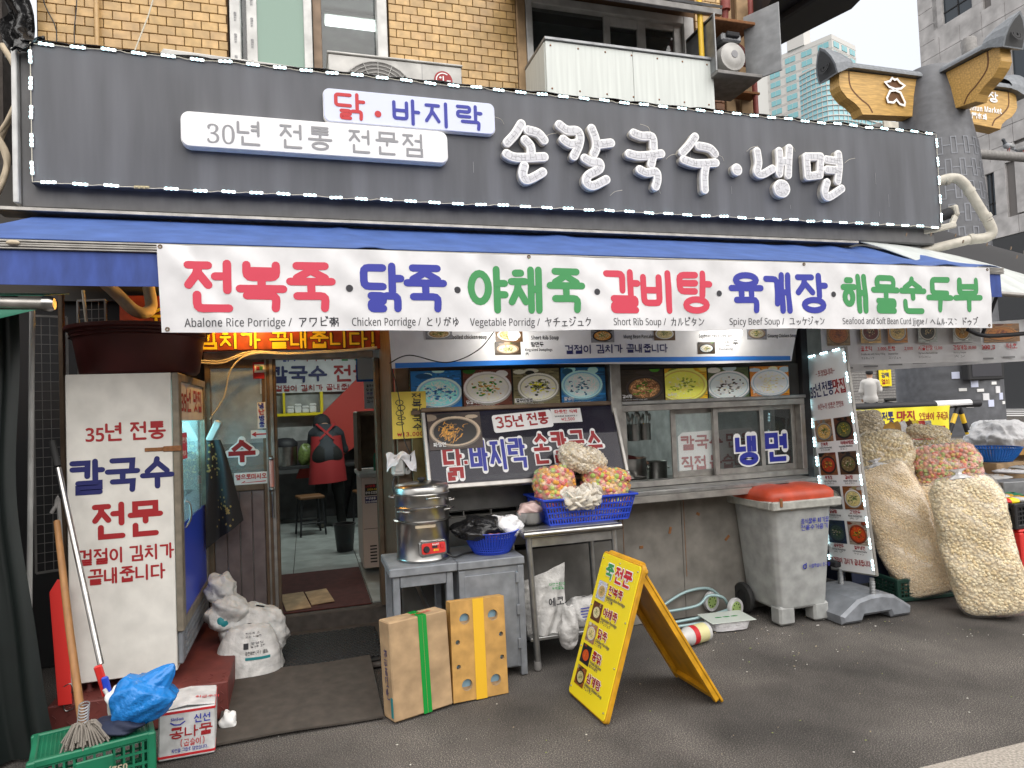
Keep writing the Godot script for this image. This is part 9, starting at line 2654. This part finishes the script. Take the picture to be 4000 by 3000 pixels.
# local frame: x outwards from the pillar, y up, z to the side that carries the print
func wing(called: String, label: String, X: Transform3D, L: float, kind: int) -> void:
	var t := thing(called, label, "sign board", X.origin)
	var B := Transform3D(X.basis, Vector3.ZERO)
	var st := S()
	var x0 := 0.52
	var pl := PackedVector2Array([V2(x0, 9.30), V2(L - 0.02, 9.27)])
	for q in [[0.0, 8.9], [0.06, 8.78], [0.22, 8.62], [0.42, 8.52], [0.57, 8.40], [0.64, 8.26]]: pl.append(V2(L - q[0], q[1]))
	pl.append(V2(x0, 8.36))
	prism(st, pl, -0.16, 0.16, B, 0.01); obj("board", st, M.wood, t)
	st = S()
	var gl := PackedVector2Array([V2(L - 0.30, 9.25), V2(L - 0.30, 9.0), V2(L - 0.38, 8.82), V2(L - 0.62, 8.62), V2(L - 0.82, 8.5), V2(L - 0.93, 8.34)])
	gl = PackedVector2Array(smooth(Array(gl), 5))
	for s in [-1.0, 1.0]: ribbon(st, gl, false, 0.02, func(l: Vector2): return B * V3(l.x, l.y, s * 0.163), B.basis * V3(0, 0, s))
	obj("groove_line", st, M.wood_dark, t)
	# tiled roof: a half round ridge with an upturned end cap
	st = S()
	sheet(st, 20, 12, func(u: float, v: float):
		var a := PI * v
		return B * V3(lerpf(x0 - 0.2, L - 0.25, u), 9.33 + 0.20 * sin(a), 0.28 * cos(a)))
	for s in [-1.0, 1.0]: quad(st, B * V3(x0 - 0.2, 9.31, s * 0.29), B * V3(L - 0.25, 9.31, s * 0.29), B * V3(L - 0.25, 9.37, s * 0.285), B * V3(x0 - 0.2, 9.37, s * 0.285), B.basis * V3(0, 0, s))
	quad(st, B * V3(x0 - 0.2, 9.31, -0.29), B * V3(L - 0.25, 9.31, -0.29), B * V3(L - 0.25, 9.31, 0.29), B * V3(x0 - 0.2, 9.31, 0.29), Vector3.DOWN)
	obj("roof_tile", st, M.roof_grey if M.has("roof_grey") else mat("roof_grey", lin(0.22, 0.24, 0.265), 0.45, 0.0, "dirt", Vector3.ONE * 1.5), t)
	st = S()
	# pointed arch section swept outwards and up
	var arch := [V2(-0.31, 0.0), V2(-0.31, 0.22), V2(-0.25, 0.42), V2(-0.13, 0.62), V2(0.0, 0.74), V2(0.13, 0.62), V2(0.25, 0.42), V2(0.31, 0.22), V2(0.31, 0.0)]
	var stations := [[L - 0.32, 9.30, 0.55, 0.0], [L - 0.16, 9.27, 0.72, 0.1], [L + 0.02, 9.18, 0.92, 0.2], [L + 0.16, 9.12, 1.0, 0.28]]
	for i in 3:
		for k in 9:
			var q := []
			for e in [[i, k], [i, (k + 1) % 9], [i + 1, (k + 1) % 9], [i + 1, k]]:
				var sn = stations[e[0]]; var a: Vector2 = arch[e[1]] * V2(0.8 + 0.2 * sn[2], sn[2])
				q.append(B * V3(sn[0] + a.y * sn[3], sn[1] + a.y, a.x))
			quad(st, q[0], q[1], q[2], q[3], (q[0] + q[2]) * 0.5 - B * V3(stations[i][0], 9.45, 0))
	for k in range(1, 8): ftri(st, B * V3(L + 0.16, 9.12, -0.31), B * V3(L + 0.16 + arch[k].y * 0.28, 9.12 + arch[k].y, arch[k].x), B * V3(L + 0.16 + arch[k + 1].y * 0.28, 9.12 + arch[k + 1].y, arch[k + 1].x), B.basis.x)
	obj("end_cap", st, M.roof_grey, t)
	st = S()
	for k in range(1, 8): ftri(st, B * V3(L + 0.172, 9.15, -0.26), B * V3(L + 0.172 + arch[k].y * 0.245, 9.15 + arch[k].y * 0.86, arch[k].x * 0.84), B * V3(L + 0.172 + arch[k + 1].y * 0.245, 9.15 + arch[k + 1].y * 0.86, arch[k + 1].x * 0.84), B.basis.x)
	obj("cap_face", st, M.granite_dark if M.has("granite_dark") else mat("granite_dark", lin(0.055, 0.057, 0.06), 0.5, 0.0, "grain", Vector3.ONE), t)
	st = S()
	var face := PackedVector2Array()
	for k in 14: face.append(V2(0.14 * cos(TAU * k / 14.0), 0.14 * sin(TAU * k / 14.0)))
	var fb := B * Transform3D(Basis(Vector3.BACK, 0.28) * Basis(Vector3.UP, PI / 2), V3(L + 0.245, 9.38, 0))
	ribbon(st, face, true, 0.02, func(l: Vector2): return fb * V3(l.x, l.y, 0.02), fb.basis.z); ribbon(st, face, true, 0.045, func(l: Vector2): return fb * (V3(l.x, l.y, 0.0) * 0.5 + V3(0, 0, 0.02)), fb.basis.z); obj("cap_medallion", st, M.near_black, t)
	if kind == 0:
		# emblem on the street side
		var E := B * Transform3D(Basis(Vector3.UP, PI), V3(1.33, 8.93, -0.162))
		for sh in [[V2(-0.30, 0.16), V2(-0.15, 0.20), V2(-0.07, 0.29), V2(0.0, 0.25), V2(0.08, 0.28), V2(0.16, 0.20), V2(0.30, 0.14), V2(0.18, 0.05), V2(0.0, 0.02), V2(-0.18, 0.06)], [V2(-0.16, -0.04), V2(0.0, -0.01), V2(0.16, -0.05), V2(0.28, -0.28), V2(0.26, -0.36), V2(0.12, -0.34), V2(0.02, -0.24), V2(-0.08, -0.32), V2(-0.24, -0.32), V2(-0.27, -0.22)]]:
			st = S()
			ribbon(st, PackedVector2Array(sh), true, 0.026, func(l: Vector2): return E * V3(l.x, l.y, 0.05), E.basis.z); obj("emblem_line", st, M.letter_rim, t)
			st = S(); prism(st, PackedVector2Array(sh), 0.004, 0.012, E); obj("emblem_ground", st, M.wood_dark, t)
	elif kind == 2:
		letters("lettering", t, M.letter_rim, "남대문시장", B * V3(0.15, 8.94, 0.175), 0.28, 1.95, {"weight": 0.16, "gap": 0.08})
		letters("lettering", t, M.letter_rim, "Namdaemun Market", B * V3(0.42, 8.66, 0.175), 0.20, 1.75)
		letters("lettering", t, M.letter_rim, "大門市場", B * V3(0.95, 8.45, 0.175), 0.17, 0.7, {"weight": 0.13})

# ---------- what lies beyond ----------
func background() -> void:
	var st := S()
	# rising street at the right
	sheet(st, 60, 24, func(u: float, v: float):
		var x := lerpf(4.9, 60.0, u * u)
		return V3(x, rise(x) - 0.002, lerpf(-60.0, 6.0, v)))
	struct("rising_road", st, M.tar)
	for k in 6:
		st = S()
		for j in 12:
			var z0 := -30.0 + j * 1.5
			var x := 24.0 + k * 1.9
			quad(st, V3(x, rise(x) + 0.006, z0), V3(x + 0.95, rise(x) + 0.006, z0), V3(x + 0.95, rise(x) + 0.006, z0 + 1.5), V3(x, rise(x) + 0.006, z0 + 1.5), Vector3.UP)
		struct("crossing_stripe", st, M.white_ink)
	st = S(); bxx(st, 37.0, 37.3, 0.5, 0.76, -60, 0, 0.02); bxx(st, 37.3, 60, 0.5, 0.74, -60, 0); struct("far_pavement", st, M.concrete)
	# granite half round block
	var t := thing("granite_block", "rounded pale granite kerb block behind the stall", "stone block", V3(10.95, 0.18, -9.35), -0.35)
	st = S()
	sheet(st, 20, 14, func(u: float, v: float):
		var a := PI * v
		var e := 1.0 - pow(absf(u * 2 - 1), 8.0) * 0.35
		return V3(lerpf(-1.0, 0.75, u), 0.55 * sin(a) * e, 0.42 * cos(a) * e)); obj("stone", st, M.granite if M.has("granite") else mat("granite", lin(0.40, 0.37, 0.34), 0.8, 0.0, "grain", Vector3.ONE * 6.0), t)
	st = S()
	var pts := []
	for k in 13: pts.append(V3(0.35, 0.552 * sin(PI * k / 12.0), 0.422 * cos(PI * k / 12.0)))
	tube(st, pts, 0.008, 4, false); obj("joint", st, M.near_black, t)
	t = carton("brown_carton", "brown carton with an open flap behind the blue basket", V3(8.75, 0.25, -6.6), -0.5, V3(0.7, 0.55, 0.5), M.carton)
	st = S(); box(st, V3(-0.1, 0.62, 0.3), V3(0.66, 0.01, 0.3), 0.002, Basis(Vector3.RIGHT, 0.9)); obj("flap", st, M.carton_orange, t)
	t = thing("white_rubbish_bag", "swollen white rubbish bag on the carton at the right edge", "rubbish bag", V3(8.55, 0.80, -6.6))
	so("film", M.film_white, t, V3(0.36, 0.2, 0.3), 2.2, 0.08)
	# man with a phone
	t = thing("person", "man in a light grey jacket looking at his phone beyond the barrier", "person", V3(16.8, rise(16.8), -17.0), -0.75)
	var jk := Color(0.60, 0.59, 0.57); var tr := Color(0.02, 0.02, 0.024); var sk := Color(0.5, 0.3, 0.21)
	st = S()
	body(st, [[V3(-0.09, 0.06, 0), V3(-0.09, 0.5, 0.01), 0.055, 0.075, tr], [V3(-0.09, 0.5, 0.01), V3(-0.08, 0.86, 0), 0.08, 0.105, tr], [V3(0.1, 0.06, 0.03), V3(0.09, 0.5, 0.0), 0.055, 0.075, tr], [V3(0.09, 0.5, 0.0), V3(0.08, 0.86, 0), 0.08, 0.105, tr],
		[V3(-0.1, 0.035, 0.0), V3(-0.1, 0.03, -0.16), 0.04, 0.034, tr], [V3(0.1, 0.035, 0.03), V3(0.11, 0.03, -0.13), 0.04, 0.034, tr],
		[V3(-0.05, 0.86, 0), V3(0.05, 0.86, 0), 0.155, 0.155, jk], [V3(0, 0.95, 0), V3(0, 1.3, 0.02), 0.17, 0.18, jk], [V3(-0.14, 1.4, 0.02), V3(0.14, 1.4, 0.02), 0.085, 0.085, jk], [V3(0, 1.36, 0.02), V3(0, 1.46, 0.0), 0.12, 0.07, jk],
		[V3(0, 1.48, 0), V3(0, 1.54, -0.02), 0.055, 0.055, sk], [V3(0, 1.66, -0.02), V3(0, 1.59, -0.05), 0.098, 0.082, sk], [V3(0, 1.62, -0.135), V3(0, 1.6, -0.15), 0.016, 0.014, sk],
		[V3(0.2, 1.38, 0.02), V3(0.26, 1.12, -0.04), 0.07, 0.062, jk], [V3(0.26, 1.12, -0.04), V3(0.3, 1.16, -0.28), 0.06, 0.048, jk], [V3(0.3, 1.17, -0.3), V3(0.3, 1.2, -0.37), 0.035, 0.035, sk], [V3(0.28, 1.21, -0.37), V3(0.27, 1.25, -0.42), 0.012, 0.01, sk], [V3(0.31, 1.21, -0.38), V3(0.31, 1.25, -0.43), 0.012, 0.01, sk], [V3(0.33, 1.2, -0.37), V3(0.34, 1.24, -0.41), 0.012, 0.01, sk],
		[V3(-0.2, 1.38, 0.02), V3(-0.26, 1.1, 0.0), 0.07, 0.062, jk], [V3(-0.26, 1.1, 0.0), V3(-0.24, 0.9, -0.1), 0.06, 0.048, jk], [V3(-0.24, 0.88, -0.1), V3(-0.23, 0.8, -0.12), 0.035, 0.03, sk]], 0.02, 0.05)
	obj("body", st, M.figure, t)
	st = S(); ell(st, V3(0, 1.69, -0.005), V3(0.108, 0.095, 0.115), 16, 10); obj("hair", st, M.near_black, t)
	t = thing("phone", "dark phone in the man's hand", "phone", t.transform * V3(0.3, 1.26, -0.44), -0.75)
	st = S(); box(st, Vector3.ZERO, V3(0.075, 0.012, 0.15), 0.004, Basis(Vector3.RIGHT, 0.35)); obj("case", st, M.charcoal, t)
	# shuttered shop, sign and scooter across the street
	t = thing("shuttered_shop", "grey roller shutter of a closed shop across the street", "shop front", V3(20.5, 0.55, -22.2))
	for k in 26:
		bo("slat", M.galv_dull, t, -1.2, 6.6, 0.15 + k * 0.11, 0.15 + k * 0.11 + 0.1, -0.06, 0.0 + 0.012 * (k % 2), 0.01)
	st = S(); bxx(st, -1.3, -1.2, 0, 3.2, -0.2, 0.1); bxx(st, 6.6, 6.9, 0, 5.2, -0.2, 0.1); bxx(st, -1.3, 6.9, 3.05, 5.2, -0.3, 0.15); obj("frame", st, M.concrete_dark, t)
	for k in 4:
		bo("step", M.granite, t, -1.6 - 0.1 * k, 1.0, 0.0 + 0.18 * k, 0.17 + 0.18 * k, 0.1, 1.6 - 0.35 * k, 0.01)
	t = thing("yellow_wall_sign", "narrow yellow sign with blue lettering on the shutter", "sign", V3(22.3, 1.85, -22.1))
	bo("panel", M.board_yellow, t, 0, 0.62, 0, 0.92, 0, 0.03, 0.004)
	for k in 3: letters("lettering", t, M.navy if k < 2 else M.dark_red, ["구두", "광택", "열쇠"][k], V3(0.1, 0.6 - 0.26 * k, 0.035), 0.22, 0.42, {"weight": 0.14})
	t = thing("scooter", "dark scooter parked behind the pillar", "scooter", V3(20.3, 0.58, -19.0), -0.7)
	for x in [-0.55, 0.55]:
		var wh := Node3D.new()
		wh.name = "wheel"; t.add_child(wh, true); wh.position = V3(x, 0.25, 0)
		lo("tyre", M.rubber, wh, [[0.16, -0.05], [0.24, -0.05], [0.25, 0], [0.24, 0.05], [0.16, 0.05], [0.16, -0.05]], 24, Transform3D(Basis(Vector3.RIGHT, PI / 2), Vector3.ZERO))
		lo("rim", M.galv, wh, [[0, -0.03], [0.159, -0.03], [0.159, 0.03], [0, 0.03]], 18, Transform3D(Basis(Vector3.RIGHT, PI / 2), Vector3.ZERO))
	st = S(); body(st, [[V3(-0.6, 0.55, 0), V3(-0.1, 0.45, 0), 0.16, 0.14, Color.WHITE], [V3(-0.1, 0.35, 0), V3(0.35, 0.35, 0), 0.1, 0.1, Color.WHITE], [V3(0.4, 0.4, 0), V3(0.5, 0.85, 0), 0.13, 0.1, Color.WHITE]], 0.035, 0.08); obj("fairing", st, M.black_paint, t)
	st = S(); box(st, V3(-0.35, 0.76, 0), V3(0.65, 0.1, 0.26), 0.04); obj("seat", st, M.rubber, t)
	to("handlebar", M.black_paint, t, smooth([V3(0.42, 1.05, -0.3), V3(0.5, 1.02, 0), V3(0.42, 1.05, 0.3)], 4), 0.02, 8)
	st = S(); ell(st, V3(0.6, 0.85, 0), V3(0.06, 0.08, 0.08), 10, 8); obj("headlight", st, M.steel, t)
	# planting and dark shop front beyond the crossing
	t = thing("dark_arcade", "dim glazed building front beyond the crossing", "building", V3(44.0, 0.7, -34.0), -0.7)
	bo("wall", M.wall_dark, t, -12, 12, 0, 9, -3, 0)
	for k in 10:
		bo("window", M.pane_tint, t, -11.5 + k * 2.3, -9.5 + k * 2.3, 0.6, 3.4, 0.02, 0.06)
		bo("mullion", M.wood_pole, t, -9.4 + k * 2.3, -9.25 + k * 2.3, 0, 3.6, 0.01, 0.15)
	plants()
	towers()

func leaf_cloud(called: String, parent: Node, c: Vector3, r: Vector3, n: int, size: float, m: Material) -> void:
	var q := S()
	for k in 3:
		var a := TAU * k / 3.0
		var d := V3(cos(a), 0.3, sin(a))
		var s := V3(-sin(a), 0.2, cos(a))
		quad(q, Vector3.ZERO, d * 0.5 + s * 0.22, d, d * 0.5 - s * 0.22, Vector3.UP)
	var xf := []
	for k in n:
		var p := V3(rng.randfn(0, 0.45), rng.randfn(0, 0.45), rng.randfn(0, 0.45))
		if p.length() > 1.1: p = p.normalized() * rng.randf_range(0.6, 1.1)
		xf.append(Transform3D(Basis.from_euler(V3(rng.randf() * 6, rng.randf() * 6, rng.randf() * 6)).scaled_local(Vector3.ONE * size * rng.randf_range(0.6, 1.3)), c + p * r))
	multi(called, q.commit(), xf, m, parent)

func plants() -> void:
	mat("leaf_dark", lin(0.045, 0.075, 0.025), 0.6)
	mat("leaf_warm", lin(0.16, 0.11, 0.045), 0.7)
	for k in 7:
		var at := V3(37.0 + 1.7 * k, 0.74, -30.5 + 1.9 * k)
		var t := thing("hedge_shrub", "clipped dark green hedge shrub beyond the crossing, %s from the pillar" % ["first", "second", "third", "fourth", "fifth", "sixth", "seventh"][k], "shrub", at, 0.0, "hedge along the far pavement")
		leaf_cloud("foliage", t, V3(0, 0.4, 0), V3(1.2, 0.42, 0.7), 420, 0.22, M.leaf_dark)
	for k in 4:
		var at := V3(39.5 + 2.2 * k, 0.74, -30.0 + 2.4 * k)
		var t := thing("brown_bush", "sparse reddish brown bush behind the hedge, %s in the row" % ["first", "second", "third", "fourth"][k], "bush", at, 0.0, "bushes behind the hedge")
		var st := S()
		for j in 9:
			var a := TAU * j / 9.0
			tube(st, smooth([Vector3.ZERO, V3(cos(a) * 0.3, 0.8, sin(a) * 0.3), V3(cos(a) * 0.8, 1.6 + 0.3 * (j % 3), sin(a) * 0.8)], 3), [0.03, 0.028, 0.025, 0.02, 0.016, 0.012, 0.008], 5)
		obj("stem", st, M.wood_dark, t)
		leaf_cloud("foliage", t, V3(0, 1.2, 0), V3(1.0, 0.7, 1.0), 260, 0.16, M.leaf_warm)

func towers() -> void:
	var st := S()
	mat("stone_grey", lin(0.57, 0.555, 0.55), 0.75, 0.0, "blotch", Vector3.ONE * 0.25)
	mat("stone_joint", lin(0.17, 0.16, 0.155), 0.9)
	mat("window_dark", lin(0.035, 0.045, 0.055), 0.12)
	mat("tower_stone", lin(0.52, 0.51, 0.49), 0.8)  # tower colours lightened to stand in for distance haze
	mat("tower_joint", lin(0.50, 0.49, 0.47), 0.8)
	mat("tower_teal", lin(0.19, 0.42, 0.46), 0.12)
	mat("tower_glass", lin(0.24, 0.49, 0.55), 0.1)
	# grey stone building facing the street
	var t := thing("stone_building", "grey stone clad office building at the right edge", "building", V3(32.0, 0, 0))
	bxx(st, 0.14, 8.0, 0.5, 40.0, -27.75, -10.0); obj("core", st, M.stone_joint, t)
	var wins := [[-26.3, -24.7, 20.4, 23.0], [-26.2, -24.2, 15.9, 18.2], [-23.2, -21.6, 20.2, 22.8], [-23.0, -21.4, 15.2, 17.6], [-24.6, -24.15, 9.9, 12.0], [-22.6, -20.8, 10.2, 12.4], [-20.2, -18.6, 15.0, 17.4], [-20.2, -18.4, 10.0, 12.2]]
	var pw := 1.15
	var pm := S(); box(pm, Vector3.ZERO, V3(0.12, 0.84, pw - 0.02), 0.006)
	var pmesh := pm.commit()
	var cnt := 0
	for i in 9:
		for j in 18:
			var z := -27.15 + pw * i
			var y := 9.2 + 0.86 * j
			var hit := false
			for q in wins: if z + pw * 0.5 > q[0] and z - pw * 0.5 < q[1] and y + 0.43 > q[2] and y - 0.43 < q[3]: hit = true
			if hit: continue
			inst("stone_panel", pmesh, M.stone_grey, t, Transform3D(Basis(), V3(0.06, y, z)))
			cnt += 1
	bo("granite_base", M.granite_dark, t, 0.02, 0.12, 0.5, 8.75, -27.75, -10.0)
	for k in 4:
		bo("relief_plaque", M.concrete, t, -0.02, 0.018, 7.2, 7.9, -23.0 + 1.6 * k, -22.4 + 1.6 * k, 0.01)
	for q in wins:
		st = S()
		# stone reveal round each recessed window
		bxx(st, -0.001, 0.35, q[2] - 0.5, q[2], q[0] - 0.55, q[1] + 0.55, 0.01); bxx(st, -0.001, 0.35, q[3], q[3] + 0.5, q[0] - 0.55, q[1] + 0.55, 0.01)
		bxx(st, 0.0, 0.35, q[2], q[3], q[0] - 0.55, q[0], 0.01); bxx(st, 0.0, 0.35, q[2], q[3], q[1], q[1] + 0.55, 0.01)
		var wn := obj("window", st, M.stone_grey, t)
		bo("pane", M.window_dark, wn, 0.137, 0.139, q[2], q[3], q[0], q[1])
		st = S(); bxx(st, 0.10, 0.136, q[2], q[3], (q[0] + q[1]) / 2 - 0.03, (q[0] + q[1]) / 2 + 0.03); bxx(st, 0.10, 0.136, q[2] + 0.6, q[2] + 0.65, q[0], q[1]); obj("bar", st, M.near_black, wn)
	# far office tower, clad in stone, its colours paled for haze, with teal windows
	t = thing("office_tower", "distant stone office tower with teal windows, haze in its pale colours", "tower", V3(195.8, 0, -206.9))
	var A := Vector3.ZERO
	var Lf := V3(-11.3, 0, -23.4)
	var Rt := V3(16.3, 0, -5.2)
	var H := 139.0
	st = S()
	var base := PackedVector2Array([V2(0, 0), V2(Rt.x, -Rt.z), V2(Rt.x + Lf.x - 12, -Rt.z - Lf.z + 8), V2(Lf.x - 6, -Lf.z + 2), V2(Lf.x, -Lf.z)])
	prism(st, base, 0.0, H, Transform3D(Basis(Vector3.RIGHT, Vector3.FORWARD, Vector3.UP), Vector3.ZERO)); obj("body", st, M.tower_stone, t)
	st = S()
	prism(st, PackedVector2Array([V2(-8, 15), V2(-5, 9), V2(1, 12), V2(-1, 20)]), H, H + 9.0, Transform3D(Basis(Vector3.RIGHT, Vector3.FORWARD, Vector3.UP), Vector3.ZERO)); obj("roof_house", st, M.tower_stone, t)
	for face in [[Lf, 4], [Rt, 3]]:
		var d: Vector3 = face[0]
		var n := V3(d.z, 0, -d.x).normalized()
		if n.dot(V3(-195.8, 0, 206.9)) < 0: n = -n
		var u := d.normalized()
		var len := d.length()
		for j in 11:
			var y := H - 3.4 - j * 3.75
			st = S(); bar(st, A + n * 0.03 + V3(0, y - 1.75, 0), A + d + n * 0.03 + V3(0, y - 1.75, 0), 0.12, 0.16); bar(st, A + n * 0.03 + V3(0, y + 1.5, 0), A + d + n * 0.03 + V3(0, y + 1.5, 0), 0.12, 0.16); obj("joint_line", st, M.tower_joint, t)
			for k in face[1]:
				var c: Vector3 = A + u * len * ((k + 0.5) / face[1]) + V3(0, y - 0.15, 0) + n * 0.12
				st = S(); box(st, c, V3(len / face[1] * 0.62, 2.1, 0.2), 0.0, Basis(u, Vector3.UP, u.cross(Vector3.UP)))
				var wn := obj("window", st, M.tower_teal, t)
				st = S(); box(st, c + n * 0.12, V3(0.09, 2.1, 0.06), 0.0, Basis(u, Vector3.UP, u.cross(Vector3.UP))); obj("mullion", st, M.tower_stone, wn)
	# curved glass tower in front of it
	t = thing("glass_tower", "distant curved teal glass tower before the stone one", "tower", V3(166.5, 0, -191.6))
	var gp := [V3(0, 0, 0), V3(0.8, 0, 4.5), V3(3.0, 0, 9.0), V3(8, 0, 10.6), V3(13, 0, 10.2), V3(18.4, 0, 9.2), V3(28, 0, 7)]
	var gpoly := PackedVector2Array()
	var path := smooth(gp, 3)
	for q in path: gpoly.append(V2(q.x, -q.z))
	gpoly.append(V2(32, 14)); gpoly.append(V2(17, 14))
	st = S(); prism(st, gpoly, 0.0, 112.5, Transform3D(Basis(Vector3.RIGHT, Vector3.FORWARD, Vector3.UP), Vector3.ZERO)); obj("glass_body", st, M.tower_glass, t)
	for j in 22:
		st = S()
		var y := 112.0 - j * 1.75
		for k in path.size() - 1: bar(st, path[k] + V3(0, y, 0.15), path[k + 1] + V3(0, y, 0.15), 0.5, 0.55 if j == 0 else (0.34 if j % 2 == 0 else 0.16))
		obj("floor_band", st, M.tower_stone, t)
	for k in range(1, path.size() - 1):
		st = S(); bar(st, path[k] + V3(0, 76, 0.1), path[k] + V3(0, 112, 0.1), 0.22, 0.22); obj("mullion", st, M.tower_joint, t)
	# buildings across the street behind the viewer, mirrored in the shop glass
	t = thing("opposite_building", "plain brick building across the street behind the viewer", "building", V3(0, 0, 20.0))
	bo("wall", mat("opposite_wall", lin(0.36, 0.33, 0.30), 0.85), t, -22, 26, 0, 9.5, 0, 8)
	for i in 12:
		for j in 2:
			bo("window", M.window_dark, t, -20 + i * 3.8, -17.8 + i * 3.8, 4.2 + j * 3.0, 6.0 + j * 3.0, -0.05, -0.01)
		bo("shop_window", M.window_dark, t, -20.6 + i * 3.8, -17.2 + i * 3.8, 0.2, 3.0, -0.06, -0.01)
